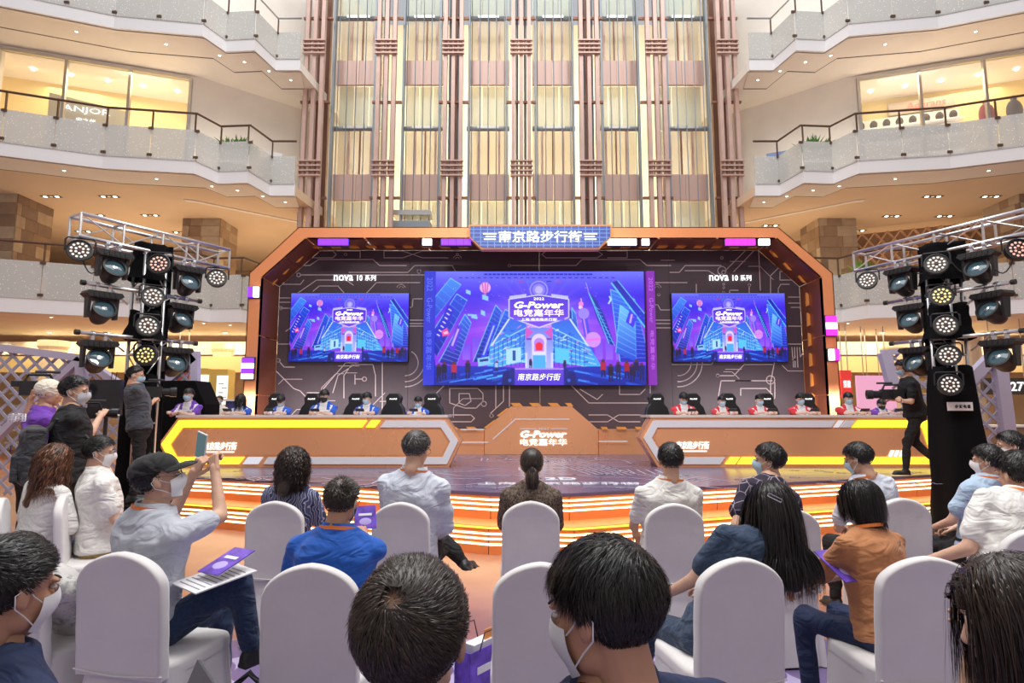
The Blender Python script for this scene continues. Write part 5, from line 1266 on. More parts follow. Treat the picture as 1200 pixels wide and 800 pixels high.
SCC = np.array((0, -.012, .028)); SCR = np.array((.082, .102, .095))
def hairline(y, style):
    xs_ = [-.12, -.04, -.012, .012, .035, .065, .10]
    zs = {'short': [-.055, -.052, -.02, .03, .045, .072, .09], 'long': [-.07, -.07, -.06, .0, .04, .075, .09]}['short' if style in ('short', 'buzz', 'crew') else 'long']
    return np.interp(y, xs_, zs)
def hair_parts(style, seed, n, width, length=None, fringe=False, thin=None, whorl=(.012, -.075, .085), volume=1.0, parting=None, grav=(0, 0, -1)):
    """returns (V, F, mi) lists in head coordinates: under-shell and strands"""
    rng = np.random.default_rng(seed); out = []
    # under-shell: a dense scalp grid, faces kept above the hairline
    nu, nv = 56, 36; u = np.linspace(0, 2*PI, nu, endpoint=False); v = np.linspace(.0, PI*.86, nv)
    uu, vv = np.meshgrid(u, v); D = np.stack([np.sin(vv)*np.cos(uu), np.sin(vv)*np.sin(uu), np.cos(vv)], -1)
    base = {'buzz': .001, 'crew': .003, 'short': .005}.get(style, .010)*volume
    top = np.clip(D[..., 2], 0, 1)
    r = SCR+base; Vs = SCC+D*r+D*(top[..., None]*{'buzz': .001, 'crew': .004, 'short': .008}.get(style, .010)*volume)
    Vs += D*(.0015*np.sin(uu*17+vv*9+seed)+.001*np.sin(uu*31-vv*23))[..., None]*(0 if style == 'buzz' else 1)
    lim = hairline(Vs[..., 1], style)
    if fringe: lim = np.where(Vs[..., 1] > .03, np.minimum(lim, .045), lim)
    keepv = (Vs[..., 2] > lim)
    # pull shell edge onto the scalp
    edge_ = np.clip((Vs[..., 2]-lim)/.03, 0, 1)[..., None]; Vs = SCC+(Vs-SCC)*(edge_+(1-edge_)*(1-(base+.010)/.09))
    if thin is not None: keepv &= np.linalg.norm(Vs-np.array(thin[:3]), axis=-1) > thin[3]*.55
    idx = np.arange(nu*nv).reshape(nv, nu); F = []
    for j in range(nv-1):
        for i in range(nu):
            i2 = (i+1) % nu
            if keepv[j, i] and keepv[j, i2] and keepv[j+1, i] and keepv[j+1, i2]: F.append((idx[j, i], idx[j+1, i], idx[j+1, i2], idx[j, i2]))
    out.append((Vs.reshape(-1, 3), np.array(F), 0))
    # roots
    d = rng.normal(size=(n*3, 3)); d = unit(d); P0 = SCC+d*(SCR+base*.6)
    lim = hairline(P0[:, 1], style)
    if fringe: lim = np.where(P0[:, 1] > .03, np.minimum(lim, .05), lim)
    ok = P0[:, 2] > lim+.002
    if thin is not None: ok &= rng.random(len(P0)) < np.clip(np.linalg.norm((P0-np.array(thin[:3]))/thin[3], axis=1), .12, 1)
    P0 = P0[ok][:n]; d = d[ok][:n]; m = len(P0)
    L = length if length else {'buzz': .008, 'crew': .022, 'short': .042, 'bob': .20, 'long': .46, 'curly': .26, 'pony': .13, 'bun': .13}[style]
    K = {'buzz': 2, 'crew': 3, 'short': 5, 'bob': 9, 'long': 14, 'curly': 18, 'pony': 7, 'bun': 7}[style]
    Lr = L*rng.uniform(.7, 1.08, m)
    if style in ('short', 'crew'): Lr *= np.interp(P0[:, 2], [-.06, .0, .04, .09], [.22, .35, .75, 1.1])
    wv = np.array(whorl); t = P0-wv; t = t-d*ndot(t, d); t = unit(t)
    sw = np.cross(d, t)*.55; g = np.array(grav, float); fx = np.array((0, 1.0, 0))
    if style in ('short', 'crew', 'buzz'): dirv = unit(t*.9+sw+g*.25*(P0[:, 2:3] < .05)+d*(.55 if style != 'short' else .22)+rng.normal(size=(m, 3))*.16)
    elif style in ('pony', 'bun'):
        tie = np.array((0, -.115, -.005 if style == 'pony' else .03)); t = tie-P0; t = t-d*ndot(t, d); dirv = unit(t+rng.normal(size=(m, 3))*.03); Lr = np.minimum(np.linalg.norm(tie-P0, axis=1)*1.12, .3)
    else:
        fr = np.clip((P0[:, 1:2]+.03)/.06, 0, 1); par = np.sign(P0[:, 0:1]-(parting or 0))*np.array((1.0, 0, 0)); dirv = par*.75*fr+g*(.5+.5*(1-fr))+fx*(-.25*fr-.5*(1-fr)*(P0[:, 2:3] > .05)); 
        if fringe: dirv = np.where(P0[:, 1:2] > .045, fx*.4+g*.9+par*.15, dirv)
        dirv = dirv-d*ndot(dirv, d)*.9; dirv = unit(dirv+rng.normal(size=(m, 3))*.05)
    fq = P0*np.array((70., 80., 75.)); clump = np.stack([np.sin(fq[:, 1]+2*np.sin(fq[:, 2]*.6)), np.sin(fq[:, 0]*1.1+2*np.sin(fq[:, 1]*.5)), np.sin(fq[:, 2]*.9+fq[:, 0]*.7)], -1)
    if style in ('short', 'crew'): dirv = unit(dirv+clump*.26)
    elif style in ('bob', 'long'): dirv = unit(dirv+clump*.07)
    pts = [P0]; p = P0.copy(); layer = (base*.5+rng.uniform(0, {'short': .010, 'crew': .006, 'buzz': .001, 'pony': .006, 'bun': .006}.get(style, .022)*volume, m))[:, None]
    ph = rng.uniform(0, 2*PI, m)[:, None]; rl = (rng.random((m, 1))**2)*.7+.35*(.5+.5*clump[:, :1]); lim_end = rng.uniform(-.02, .02, (m, 1))
    for k in range(K):
        f = (k+1)/K; st = (Lr/K)[:, None]
        if style in ('bob', 'long', 'curly'): dirv = unit(dirv*(.78)+g*.30+rng.normal(size=(m, 3))*(.03 if style != 'curly' else .05))
        if style == 'curly': st = st*.9; wob = .013*np.sin(ph+k*1.15); p = p+np.concatenate([wob, .011*np.cos(ph*1.3+k*1.1), wob*0], 1)
        if style in ('pony', 'bun'):
            t = tie-p; dirv = unit(t+d*.02); 
        if style == 'bob': dirv[:, 1] *= .9
        p = p+dirv*st
        q_ = (p-SCC)/(SCR+layer); rr = np.linalg.norm(q_, axis=1, keepdims=True); low = p[:, 2:3] < -.02
        p = np.where(rr < 1, SCC+q_/rr*(SCR+layer), p)
        if style in ('short', 'pony', 'bun'):   # hug the skull, longer locks on top may lift a little
            q_ = (p-SCC)/(SCR+layer); rr = np.linalg.norm(q_, axis=1, keepdims=True); lift = (np.clip((P0[:, 2:3]+.02)/.09, 0, 1)*f*(.07*volume*rl)+.03*f*rl*np.clip((P0[:, 2:3]+.05)/.05, 0, 1))*(style == 'short')+.004
            p = SCC+q_/rr*np.clip(rr, 1, 1+.004+lift)*(SCR+layer*np.clip((P0[:, 2:3]+.08)/.10, .25, 1))
        if style in ('bob', 'long', 'curly'):   # keep off the neck and the shoulders, and out of the face
            c = np.array((0, -.03, -.03))+g*.12; R_ = np.array((.075, .075, .12))+layer*.6; q_ = (p-c)/R_; rr = np.linalg.norm(q_[:, :], axis=1, keepdims=True); p = np.where(rr < 1, c+q_/rr*R_, p)
            c = np.array((0, -.03, -.08))+g*.27; R_ = np.array((.20, .14, .17))+layer*.5; q_ = (p-c)/R_; rr = np.linalg.norm(q_, axis=1, keepdims=True); p = np.where(rr < 1, c+q_/rr*R_, p)
            face = (p[:, 1:2] > .03) & (p[:, 2:3] < .05) & (np.abs(p[:, 0:1]) < .062); p = np.where(face & (not fringe), np.concatenate([np.sign(p[:, 0:1])*.066, np.minimum(p[:, 1:2], .05), p[:, 2:3]], 1), p)
        pts.append(p.copy())
    if style in ('bob', 'long', 'curly'):   # solid body of hair under the strands
        b = MB(); c0 = Vector((0, -.045, .0)); gv = Vector(g); Lb = {'bob': length or .2, 'long': length or .46, 'curly': length or .26}[style]
        capsule(b, c0, c0+gv*min(.10, Lb*.5)+Vector((0, -.012, 0)), .080*min(volume, 1.25), .078*min(volume, 1.25), 16)
        if style != 'bob': capsule(b, c0+gv*.08+Vector((0, -.03, 0)), c0+gv*(Lb*.80)+Vector((0, -.10, 0)), .078, .050, 16)
        for sx in (-1, 1): capsule(b, (sx*.045, -.02, -.01), Vector((sx*.05, -.02, -.01))+gv*min(.10, Lb*.55), .042, .036, 12)
        Vb, Fb = remesh(b, .012, 5); out.append((Vb, Fb, 0))
    out.append(ribbons(pts, d, width, rng))
    if style == 'pony':
        mm = n//3; a = rng.uniform(0, 2*PI, mm); rad = rng.uniform(0, .022, mm)[:, None]; off = np.stack([np.cos(a), np.sin(a)*.6, a*0], -1); p = tie+off*rad*.5; pts = [p]
        for k in range(7):
            f = (k+1)/7; bul = math.sin(PI*min(1, f*1.1)*.8); p = tie+off*(rad+.030*bul*rad/.022)+np.array((0, -.030*math.sin(f*2), -.17*f))+rng.normal(size=(mm, 3))*.0016; pts.append(p.copy())
        out.append(ribbons(pts, np.tile(np.array((0, -1.0, 0)), (mm, 1)), width*1.3, rng))
        b = MB(); b.ell((0, -.135, -.085), (.030, .022, .085), 14, 12); out.append((np.array(b.v), None, b))
    if style == 'bun':
        b = MB(); b.ell((0, -.095, .095), (.034, .034, .030), 16, 12); out.append((np.array(b.v), None, b))
    res = []
    for V, F, mi in out:
        if F is None:
            mbx = mi; tri = [f for f in mbx.f if len(f) == 3]; qd = [f for f in mbx.f if len(f) == 4]; V = np.array(mbx.v, float); res.append((V, np.array(qd), 0)); res.append((V, np.array(tri), 0))
        else: res.append((V, F, mi))
    return res
def ribbons(pts, d, width, rng):
    K = len(pts); m = len(pts[0]); A = np.stack(pts, 1); T = np.gradient(A, axis=1); T = unit(T)
    c = unit(A-np.array((0, -.02, .0))); side = unit(np.cross(T, c)+rng.normal(size=(m, 1, 3))*.25)
    w = width*np.interp(np.linspace(0, 1, K), [0, .2, .7, 1], [.8, 1, .8, .12])[None, :, None]*rng.uniform(.7, 1.3, (m, 1, 1))
    V = np.stack([A-side*w/2, A+side*w/2], 2).reshape(-1, 3)
    b = (np.arange(m)*K*2)[:, None]+(np.arange(K-1)*2)[None]; F = np.stack([b, b+1, b+3, b+2], -1).reshape(-1, 4)
    mi = np.repeat(rng.integers(0, 4, m) % 3, K-1); return V, F, mi

# ---- materials for people
def skin_mat(n, c): 
    m = mat(n, c, .5, noise=(18, .06)); _, b = nodes(m); b.inputs['Subsurface Weight'].default_value = .08; b.inputs['Subsurface Radius'].default_value = (.02, .008, .005); b.inputs['Subsurface Scale'].default_value = .5; return m
skinA = skin_mat('skin_light', (.66, .40, .28)); skinB = skin_mat('skin_tan', (.52, .28, .18)); skinC = skin_mat('skin_pale', (.74, .49, .38))
eye_w = mat('eye_white', (.8, .78, .75), .25); eye_i = mat('eye_dark', (.02, .012, .008), .15); lip_m = mat('lips', (.50, .20, .17), .45); brow_m = mat('brow', (.02, .015, .012), .8)
HC = {}
def hair_mats(key):
    if key not in HC:
        base = {'black': (.013, .011, .011), 'brownblack': (.030, .019, .014), 'brown': (.13, .055, .028), 'grey': (.075, .072, .070)}[key]
        HC[key] = [mat('hair_%s_%d' % (key, i), tuple(b*k for b in base), .38, spec=.45) for i, k in enumerate((.8, 2.1, .4))]
    return HC[key]
mask_blue = mat('mask_blue', (.42, .62, .78), .7); mask_white = mat('mask_white', (.80, .82, .84), .7); mask_black = mat('mask_black', (.02, .02, .02), .7); mask_grey = mat('mask_grey', (.58, .62, .68), .7)
loop_m = mat('ear_loop', (.80, .80, .82), .6); metal_thin = mat('glasses_wire', (.20, .18, .17), .25, .9)
orange_rib = mat('orange_lanyard', (.92, .25, .05), .6); fold_later = []; navy = mat('navy_cloth', (.015, .028, .085), .8, noise=(30, .1)); black_cloth = mat('black_cloth_wear', (.012, .012, .014), .85, noise=(25, .1))
def cloth(n, c, r=.85, ns=(40, .06)):
    new = n not in MATS; m = mat(n, c, r, noise=ns, sheen=.15)
    if new: fold_bump(m)
    return m
def fold_bump(m):
    nt, b = nodes(m); tc = nt.nodes.new('ShaderNodeTexCoord'); w = nt.nodes.new('ShaderNodeTexNoise'); w.inputs['Scale'].default_value = 6.5; w.inputs['Detail'].default_value = 2.5; w.inputs['Distortion'].default_value = 1.6; w.inputs['Roughness'].default_value = .45
    mp = nt.nodes.new('ShaderNodeMapping'); mp.inputs['Scale'].default_value = (.8, .8, 1.6); bp = nt.nodes.new('ShaderNodeBump'); bp.inputs['Strength'].default_value = .75; bp.inputs['Distance'].default_value = .05
    nt.links.new(tc.outputs['Object'], mp.inputs[0]); nt.links.new(mp.outputs[0], w.inputs['Vector']); nt.links.new(w.outputs['Fac'], bp.inputs['Height']); nt.links.new(bp.outputs[0], b.inputs['Normal'])
def pattern_cloth(n, cols, scale, kind='voronoi'):
    m = mat(n, cols[0], .85); nt, b = nodes(m); tc = nt.nodes.new('ShaderNodeTexCoord')
    if kind == 'voronoi':
        v = nt.nodes.new('ShaderNodeTexVoronoi'); v.feature = 'DISTANCE_TO_EDGE'; out = v.outputs['Distance']
    elif kind == 'wave':
        v = nt.nodes.new('ShaderNodeTexWave'); v.inputs['Distortion'].default_value = 9; v.inputs['Detail'].default_value = 2; v.inputs['Detail Scale'].default_value = 1.2; out = v.outputs['Fac']
    else:
        v = nt.nodes.new('ShaderNodeTexNoise'); v.inputs['Detail'].default_value = 6; v.inputs['Roughness'].default_value = .8; out = v.outputs['Fac']
    v.inputs['Scale'].default_value = scale; nt.links.new(tc.outputs['Object'], v.inputs['Vector'])
    cr = nt.nodes.new('ShaderNodeValToRGB'); cr.color_ramp.interpolation = 'CONSTANT' if kind != 'noise' else 'LINEAR'
    st = {'voronoi': [0, .022, .2], 'wave': [0, .35, .62], 'noise': [.40, .5, .60]}[kind]
    for i, c in enumerate(cols):
        if i < 2: e = cr.color_ramp.elements[i]; e.position = st[i]
        else: e = cr.color_ramp.elements.new(st[i])
        e.color = (*c, 1)
    nt.links.new(out, cr.inputs[0]); nt.links.new(cr.outputs[0], b.inputs['Base Color']); return m

TORSO = [(-.11, .14, .10, 0), (-.03, .168, .122, 0), (.08, .154, .115, 0), (.19, .150, .108, 0), (.33, .166, .116, 0), (.44, .178, .112, -.008), (.50, .160, .092, -.014), (.54, .112, .074, -.014), (.58, .066, .062, -.008), (.62, .055, .055, 0)]
def person(label, loc, face, head, *, pose='sit', floor=0.0, head_rot=(0, 0, 0), hands=None, legs=None, top=None, sleeve='short', bottom=black_cloth, hair='short', hcol='black', hkw=None, skin=skinA,
           mask=None, glasses=False, lanyard=False, cap=None, female=False, fine=False, hn=900, hw=.004, group=None, shoes=black, wide=1.0, jersey=None, seat=.47, collar=None, shorts=False, skirt=None, hand_kind='relaxed', sz=None):
    """loc: (x, y) on the floor; face: degrees, 0 looks to the stage; head: world position of the head centre; head_rot: yaw (+left), pitch (+down), roll, relative to world straight ahead"""
    rs = random.Random(label); seed = rs.random()*6
    root = thing('person', label, 'person', (loc[0], loc[1], floor), group, world=False, rotz=math.radians(face))
    inv = (Matrix.Translation((loc[0], loc[1], floor)) @ Matrix.Rotation(math.radians(face), 4, 'Z')).inverted()
    Hd = inv @ Vector(head)
    hz = seat+.085 if pose == 'sit' else None
    if pose == 'stand':
        s = (sz or Hd.z/1.62); hz = .93*s
    H = Vector((0, 0, hz)); v = Hd-H; s = sz or v.length/.70; s = max(.80, min(1.16, s))
    if pose == 'sit': 
        H = Hd-v.normalized()*.70*s; H.z = max(H.z, seat+.07)
    zt = v.normalized(); xt = Vector((1, 0, 0)); yt = zt.cross(xt).normalized(); xt = yt.cross(zt); RT = Matrix((xt, yt, zt)).transposed()
    T = lambda p: H+RT @ (Vector(p)*s)
    # head frame
    yaw, pit, rol = head_rot; yaw = yaw-face
    RH = (Matrix.Rotation(math.radians(yaw), 4, 'Z') @ Matrix.Rotation(math.radians(-pit), 4, 'X') @ Matrix.Rotation(math.radians(rol), 4, 'Y'))
    MH_ = Matrix.Translation(Hd) @ RH @ Matrix.Scale(min(s, 1.06)*(.96 if female else 1), 4)
    neck0 = T((0, .005, .55)); neck1 = MH_ @ Vector((0, -.03, -.10))
    # arms
    arms = {}
    k_ = -1 if False else 1
    for nm, sx in (('L', -1), ('R', 1)):
        Sh = T((sx*.172*wide, -.008, .468)); L1, L2 = .285*s, .25*s
        tgt = (hands or {}).get(nm)
        if tgt is None: tgt = Vector((sx*.13, .27*s, hz+.12)) if pose == 'sit' else Vector((sx*.27, .06, hz-.08))
        else:
            if isinstance(tgt, tuple) and len(tgt) == 4: tgt = inv @ Vector(tgt[:3])
            else: tgt = Vector(tgt[:3])
        dv = tgt-Sh; dist = min(dv.length, (L1+L2)*.985); dv.normalize(); tgt = Sh+dv*dist
        a = (L1*L1-L2*L2+dist*dist)/(2*dist); hgt = math.sqrt(max(L1*L1-a*a, 1e-6)); pole = Vector((sx*.55, -.15, -1)); pole = (pole-dv*pole.dot(dv)).normalized()
        E = Sh+dv*a+pole*hgt; arms[nm] = (Sh, E, tgt, sx)
    # legs
    lg = {}
    for nm, sx in (('L', -1), ('R', 1)):
        hip = H+Vector((sx*.088*s, 0, -.02))
        if legs and nm in legs: kn, an = [(inv @ Vector(q_[:3])) if len(q_) == 4 else Vector(q_) for q_ in legs[nm]]
        elif pose == 'sit': kn, an = Vector((sx*.12, .43*s, seat+.06)), Vector((sx*.12, .40*s, .09))
        else: kn, an = Vector((sx*.10, .02, .50*s)), Vector((sx*.11, -.02, .09))
        lg[nm] = (hip, kn, an)
    # ---- body skin (one mesh)
    vx = .014 if fine else .018
    b = MB(); loft(b, TORSO, T, -.004); capsule(b, neck0, neck1, .052*s, .046*s)
    for nm in arms:
        Sh, E, W_t, sx = arms[nm]; capsule(b, Sh, E, .047*s, .038*s); capsule(b, E, W_t, .038*s, .026*s); b.ell(Sh, (.052*s,)*3, 12, 8); capsule(b, T((sx*.02, -.014, .565)), T((sx*.15, -.012, .485)), .032*s, .038*s)
    for nm in lg:
        hip, kn, an = lg[nm]; capsule(b, hip, kn, .075*s, .050*s); capsule(b, kn, an, .050*s, .036*s)
    BV, BF = remesh(b, vx, 3); parts = [(BV, BF, 0)]
    HV, HF = head_geo(fine, female); HVt = xf(HV, MH_); parts.append((HVt, HF, 0))
    hk = hand_kind if isinstance(hand_kind, dict) else {'L': hand_kind, 'R': hand_kind}
    for nm in arms:
        Sh, E, W_t, sx = arms[nm]; y = (W_t-E).normalized(); side = Vector((0, 0, 1)) if abs(y.z) < .8 else Vector((0, 1, 0)) if pose == 'sit' or True else None
        z = (side-y*side.dot(y)).normalized()
        if abs(y.z) >= .8: z = z*(-1)
        x = y.cross(z).normalized(); HVv, HFf = HANDS[hk[nm]]
        # thumb towards the body's middle
        sgn = 1 if (x.x*sx < 0) else -1
        V = HVv.copy(); V[:, 0] *= sgn; F = HFf if sgn > 0 else HFf[:, ::-1]
        M = Matrix((x, y, z)).transposed().to_4x4(); M.translation = W_t; parts.append((xf(V*s, M), F, 0))
        arms[nm] = (Sh, E, W_t, sx, M)
    f = MB()
    def addf(mb, mi): 
        V = xf(np.array(mb.v, float), MH_); q4 = [t for t in mb.f if len(t) == 4]; q3 = [t for t in mb.f if len(t) == 3]
        if q4: parts.append((V, np.array(q4), mi))
        if q3: parts.append((V, np.array(q3), mi))
    for sx in (-1, 1):
        e = MB(); e.ell((sx*.030, .0815, .008), (.0135, .008, .0065), 12, 8); addf(e, 1)
        e = MB(); e.ell((sx*.030, .0875, .008), (.0055, .003, .0055), 10, 6); addf(e, 2)
        e = MB(); e.ell((sx*.031, .0865, .0315), (.018, .005, .0035), 10, 6, Euler((0, sx*.12, 0)).to_matrix()); addf(e, 4)
    if not mask: e = MB(); e.ell((0, .0935, -.0555), (.019, .005, .0045), 12, 6); e.ell((0, .0915, -.0635), (.016, .006, .005), 12, 6); addf(e, 3)
    obj('body', to_mesh('body', parts, [skin, eye_w, eye_i, lip_m, brow_m]), root)
    # ---- shirt
    c = MB(); g = .014 if not female else .010
    tr = [r for r in TORSO if -.09 < r[0] < .57]; tr = [(r[0], r[1]*(wide if r[0] < .48 else 1), r[2]*(1+(wide-1)*1.3), r[3]) for r in tr]; tr.append((.580, .082, .076, -.008)); loft(c, tr, T, g)
    for nm in arms:
        Sh, E, W_t, sx = arms[nm][:4]; c.ell(Sh, (.061*s*wide, .062*s, .060*s), 14, 10); capsule(c, T((sx*.038, -.016, .560)), T((sx*.155*wide, -.010, .480)), .046*s, .054*s)
        if sleeve == 'long': capsule(c, Sh, E, .064*s, .052*s); capsule(c, E, E.lerp(W_t, .94), .053*s, .036*s)
        elif sleeve == 'half': capsule(c, Sh, E.lerp(Sh, .05), .066*s, .058*s)
        elif sleeve == 'short': capsule(c, Sh, Sh.lerp(E, .70), .062*s, .064*s, rings=2)
    SV, SF = remesh(c, .0105 if fine else .015, 7 if fine else 5); SV = wrinkle(SV, SF, .016, seed)
    top = top or cloth('default_shirt', (.5, .5, .5)); mats = [top]; mi = 0
    if jersey:
        cb, ca, cc2 = jersey; mats = [top, cb, ca]; cen = SV[SF].mean(1); loc_ = (np.array([list(RT.transposed() @ (Vector(p)-H)) for p in cen]))/s
        x_, z_ = np.abs(loc_[:, 0]), loc_[:, 2]; mi = np.zeros(len(SF)); mi[(x_ > .125+.1*(.42-z_)*(z_ > .2)) & (z_ > .12)] = 1; mi[(x_ > .075) & (z_ > .45)] = 1; mi[(np.abs(x_-.150) < .022) & (z_ > .34) & (z_ < .53)] = 0; mi[(z_ < .10)] = 2
    sh = obj('shirt', to_mesh('shirt', [(SV, SF, mi)], mats), root)
    if jersey:
        for (lx, lz, w_, h_) in ((-.05, .385, .035, .03), (.0, .26, .09, .022)):
            pm = MB(); p = T((lx, .118+g+.012, lz)); R3 = RT; pm.box(p, (w_*s, .010, h_*s), R3); pm.build('jersey_print', jersey[2] if lz > .3 else jersey[0], sh)
    if collar:
        m_ = MB(); n = 22; vs = []
        for j, (dz, gr) in enumerate(((.535, .022), (.572, .019), (.602, .014), (.596, .007))):
            for i in range(n): t = 2*PI*i/n; vs.append(T(((.068+gr)*math.cos(t), -.012+(.062+gr)*math.sin(t)*1.0, dz-.025*max(0, math.sin(t)))))
        m_.add(vs, [(j*n+i, j*n+(i+1) % n, (j+1)*n+(i+1) % n, (j+1)*n+i) for j in range(3) for i in range(n)]); m_.build('collar', collar, root, smooth=True)
    if lanyard:
        pts = []; n = 26
        for i in range(n): t = 2*PI*i/n; pts.append(T(((.096)*math.cos(t), -.012+.092*math.sin(t),   .572-.055*max(0, math.sin(t))+.012*max(0, -math.sin(t)))))
        m_ = MB(); vs = []; 
        for i, p in enumerate(pts):
            u = (RT @ Vector((0, 0, 1))); vs += [p-u*.009, p+u*.007]
        m_.add(vs, [(2*i, 2*((i+1) % n), 2*((i+1) % n)+1, 2*i+1) for i in range(n)]); m_.build('lanyard', orange_rib, root, smooth=True)
    # ---- trousers / skirt and shoes
    c = MB(); loft(c, [(z, w, d, y) for z, w, d, y in TORSO if z < .12][:3], T, .016)
    for nm in lg:
        hip, kn, an = lg[nm]; capsule(c, hip, kn, .092*s, .068*s)
        if shorts: continue
        capsule(c, kn, kn.lerp(an, .93), .068*s, .052*s, rings=3)
    PV, PF = remesh(c, .017 if fine else .021, 3); PV = wrinkle(PV, PF, .013, seed+2)
    obj('shorts' if shorts else 'trousers', to_mesh('trousers', [(PV, PF, 0)], [bottom]), root)
    for nm in lg:
        hip, kn, an = lg[nm]; dr = (an-kn).normalized(); fwd = Vector((0, 1, 0)); fwd = (fwd-dr*fwd.dot(dr)).normalized() if abs(dr.z) < .85 else fwd
        c = MB(); capsule(c, an+dr*.035-fwd*.03, an+dr*.045+fwd*.13, .038, .034, 12, 3); capsule(c, an, an+dr*.04, .042, .04, 12, 3); c.box(an+dr*.068+fwd*.055, (.075, .25, .02), Matrix((Vector((1, 0, 0)), fwd, -dr)).transposed() if abs(dr.z) < .85 else None)
        V, F = remesh(c, .014, 2); obj('shoe', to_mesh('shoe', [(V, F, 0)], [shoes]), root)
    # ---- hair and head wear
    if hair:
        gl_ = (Matrix.Rotation(0, 3, 'Z') @ RH.to_3x3().inverted()) @ Vector((0, 0, -1)); hp = hair_parts(hair, int(seed*1000), hn, hw, grav=tuple(gl_), **(hkw or {})); hp = [(xf(V, MH_), F, m_) for V, F, m_ in hp]
        obj('hair', to_mesh('hair', hp, hair_mats(hcol)), root)
    if mask:
        nu, nv = 18, 12; vs = []
        for j in range(nv):
            z = -.002-.10*j/(nv-1)
            for i in range(nu):
                a = math.radians(-72+144*i/(nu-1)); cx = math.cos(a); f_ = j/(nv-1); r = .071+.004*math.sin(PI*f_); ry = .072+.024*math.sin(PI*min(1, f_*1.15+.12))*max(0, cx)**1.2
                x = r*math.sin(a)*(1-.22*f_**2.2); y = .025+ry*cx*(1-.10*f_**3)-.006*f_
                zz = z+(.012*(1-f_)-.0)*max(0, cx)**4+.018*(1-max(0, cx))*(1 if f_ > .5 else -.8)*abs(f_-.5)*2
                vs.append((x, y, zz))
        fs = [(j*nu+i, j*nu+i+1, (j+1)*nu+i+1, (j+1)*nu+i) for j in range(nv-1) for i in range(nu-1)]
        m_ = MB(); m_.add(vs, fs); o = obj('face_mask', to_mesh('mask', [(xf(np.array(vs), MH_), np.array(fs), 0)], [mask]), root)
        for sx in (-1, 1):
            lp = MB(); lp.path([Vector((sx*.066, .046, -.022)), Vector((sx*.078, .02, -.006)), Vector((sx*.088, -.006, .018)), Vector((sx*.090, -.028, .0)), Vector((sx*.084, -.018, -.030)), Vector((sx*.072, .012, -.05)), Vector((sx*.060, .042, -.074))], .0016 if fine else .002, 5)
            V = xf(np.array(lp.v), MH_); q4 = np.array([t for t in lp.f if len(t) == 4]); obj('ear_loop', to_mesh('loops', [(V, q4, 0)], [loop_m if mask is not mask_black else mask_black]), o)
    if glasses:
        lp = MB()
        for sx in (-1, 1): lp.path([(sx*.032+.024*math.cos(a), .100, .006+.018*math.sin(a)) for a in [2*PI*i/14 for i in range(14)]], .0016, 5, closed=True); lp.path([(sx*.056, .098, .010), (sx*.078, .06, .012), (sx*.084, -.004, .018), (sx*.084, -.02, .006)], .0016, 5)
        lp.path([(-.009, .101, .009), (.009, .101, .009)], .0016, 5); V = xf(np.array(lp.v), MH_); q4 = np.array([t for t in lp.f if len(t) == 4]); obj('glasses', to_mesh('glasses', [(V, q4, 0)], [metal_thin]), root)
    if cap:
        c = MB()
        if cap[0] == 'cap':
            n, r_n = 28, 9; vs = []
            for j in range(r_n):
                t = PI/2*j/(r_n-1)
                for i in range(n):
                    a = 2*PI*i/n; vs.append((.092*math.cos(a)*math.cos(t)**.8 if j < r_n-1 else .001*math.cos(a), -.012+(.112*math.sin(a)*math.cos(t)**.8 if j < r_n-1 else .001*math.sin(a)), .045+.088*math.sin(t)))
            c.add(vs, [(j*n+i, j*n+(i+1) % n, (j+1)*n+(i+1) % n, (j+1)*n+i) for j in range(r_n-1) for i in range(n)])
            V = xf(np.array(c.v), MH_); cp = obj('cap', to_mesh('cap', [(V, np.array(c.f), 0)], [cap[1]]), root)
            br = []; nn = 16
            for j, (rr, dz) in enumerate(((.0, 0), (.03, .003), (.06, -.002), (.085, -.012))):
                for i in range(nn+1):
                    a = math.radians(20+140*i/nn); w_ = .5+.5*math.sin(a); br.append((.088*math.cos(a), -.012+.108*math.sin(a)+rr*w_*math.sin(a), .050+dz-.012*abs(math.cos(a))*(j > 0)))
            fs = [(j*(nn+1)+i, j*(nn+1)+i+1, (j+1)*(nn+1)+i+1, (j+1)*(nn+1)+i) for j in range(3) for i in range(nn)]; bv = np.array(br); bv2 = bv+np.array((0, 0, .004))
            obj('brim', to_mesh('brim', [(xf(bv, MH_), np.array(fs), 0), (xf(bv2, MH_), np.array(fs), 0)], [cap[1]]), cp)
        else:
            c.ell((0, -.015, .040), (.094, .112, .098), 24, 16); V = xf(np.array(c.v), MH_)
            obj('cap', to_mesh('cap', [(V, np.array([t for t in c.f if len(t) == 4]), 0), (V, np.array([t for t in c.f if len(t) == 3]), 0)], [cap[1]]), root)
    root['arms'] = 0; del root['arms']
    return dict(root=root, arms=arms, T=T, MH=MH_, s=s, lg=lg, M=root.matrix_basis, inv=inv)
def wpt(p, local): return p['inv'].inverted() @ Vector(local)

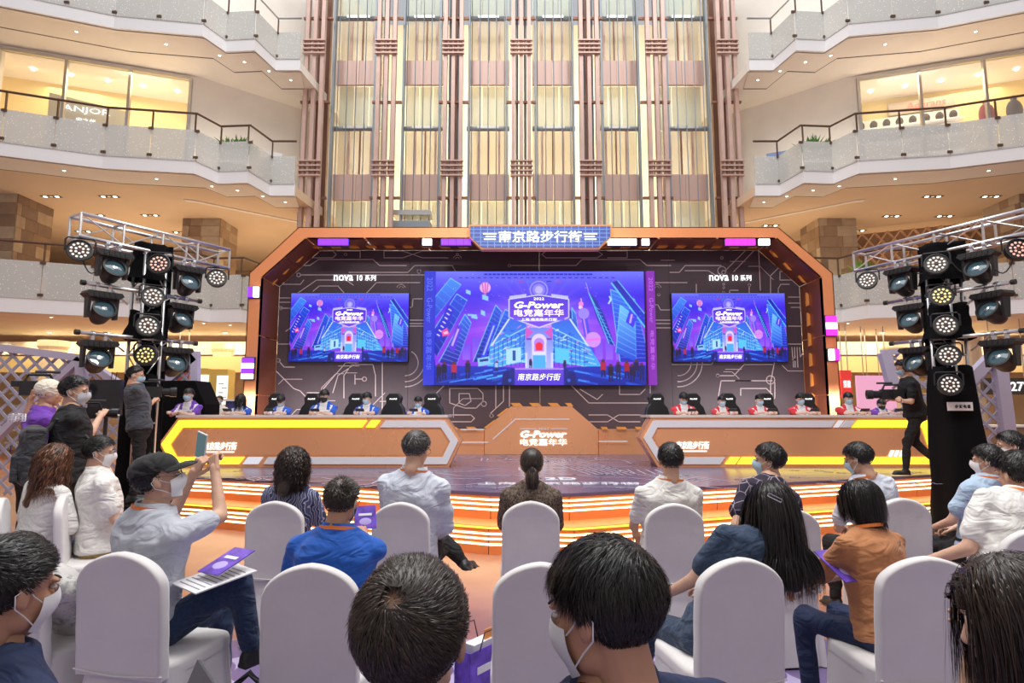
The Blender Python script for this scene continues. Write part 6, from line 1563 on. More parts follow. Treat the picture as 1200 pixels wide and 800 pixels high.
# =================================================================== CHAIRS
def cover_outline(w, z0, z1):
    pts = []
    n = 26
    for i in range(n+1):
        t = PI*i/n; c, s_ = math.cos(t), math.sin(t); pts.append((w*math.copysign(abs(c)**.80, c), z1-.150+.108*abs(s_)**.78+.042*max(0, 1-abs(c)**1.1)))
    return [(w*1.0, z0)]+[(w*1.01, z0+(z1-.150-z0)*k/6) for k in (1, 2, 3, 4, 5)]+pts+[(-w*1.01, z0+(z1-.150-z0)*k/6) for k in (5, 4, 3, 2, 1)]+[(-w, z0)]
def banquet_chair():
    t = thing('banquet_chair', None, None, (0, 0, -20), world=False)
    o = cover_outline(.198, .44, .975); n = len(o); lean = lambda z: -.235-.075*(z-.44)
    mb = MB(); vs = []; cz = .70
    for y, k in ((-.026, .90), (-.030, .955), (-.024, .985), (-.012, 1), (.012, 1), (.024, .985), (.026, .93)):
        for x, z in o: vs.append((x*k, lean(z)+y+.006*math.sin(z*60+x*9)*(abs(x) > .15)*.3-.020*(1-(x/.2)**2)*0, cz+(z-cz)*(k if z > cz else 1)))
    fs = [(j*n+i, (j+1)*n+i, (j+1)*n+i+1, j*n+i+1) for j in range(6) for i in range(n-1)]
    # caps as vertical strips between mirrored outline points
    for base, flip in ((0, 0), (6*n, 1)):
        h = n//2
        for i in range(h-1 if n % 2 == 0 else h):
            q_ = (base+i, base+i+1, base+n-2-i, base+n-1-i) if i+1 != n-2-i else (base+i, base+i+1, base+n-1-i)
            fs.append(q_ if not flip else q_[::-1])
    mb.add(vs, fs); mb.build('back_cover', chair_cloth, t, smooth=True)
    # seat pad
    s_ = MB(); R = []; n = 40
    def sq(a, w, d, p=.35): c, s2 = math.cos(a), math.sin(a); return w*math.copysign(abs(c)**p, c), d*math.copysign(abs(s2)**p, s2)
    for z, k in ((.44, 1.0), (.475, 1.0), (.492, .97), (.498, .88), (.50, .4)):
        for i in range(n): x, y = sq(2*PI*i/n, .212*k, .222*k); R.append((x, y, z))
    s_.add(R, [(j*n+i, j*n+(i+1) % n, (j+1)*n+(i+1) % n, (j+1)*n+i) for j in range(4) for i in range(n)]+[tuple(4*n+i for i in range(n))]); s_.build('seat_cover', chair_cloth, t, smooth=True)
    # skirt with folds down to the floor
    k_ = MB(); R = []; n = 96; rr = random.Random(5); ph = [rr.uniform(0, 6) for _ in range(4)]
    for j in range(9):
        f = j/8; z = .475-.465*f
        for i in range(n):
            a = 2*PI*i/n; x, y = sq(a, .208+.016*f, .222+.03*f); w = f*(.010*math.sin(a*9+ph[0])+.008*math.sin(a*17+ph[1]+f*2)+.004*math.sin(a*31+ph[2])); rad = math.hypot(x, y); R.append((x*(1+w/rad), (y-.024*f*(y < 0)-.018*(y < 0))*(1+w/rad), z+.004*math.sin(a*7)*(j == 8)))
    k_.add(R, [(j*n+i, j*n+(i+1) % n, (j+1)*n+(i+1) % n, (j+1)*n+i) for j in range(8) for i in range(n)]); k_.build('skirt', chair_cloth, t, smooth=True)
    k_ = MB(); k_.path([(-.205, -.262, .462), (-.1, -.270, .455), (0, -.271, .450), (.1, -.270, .456), (.205, -.262, .462)], .0035, 6); k_.build('seam', chair_cloth, t)
    return register(t)
CH = banquet_chair()
def chair(px, D, rot, label, floor=0, py=640, sx=1):
    p = P(px, py, D); r = math.radians(rot); loc = Vector((p.x-math.sin(r)*.25, D+math.cos(r)*.25, 0))
    c = dup(CH, loc, r, label); c.scale = (sx, 1, 1); tag(c, label, 'chair', 'white covered banquet chairs'); return loc
# =================================================================== SEATING
L = {}
L['a'] = chair(322, 4.25, 0, 'white covered chair holding the woman in the patterned blouse, front row')
L['b'] = chair(470, 4.2, -4, 'white covered chair holding the grey-haired man in a white shirt')
L['c'] = chair(622, 4.25, 0, 'white covered chair holding the ponytailed woman in the front row')
L['d'] = chair(790, 4.15, 0, 'white covered chair holding the black-haired man in a white shirt, mid front row')
L['e'] = chair(925, 3.95, 6, 'white covered chair mostly hidden behind the long-haired woman in denim')
L['f'] = chair(1058, 4.4, 0, 'white covered chair holding the man in light blue with orange lanyard')
L['g'] = chair(74, 4.5, -62, 'white covered chair seen edge-on behind the man in white shirt and white mask')
L['h'] = chair(2, 4.4, -58, 'white covered chair cut by the left edge, behind the curly-haired woman')
L['i'] = chair(150, 2.76, -12, 'big white covered chair holding the man in the black cap', sx=1.12)
L['j'] = chair(368, 2.56, 0, 'big white covered chair holding the man in the blue polo')
L['k'] = chair(633, 2.58, 0, 'empty white covered chair behind the ponytailed woman, centre aisle side')
L['l'] = chair(862, 2.66, 10, 'big white covered chair holding the woman in denim with long hair')
L['m'] = chair(1080, 2.68, 0, 'big white covered chair holding the woman in the rust orange shirt', sx=1.1)
L['n'] = chair(1215, 3.3, -6, 'white covered chair at the right edge under the man in the white polo')
L['o'] = chair(28, 2.9, -20, 'white covered chair at the left edge beneath the white floral skirt')
L['q'] = chair(1175, 4.5, 10, 'white covered chair hidden behind the man in the white polo')

# =================================================================== AUDIENCE
fold_bump(navy); fold_bump(black_cloth)
white_shirt = cloth('white_shirt', (.80, .79, .76)); pale_shirt = cloth('pale_blue_shirt', (.66, .71, .82)); ltblue = cloth('light_blue_shirt', (.42, .55, .72))
greyblue = cloth('grey_blue_shirt', (.50, .53, .60)); royal = cloth('royal_polo', (.010, .10, .48)); denim = cloth('denim_shirt', (.030, .055, .105), .9, (60, .25)); jeans = cloth('navy_jeans', (.02, .04, .10), .9, (60, .3))
rust = cloth('rust_shirt', (.52, .22, .09)); darktee = cloth('dark_grey_tee', (.045, .05, .065)); khaki = cloth('khaki_trousers', (.36, .24, .10)); jeanblue = cloth('mid_blue_jeans', (.12, .22, .42), .9, (60, .2))
floral = pattern_cloth('patterned_blouse', ((.04, .05, .13), (.60, .58, .60), (.10, .12, .26)), 9, 'wave'); tweed = pattern_cloth('speckled_blouse', ((.02, .015, .015), (.13, .09, .07), (.28, .21, .16)), 60, 'noise')
darkblouse = pattern_cloth('dark_printed_blouse', ((.45, .38, .42), (.025, .018, .045), (.02, .014, .035)), 14, 'voronoi')
PP = lambda x, y, Y: tuple(P(x, y, Y))
xy = lambda v: (v.x, v.y)
person('woman with shoulder-length wavy dark hair and blue-white patterned blouse, front row', xy(L['a']), -6, PP(344, 545, 4.42), top=floral, hair='curly', hcol='brownblack', hn=3000, hw=.005, hkw=dict(length=.25, volume=1.5), female=True, head_rot=(-8, 4, 0), wide=1.0)
person('man with short greying hair, white shirt and orange lanyard looking down to the right', xy(L['b']), -8, PP(488, 527, 4.36), top=pale_shirt, sleeve='long', hair='short', hcol='grey', hn=2200, lanyard=True, head_rot=(-22, 14, 0), collar=pale_shirt, glasses=True,
       hands={'R': (*PP(512, 628, 4.7), 1), 'L': (*PP(470, 640, 4.8), 1)}, legs={'R': ((.14, .46, .56), (.30, .42, .42)), 'L': ((-.12, .42, .52), (-.12, .40, .09))}, wide=1.08, group=None)
person('woman with dark ponytail and speckled dark blouse in the centre of the front row', xy(L['c']), 0, PP(623, 546, 4.38), top=tweed, sleeve='long', hair='pony', hcol='brownblack', hn=2600, hw=.004, hkw=dict(volume=1.15), female=True, head_rot=(0, 4, 0), wide=1.06)
person('man with black hair and white shirt, legs apart, right of the centre aisle', xy(L['d']), 5, PP(786, 540, 4.32), top=white_shirt, sleeve='short', hair='short', hn=2200, collar=white_shirt, lanyard=True, head_rot=(-6, 8, 0), wide=1.1, legs={'L': ((-.36, .34, .50), (-.34, .40, .09)), 'R': ((.2, .42, .5), (.2, .4, .09))})
person('woman in dark printed blouse and blue mask turned left, behind the denim woman', xy(L['e']), 15, PP(901, 540, 4.45), top=darkblouse, hair='short', hn=2400, hkw=dict(volume=1.2), female=True, head_rot=(62, 0, 0), mask=mask_blue)
person('man in light blue shirt with orange lanyard, glasses and mask looking left', xy(L['f'])[:1]+(4.65,), 8, PP(1006, 538, 4.62), top=pale_shirt, sleeve='short', hair='short', hn=2000, lanyard=True, collar=pale_shirt, mask=mask_blue, glasses=True, head_rot=(38, 18, 0), wide=1.05)
g_ = person('woman with long wavy brown hair and white sleeveless top at the left edge', (P(42, 600, 4.6).x, 4.6), -20, PP(66, 540, 4.62), top=white_shirt, sleeve='half', hair='curly', hcol='brown', hn=3200, hw=.005, hkw=dict(length=.42, volume=1.2), bottom=jeanblue, female=True, head_rot=(-45, 4, 0), group=None)
person('man in white shirt and white mask facing right, left side of audience', (P(118, 600, 4.75).x, 4.75), -48, PP(117, 530, 4.75), top=white_shirt, sleeve='short', hair='short', hn=2200, mask=mask_white, glasses=True, head_rot=(-66, 6, 0), collar=white_shirt, bottom=khaki, wide=1.12, hkw=dict(volume=.7))
# man in the cap photographing with his phone
capm = person('man in black baseball cap and grey-blue shirt raising a phone with both hands', (P(172, 650, 3.0).x, 3.0), -30, PP(186, 562, 2.98), top=greyblue, sleeve='short', hair='crew', hn=900, cap=('cap', cloth('black_cap', (.012, .013, .015))), mask=mask_white, glasses=True,
    lanyard=True, collar=greyblue, head_rot=(-62, -14, 0), fine=True, bottom=jeans, wide=1.08, hand_kind='grip', hands={'R': (*PP(252, 552, 3.25), 1), 'L': (*PP(226, 556, 3.32), 1)},
    legs={'R': ((*PP(280, 680, 3.1), 1), (*PP(294, 760, 3.15), 1)), 'L': ((-.02, .44, .53), (-.04, .44, .09))})
ph = thing('smartphone', 'smartphone held up by the man in the black cap', 'phone', PP(238, 523, 3.36))
R_ = Euler((math.radians(12), math.radians(18), math.radians(-20))).to_matrix()
c_ = P(236, 522, 3.36); MB().box(c_, (.072, .009, .15), R_).build('phone_body', mat('phone_white_edge', (.75, .75, .77), .3), ph); MB().box(c_+R_ @ Vector((0, -.006, 0)), (.064, .002, .138), R_).build('phone_screen', mat('phone_screen_dark', (.05, .09, .10), .1, emit=(.12, .22, .22), es=.5), ph)
person('man in royal blue polo with thinning crown and orange lanyard, seen from behind', xy(L['j']), 0, PP(400, 588, 2.85), top=royal, sleeve='short', hair='crew', hcol='brownblack', hn=5200, hw=.0026, hkw=dict(thin=(.0, -.05, .115, .055), volume=.8), lanyard=True, collar=royal, head_rot=(-10, 12, 2), fine=True, wide=1.14, skin=skinB, mask=mask_grey, glasses=True,
    hands={'R': (*PP(424, 622, 3.30), 1), 'L': (-.12, .30, .70)})
person('woman in denim shirt with long straight black hair and silver hair clip', (L['l'].x+.02, L['l'].y), 8, PP(905, 596, 2.92), top=denim, sleeve='short', hair='long', hn=6500, hw=.0034, hkw=dict(length=.50, volume=1.25, parting=.01), female=True, head_rot=(14, 22, -6), fine=True, bottom=denim, mask=mask_blue, legs={'L': ((-.20, .34, .52), (-.26, .36, .09)), 'R': ((.1, .42, .52), (.1, .4, .09))})
person('woman in rust orange shirt with black bob, mask and glasses looking down left', (L['m'].x-.02, L['m'].y+.02), 22, PP(1009, 590, 3.05), top=rust, sleeve='half', hair='bob', hn=5200, hw=.0034, hkw=dict(length=.15, volume=1.15, fringe=True), female=True, head_rot=(42, 26, -4), fine=True, mask=mask_grey, glasses=True, lanyard=True, wide=1.1, bottom=navy,
    hands={'L': (-.10, .42, .66), 'R': (.10, .42, .68)})
person('man in white polo with orange lanyard leaning forward at the right edge', (P(1172, 640, 3.42).x, 3.42), 14, PP(1192, 556, 3.62), top=white_shirt, sleeve='short', hair='short', hn=3200, hw=.003, lanyard=True, collar=white_shirt, head_rot=(10, 12, 0), fine=True, wide=1.14, hands={'L': (-.22, .30, .70), 'R': (.15, .4, .6)})
person('man in light blue shirt and white mask, face turned left, right audience', (P(1146, 640, 4.6).x, 4.6), 16, PP(1157, 540, 4.58), top=ltblue, sleeve='short', hair='short', hn=2000, mask=mask_white, lanyard=True, head_rot=(44, 4, 0), collar=ltblue)
person('man with glasses and mask, only his head visible at the right edge', (P(1192, 640, 5.3).x, 5.3), 20, PP(1184, 523, 5.3), top=darktee, hair='short', hn=1600, mask=mask_white, head_rot=(68, 6, 0), glasses=True)
# nearest heads
person('man with cropped black hair seen from above, closest to the camera centre', (P(482, 700, .98).x, 1.00), 2, PP(483, 748, .98), top=black_cloth, hair='short', hn=15000, hw=.0013, hkw=dict(length=.034, whorl=(-.006, -.078, .082), volume=.8, thin=(-.006, -.095, .094, .026)), head_rot=(-6, -2, 0), fine=True, wide=1.05, sz=.97, hcol='brownblack')
person('man in navy suit and white mask with thick black hair, looking left', (P(742, 700, 1.0).x, .99), 26, PP(708, 718, .98), top=navy, sleeve='long', hair='short', hn=15000, hw=.0013, hkw=dict(length=.055, volume=1.1), head_rot=(54, 14, 4), fine=True, mask=mask_white, collar=navy, skin=skinB, wide=1.3, sz=.86)
person('man in navy jacket at the lower left corner, head turned right', (P(-30, 700, 1.42).x, 1.38), -14, PP(10, 692, 1.40), top=navy, sleeve='long', hair='short', hn=11000, hw=.0016, hkw=dict(length=.035, volume=.8), head_rot=(-26, 10, 0), fine=True, mask=mask_white, collar=navy, skin=skinB, wide=1.1)
person('long-haired woman at the lower right corner looking left', (P(1215, 700, 1.25).x, 1.25), 30, PP(1190, 728, 1.22), top=black_cloth, sleeve='short', hair='long', hn=9000, hw=.0018, hkw=dict(length=.3, volume=1.1), head_rot=(66, 14, 0), fine=True, female=True, hcol='brownblack', skin=skinA, hands={'L': (*PP(1140, 790, 1.35), 1), 'R': (.1, .35, .8)}, hand_kind='relaxed')
gown = pattern_cloth('gauze_skirt', ((.62, .60, .58), (.66, .64, .61), (.30, .32, .32)), 9, 'noise')
person('woman in white dress with small dark motifs, hidden behind the lower left man', (L['o'].x, L['o'].y+.05), -20, PP(24, 655, 2.75), top=gown, sleeve='short', hair='long', hn=2500, hkw=dict(length=.25), female=True, bottom=gown, head_rot=(-20, 20, 0), fine=True, sz=.86, legs={'R': ((.26, .40, .50), (.20, .42, .09)), 'L': ((-.08, .42, .5), (-.08, .42, .09))})

# =================================================================== STANDING CREW
bp = person('man in black t-shirt and shorts with a backpack filming to the right', (P(84, 500, 5.15).x, 5.15), -52, PP(88, 459, 5.2), pose='stand', top=black_cloth, sleeve='short', hair='short', hn=1800, mask=mask_grey, glasses=True, head_rot=(-72, 6, 0), bottom=black_cloth, shorts=True, wide=1.1, hand_kind='grip', hkw=dict(volume=.9),
    hands={'R': (*PP(118, 487, 5.5), 1), 'L': (*PP(103, 492, 5.6), 1)})
def box_r(mb, c, d, R): mb.box(c, d, R); return mb
def held(name, label, cat, c, R, parts):
    t = thing(name, label, cat, tuple(c), world=False); t.rotation_euler = R.to_euler()
    for nm, mb, m in parts: mb.build(nm, m, t)
    return t
def camcorder(sc=1.0, mono=True):
    k = sc; ps = []
    b = MB(); b.box((0, .0, 0), (.085*k, .20*k, .10*k)); ps.append(('camera_body', b, black))
    b = MB(); b.lathe([(.001, 0), (.038*k, 0), (.040*k, .07*k), (.047*k, .075*k), (.047*k, .13*k), (.036*k, .13*k), (.03*k, .11*k), (.001, .105*k)], c=(0, .095*k, 0), R=Euler((-PI/2, 0, 0)).to_matrix(), n=18); ps.append(('lens', b, black_shiny))
    b = MB(); b.path([(0, -.08*k, .05*k), (0, -.06*k, .095*k), (0, .06*k, .095*k), (0, .08*k, .05*k)], .011*k, 6); ps.append(('carry_handle', b, black))
    b = MB(); b.box((-.085*k, .03*k, .02*k), (.07*k, .012*k, .055*k)); ps.append(('side_screen', b, black_shiny))
    b = MB(); b.box((.0, -.12*k, .03*k), (.04*k, .06*k, .04*k)); ps.append(('eyepiece', b, black))
    b = MB(); b.tube((.03*k, -.02*k, .115*k), (.03*k, .12*k, .115*k), .010*k, 8); ps.append(('microphone', b, mat('dark_grey_foam', (.05, .05, .055), .9)))
    return ps
held('video_camera', 'small black video camera held by the man with the backpack', 'camera', P(106, 484, 5.55), Euler((0, 0, math.radians(-70))).to_matrix(), camcorder(1.0))
# backpack on his back
bk = thing('backpack', 'charcoal backpack worn by the man filming on the left', 'backpack', tuple(P(42, 520, 5.0)), world=False)
c_ = bp['root'].matrix_basis @ Vector((0, -.23, 1.22)); bk.location = c_; bk.rotation_euler = (0, 0, math.radians(-52)); grey_bag = cloth('charcoal_nylon', (.035, .037, .042), .7)
m_ = MB(); m_.box((0, 0, 0), (.30, .14, .46)); m_.ell((0, -.02, .16), (.15, .10, .10)); m_.ell((0, -.03, -.05), (.15, .12, .20)); V, F = remesh(m_, .014, 5); obj('bag_body', to_mesh('bag', [(V, F, 0)], [grey_bag]), bk)
m_ = MB(); m_.box((0, -.125, -.09), (.22, .05, .22)); V, F = remesh(m_, .012, 4); obj('front_pocket', to_mesh('pocket', [(V, F, 0)], [grey_bag]), bk)
for sx in (-1, 1): m_ = MB(); m_.path([(sx*.10, .06, .20), (sx*.12, .12, .30), (sx*.13, .24, .27), (sx*.14, .36, .12), (sx*.13, .30, -.08), (sx*.11, .08, -.18)], .016, 6); m_.build('shoulder_strap', grey_bag, bk)
tg = MB().box((0, -.158, .07), (.18, .006, .05)).build('name_patch', black_shiny, bk); wall_text('lettering', 'OUTDOOR', (0, 0, 0), .01, text_white, bk) if False else MB().box((0, -.163, .075), (.15, .003, .010)).build('patch_print', print_white, bk)
pur = person('person in purple t-shirt and cream cap filming on the far left', (P(40, 500, 5.9).x, 5.9), -40, PP(58, 461, 5.95), pose='stand', top=cloth('purple_tee', (.16, .04, .42)), sleeve='short', hair='crew', hn=500, cap=('beanie', cloth('cream_cap', (.78, .72, .60))), head_rot=(-60, 6, 0), skin=skinB, hand_kind='grip', hands={'L': (*PP(36, 468, 6.2), 1), 'R': (*PP(44, 472, 6.3), 1)})
held('video_camera', 'black shoulder video camera beside the cream cap, far left', 'camera', P(45, 455, 6.3), Euler((0, 0, math.radians(-60))).to_matrix(), camcorder(1.5))
o_ = wall_text('shirt_print', '南翔', P(20, 489, 5.62), .16, print_white, None); o_.parent = pur['root']; o_.matrix_parent_inverse = pur['root'].matrix_basis.inverted()
# black riser with the second cameraman, in front of the left tower
rs_ = thing('camera_riser', 'low black riser box under the bearded grey-shirt cameraman', 'platform', (P(158, 580, 7.55).x, 7.55, 0)); c0 = P(158, 580, 7.55)
MB().box((c0.x, 7.55, .22), (.8, .62, .44)).build('riser_box', black, rs_); MB().box((c0.x, 7.55, .452), (.84, .66, .024)).build('riser_top', black_matte, rs_)
rs_['label'] = 'low black riser box under the videographer in dark grey t-shirt'
person('videographer in dark grey t-shirt with blue mask and glasses filming to the right', (c0.x, 7.55), -58, PP(159, 440, 7.58), pose='stand', floor=.464, sz=.97, top=darktee, sleeve='short', hair='crew', hn=900, mask=mask_blue, glasses=True, lanyard=True, head_rot=(-70, 10, 0), bottom=black_cloth, wide=1.12, hand_kind='grip',
    hands={'L': (*PP(170, 466, 7.9), 1), 'R': (*PP(180, 470, 7.75), 1)})
held('video_camera', 'black camera with a large lens held by the videographer in dark grey', 'camera', P(176, 459, 7.85), Euler((0, 0, math.radians(-62))).to_matrix(), camcorder(1.35))
cmr = person('cameraman in black with headphones and blue mask stepping along the stage edge', (P(1078, 550, 9.1).x, 9.1), 68, PP(1058, 431, 9.1), pose='stand', floor=SH, sz=.98, top=black_cloth, sleeve='short', hair='crew', hn=900, mask=mask_blue, head_rot=(72, 26, 0), bottom=black_cloth, wide=1.15, hand_kind='grip',
    hands={'L': (*PP(1046, 468, 9.0), 1), 'R': (*PP(1052, 470, 8.85), 1)}, legs={'L': ((-.10, .16, .48), (-.10, .20, .09)), 'R': ((.10, .02, .48), (.12, -.38, .10))})
held('gimbal_camera', 'black camera on a handheld gimbal carried by the cameraman on stage', 'camera', P(1045, 462, 9.0), Euler((0, 0, math.radians(75))).to_matrix(), camcorder(1.5))
hp = MB(); M_h = cmr['MH']
for sx in (-1, 1): hp.lathe([(.001, -.018), (.036, -.016), (.040, .0), (.036, .016), (.001, .018)], c=(sx*.092, -.005, .0), R=Euler((0, PI/2, 0)).to_matrix(), n=14)
hp.path([(.095*math.cos(a), -.005, .02+.118*math.sin(a)) for a in [PI*i/10 for i in range(11)]], .010, 6)
V = xf(np.array(hp.v), M_h); hs = thing('headphones', 'black headphones worn by the cameraman on stage', 'headphones', (0, 0, 0), world=False); hs.matrix_basis = cmr['M'].copy()
obj('headset', to_mesh('headset', [(V, np.array([t for t in hp.f if len(t) == 4]), 0)], [black]), hs)

# =================================================================== PLAYERS AT THE DESKS
jb = cloth('jersey_blue', (.01, .09, .55)); jw = cloth('jersey_white', (.72, .72, .76)); jr = cloth('jersey_red', (.62, .02, .035)); jp = cloth('jersey_purple', (.16, .04, .42)); jo = cloth('jersey_accent_orange', (.8, .35, .12))
def gaming_chair():
    t = thing('gaming_chair', None, None, (0, 0, -30), world=False); m_ = MB()
    o = [(-.16, .45), (-.24, .62), (-.27, .86), (-.22, 1.02), (-.15, 1.10), (-.17, 1.22), (-.10, 1.30), (.10, 1.30), (.17, 1.22), (.15, 1.10), (.22, 1.02), (.27, .86), (.24, .62), (.16, .45)]
    m_.prism([(x, -.30-.10*(z-.45), z) for x, z in o], (0, .09, 0)); V, F = remesh(m_, .016, 4); obj('backrest', to_mesh('gb', [(V, F, 0)], [black]), t)
    m_ = MB(); m_.box((0, .0, .44), (.50, .50, .09)); V, F = remesh(m_, .018, 4); obj('seat', to_mesh('gs', [(V, F, 0)], [black]), t)
    MB().tube((0, 0, .08), (0, 0, .42), .03, 10).build('gas_column', black, t)
    for k in range(5): a = 2*PI*k/5; MB().beam((0, 0, .08), (.28*math.cos(a), .28*math.sin(a), .05), .05, .03).build('leg', black, t); MB().ell((.28*math.cos(a), .28*math.sin(a), .03), (.03, .03, .03), 10, 6).build('caster', black, t)
    for sx in (-1, 1): MB().box((sx*.28, .02, .66), (.07, .26, .03)).build('armrest', black, t); MB().tube((sx*.28, .02, .44), (sx*.28, .02, .65), .018, 8).build('arm_post', black, t)
    wall_text('lettering', 'AutoFull', (0, -.29+.012, 1.19), .15, text_white, t, rot=(PI/2, 0, PI), height=.028)
    for o_ in t.children:
        if o_.name.startswith('lettering'): o_.location = (0, .0, 0)
    return register(t)
GC = gaming_chair()
def phone_at(c, rz, lab, tilt=-40):
    t = thing('smartphone', lab, 'phone', tuple(c), world=False); t.rotation_euler = (math.radians(tilt), 0, rz)
    MB().box((0, 0, 0), (.15, .072, .009)).build('phone_body', black, t); MB().box((0, 0, .0055), (.14, .064, .002)).build('phone_screen', black_shiny, t)
def player(px, py, who, side, cdx, jer, fem=False, hairk='short', msk=mask_blue, gl=False, rot=(180, 22, 0), Y=11.02, skin_=skinC, ch=True, phone=True, hkw_=None, sc=None):
    h = P(px, py, Y); f = 180
    col = {'blue': ('blue and white jersey', jb, jo), 'red': ('red and white jersey', jr, jb), 'purple': ('purple and white jersey', jp, jo)}[jer]
    hz_ = DTOP+.045
    ph_ = P(px, 486, Y-.43)
    person(who, (h.x, Y+.12), f, tuple(h), floor=SH, top=jw, jersey=(col[1], col[2], black), sleeve='short', hair=hairk, hn=700, hw=.006, mask=msk, glasses=gl, head_rot=rot, female=fem, skin=skin_, wide=1.12, hkw=dict(fringe=True, volume=1.35, **{k: v for k, v in (hkw_ or {}).items() if k != 'volume'}), seat=.50,
           hands={'L': (h.x+.10, Y-.40, hz_, 1), 'R': (h.x-.10, Y-.40, hz_, 1)}, hand_kind='relaxed', sz=sc, legs={'L': ((-.13, .26, .50), (-.12, .20, .09)), 'R': ((.13, .26, .50), (.12, .20, .09))})
    if ch:
        c = dup(GC, (h.x+cdx, Y+.30, SH), PI+(-.25 if cdx > 0 else .25)); tag(c, 'black gaming chair behind the '+who.split(' at the ')[0], 'gaming chair', 'black gaming chairs behind the desks')
    if phone: phone_at((h.x, Y-.50, hz_+.045), PI, 'dark smartphone gripped by the '+who.split(' at the ')[0], 40)
player(221, 463, 'staff player in purple and white jersey at the outer end of the left desk', 'left', 0, 'purple', rot=(170, 8, 0), ch=False, phone=False)
player(282, 469, 'long-haired girl in blue jersey at the left desk', 'left', .34, 'blue', fem=True, hairk='long', hkw_=dict(length=.3))
player(329, 470, 'bowed boy with messy fringe in blue jersey at the left desk', 'left', .30, 'blue', rot=(180, 42, 0), hkw_=dict(volume=1.6))
player(380, 464, 'broad boy with black mask in blue jersey at the left desk', 'left', .36, 'blue', msk=mask_black, rot=(178, 20, 0))
player(430, 467, 'boy in blue jersey with head turned aside at the left desk', 'left', .30, 'blue', rot=(150, 16, 0))
player(490, 471, 'boy with glasses in blue jersey at the inner end of the left desk', 'left', .10, 'blue', gl=True)
player(801, 467, 'boy bent over in red jersey at the inner end of the right desk', 'right', -.28, 'red', rot=(180, 38, 0), hkw_=dict(volume=1.3))
player(846, 470, 'round-faced boy with fringe in red jersey at the right desk', 'right', -.28, 'red', rot=(180, 14, 0))
player(890, 469, 'boy with crew cut in red jersey at the right desk', 'right', -.28, 'red', hairk='crew', rot=(190, 16, 0))
player(938, 468, 'boy with glasses in red jersey at the right desk', 'right', -.30, 'red', gl=True, rot=(176, 12, 0))
player(994, 467, 'player with topknot in red jersey at the right desk', 'right', -.38, 'red', fem=True, hairk='bun', rot=(176, 18, 0))
player(1033, 474, 'boy with black mask in purple and white jersey at the right desk', 'right', 0, 'purple', msk=mask_black, rot=(165, 22, 0), ch=False, Y=11.0)

# =================================================================== SMALL THINGS AROUND THE CHAIRS
vio = mat('violet_print', (.16, .08, .55), .35, noise=(14, .5)); paper = mat('paper_white', (.82, .82, .84), .6)
def booklet(px, py, Y, rx, rz, lab, w=.15, h=.21):
    c = P(px, py, Y); t = thing('programme_booklet', lab, 'booklet', tuple(c), world=False); t.rotation_euler = (rx, 0, rz)
    MB().box((0, 0, 0), (w, h, .005)).build('cover', vio, t); MB().box((w*.02, 0, -.004), (w*.96, h*.97, .004)).build('pages', paper, t)
    MB().box((0, h*.12, .0035), (w*.6, h*.10, .001)).build('title_print', print_white, t); MB().ell((0, -h*.18, .002), (w*.3, h*.16, .002), 14, 6).build('cover_print', mat('lilac_print', (.5, .42, .85), .4), t)
booklet(266, 657, 3.0, .35, -.5, 'violet programme booklet on the lap of the man in the cap')
booklet(428, 606, 3.42, 1.1, .35, 'violet programme booklet held by the man in the blue polo', .12, .13)
booklet(986, 662, 3.0, .5, .3, 'open booklet with white pages held by the woman in rust orange')
t = thing('open_booklet', 'white printed sheets on the lap of the man in the cap', 'booklet', PP(252, 676, 2.97), world=False); t.rotation_euler = (.12, .05, -.6)
MB().box((0, 0, 0), (.22, .30, .006)).build('sheets', paper, t)
for k in range(9): MB().box((0, -.12+k*.028, .004), (.17, .006, .001)).build('print_line', mat('grey_ink', (.3, .3, .34), .6), t)
def gift_bag(px, py, Y, rz, lab, h=.33, w=.28, d=.11, contents=()):
    c = PZ(px, py, 0.0) if Y is None else P(px, py, Y); c.z = 0
    t = thing('gift_bag', lab, 'bag', tuple(c), world=False); t.rotation_euler = (0, 0, rz)
    for a, b, nm in (((0, -d/2, h/2), (w, .004, h), 'front_panel'), ((0, d/2, h/2), (w, .004, h), 'back_panel'), ((-w/2, 0, h/2), (.004, d, h), 'side_panel'), ((w/2, 0, h/2), (.004, d, h), 'side_panel'), ((0, 0, .003), (w, d, .006), 'bottom_panel')): MB().box(a, b).build(nm, vio, t)
    g = MB(); rr = random.Random(px)
    for k in range(9): x = -w*.42+w*.84*k/8; hh = rr.uniform(.04, .15); g.box((x, -d/2-.003, .05+hh/2), (w*.07, .002, hh))
    g.build('skyline_print', mat('lilac_print', (.5, .42, .85), .4), t, kind='stuff'); MB().box((0, -d/2-.003, h*.72), (w*.6, .002, h*.10)).build('title_print', print_white, t)
    for s_ in (-1, 1): MB().path([(-w*.22, s_*d/2, h-.01), (-w*.2, s_*(d/2+.03), h+.09), (w*.2, s_*(d/2+.03), h+.09), (w*.22, s_*d/2, h-.01)], .0035, 5).build('cord_handle', black, t)
    for nm, b, s_, m, cat, ll in contents:
        o = MB().box(b, s_).build(nm, m); o.matrix_world = t.matrix_basis.copy(); o.location = t.location; o.rotation_euler = t.rotation_euler; tag(o, ll, cat)
    return t
green = mat('green_card', (.02, .62, .22), .4); redc = mat('red_card', (.85, .04, .05), .4); teal = mat('teal_card', (.12, .45, .42), .4)
gift_bag(247, 760, 2.32, -.35, 'violet gift bag with white box beside the chair of the man in the cap', h=.34, w=.26, contents=[('white_box', (-.01, .0, .30), (.2, .07, .14), paper, 'box', 'white box sticking out of the gift bag beside the cap man'), ('green_booklet', (.07, .035, .32), (.08, .008, .14), teal, 'booklet', 'teal booklet sticking out of the gift bag beside the cap man')])
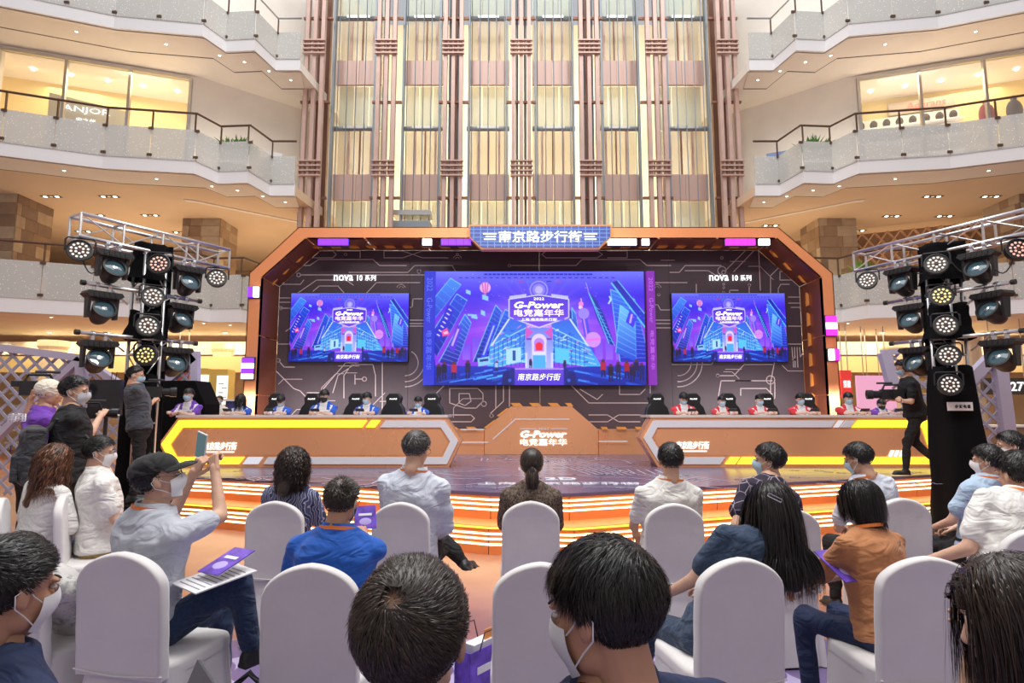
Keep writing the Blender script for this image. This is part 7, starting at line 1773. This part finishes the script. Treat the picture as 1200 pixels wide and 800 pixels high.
gift_bag(562, 680, 3.35, .9, 'violet gift bag standing on the floor left of the empty centre chair', h=.36, w=.26, contents=[('white_box', (0, 0, .32), (.16, .07, .12), paper, 'box', 'white box inside the gift bag near the empty centre chair'), ('orange_card', (.05, -.02, .36), (.06, .006, .14), mat('orange_card', (.9, .35, .08), .5), 'card', 'orange card sticking out of the gift bag near the centre chair')])
gift_bag(38, 790, 1.75, -.2, 'violet gift bag in the lower left corner with red and green cards', h=.62, w=.16, d=.10, contents=[('red_card', (-.03, .0, .60), (.10, .012, .16), redc, 'card', 'red card box in the lower left gift bag'), ('green_card', (.03, -.02, .575), (.10, .01, .14), green, 'card', 'green card in the lower left gift bag')])
lp = thing('laptop', 'dark folded laptop leaning between the cap man chair and the gift bag', 'laptop', PP(233, 735, 2.45), world=False); lp.location.z = .48; lp.rotation_euler = (1.2, 0, -.9)
MB().box((0, 0, 0), (.30, .21, .012)).build('lid', mat('laptop_dark', (.10, .10, .11), .35), lp); MB().box((0, 0, -.008), (.305, .215, .006)).build('laptop_base', alum, lp)
bg_ = thing('shoulder_bag', 'black shoulder bag on the floor right of the cap man gift bag', 'bag', PP(297, 740, 2.75), world=False); bg_.location.z = 0
m_ = MB(); m_.ell((0, 0, .16), (.13, .10, .17)); m_.ell((0, .02, .08), (.15, .11, .09)); V, F = remesh(m_, .014, 4); V = wrinkle(V, F, .012, 3); obj('bag_body', to_mesh('b', [(V, F, 0)], [black_cloth]), bg_)
MB().path([(-.08, 0, .28), (-.06, -.02, .42), (.0, -.02, .47), (.06, -.02, .42), (.09, 0, .26)], .014, 6).build('strap', black, bg_)
m_ = MB(); m_.box((.0, -.115, .10), (.12, .012, .018)); m_.box((0, -.113, .14), (.12, .012, .018)); m_.build('white_stripes', print_white, bg_)
# hair clip of the woman in denim
wm = [o for o in bpy.data.objects if o.get('label', '').startswith('woman in denim')][0]
hc = MB(); hc.path([(-.035, 0, -.007), (.035, 0, -.007), (.035, 0, .007), (-.035, 0, .007)], .0022, 5, closed=True)
c_ = P(908, 583, 2.775); o = hc.build('hair_clip', mat('silver_clip', (.85, .85, .85), .2, .9)); o.location = c_; o.rotation_euler = (.1, .45, .1); tag(o, 'silver rectangular hair clip in the long black hair of the denim woman', 'hair clip')
# crossed-leg boot is part of its wearer; far visitor by the poster cabinets
person('distant shop visitor in a white top beside the gold cabinets', (P(257, 480, 17.6).x, 17.6), 180, PP(257, 469, 17.6), pose='stand', top=white_shirt, hair='short', hn=300, hw=.01, mask=mask_blue, head_rot=(180, 0, 0), bottom=black_cloth)
person('distant child seated high beside the fern in the right gallery', (P(1114, 300, 21.6).x, 21.6), 180, PP(1114, 276, 21.6), pose='stand', floor=ZB[2]+.33, top=greyblue, hair='short', hn=200, hw=.01, head_rot=(180, 0, 0), sz=.9)
for pr in (CH, GC):
    for ch_ in list(pr.children_recursive)+[pr]: bpy.data.objects.remove(ch_)
bpy.data.scenes.remove(TMP)
for o in bpy.data.objects:
    if '_w' in o: del o['_w']
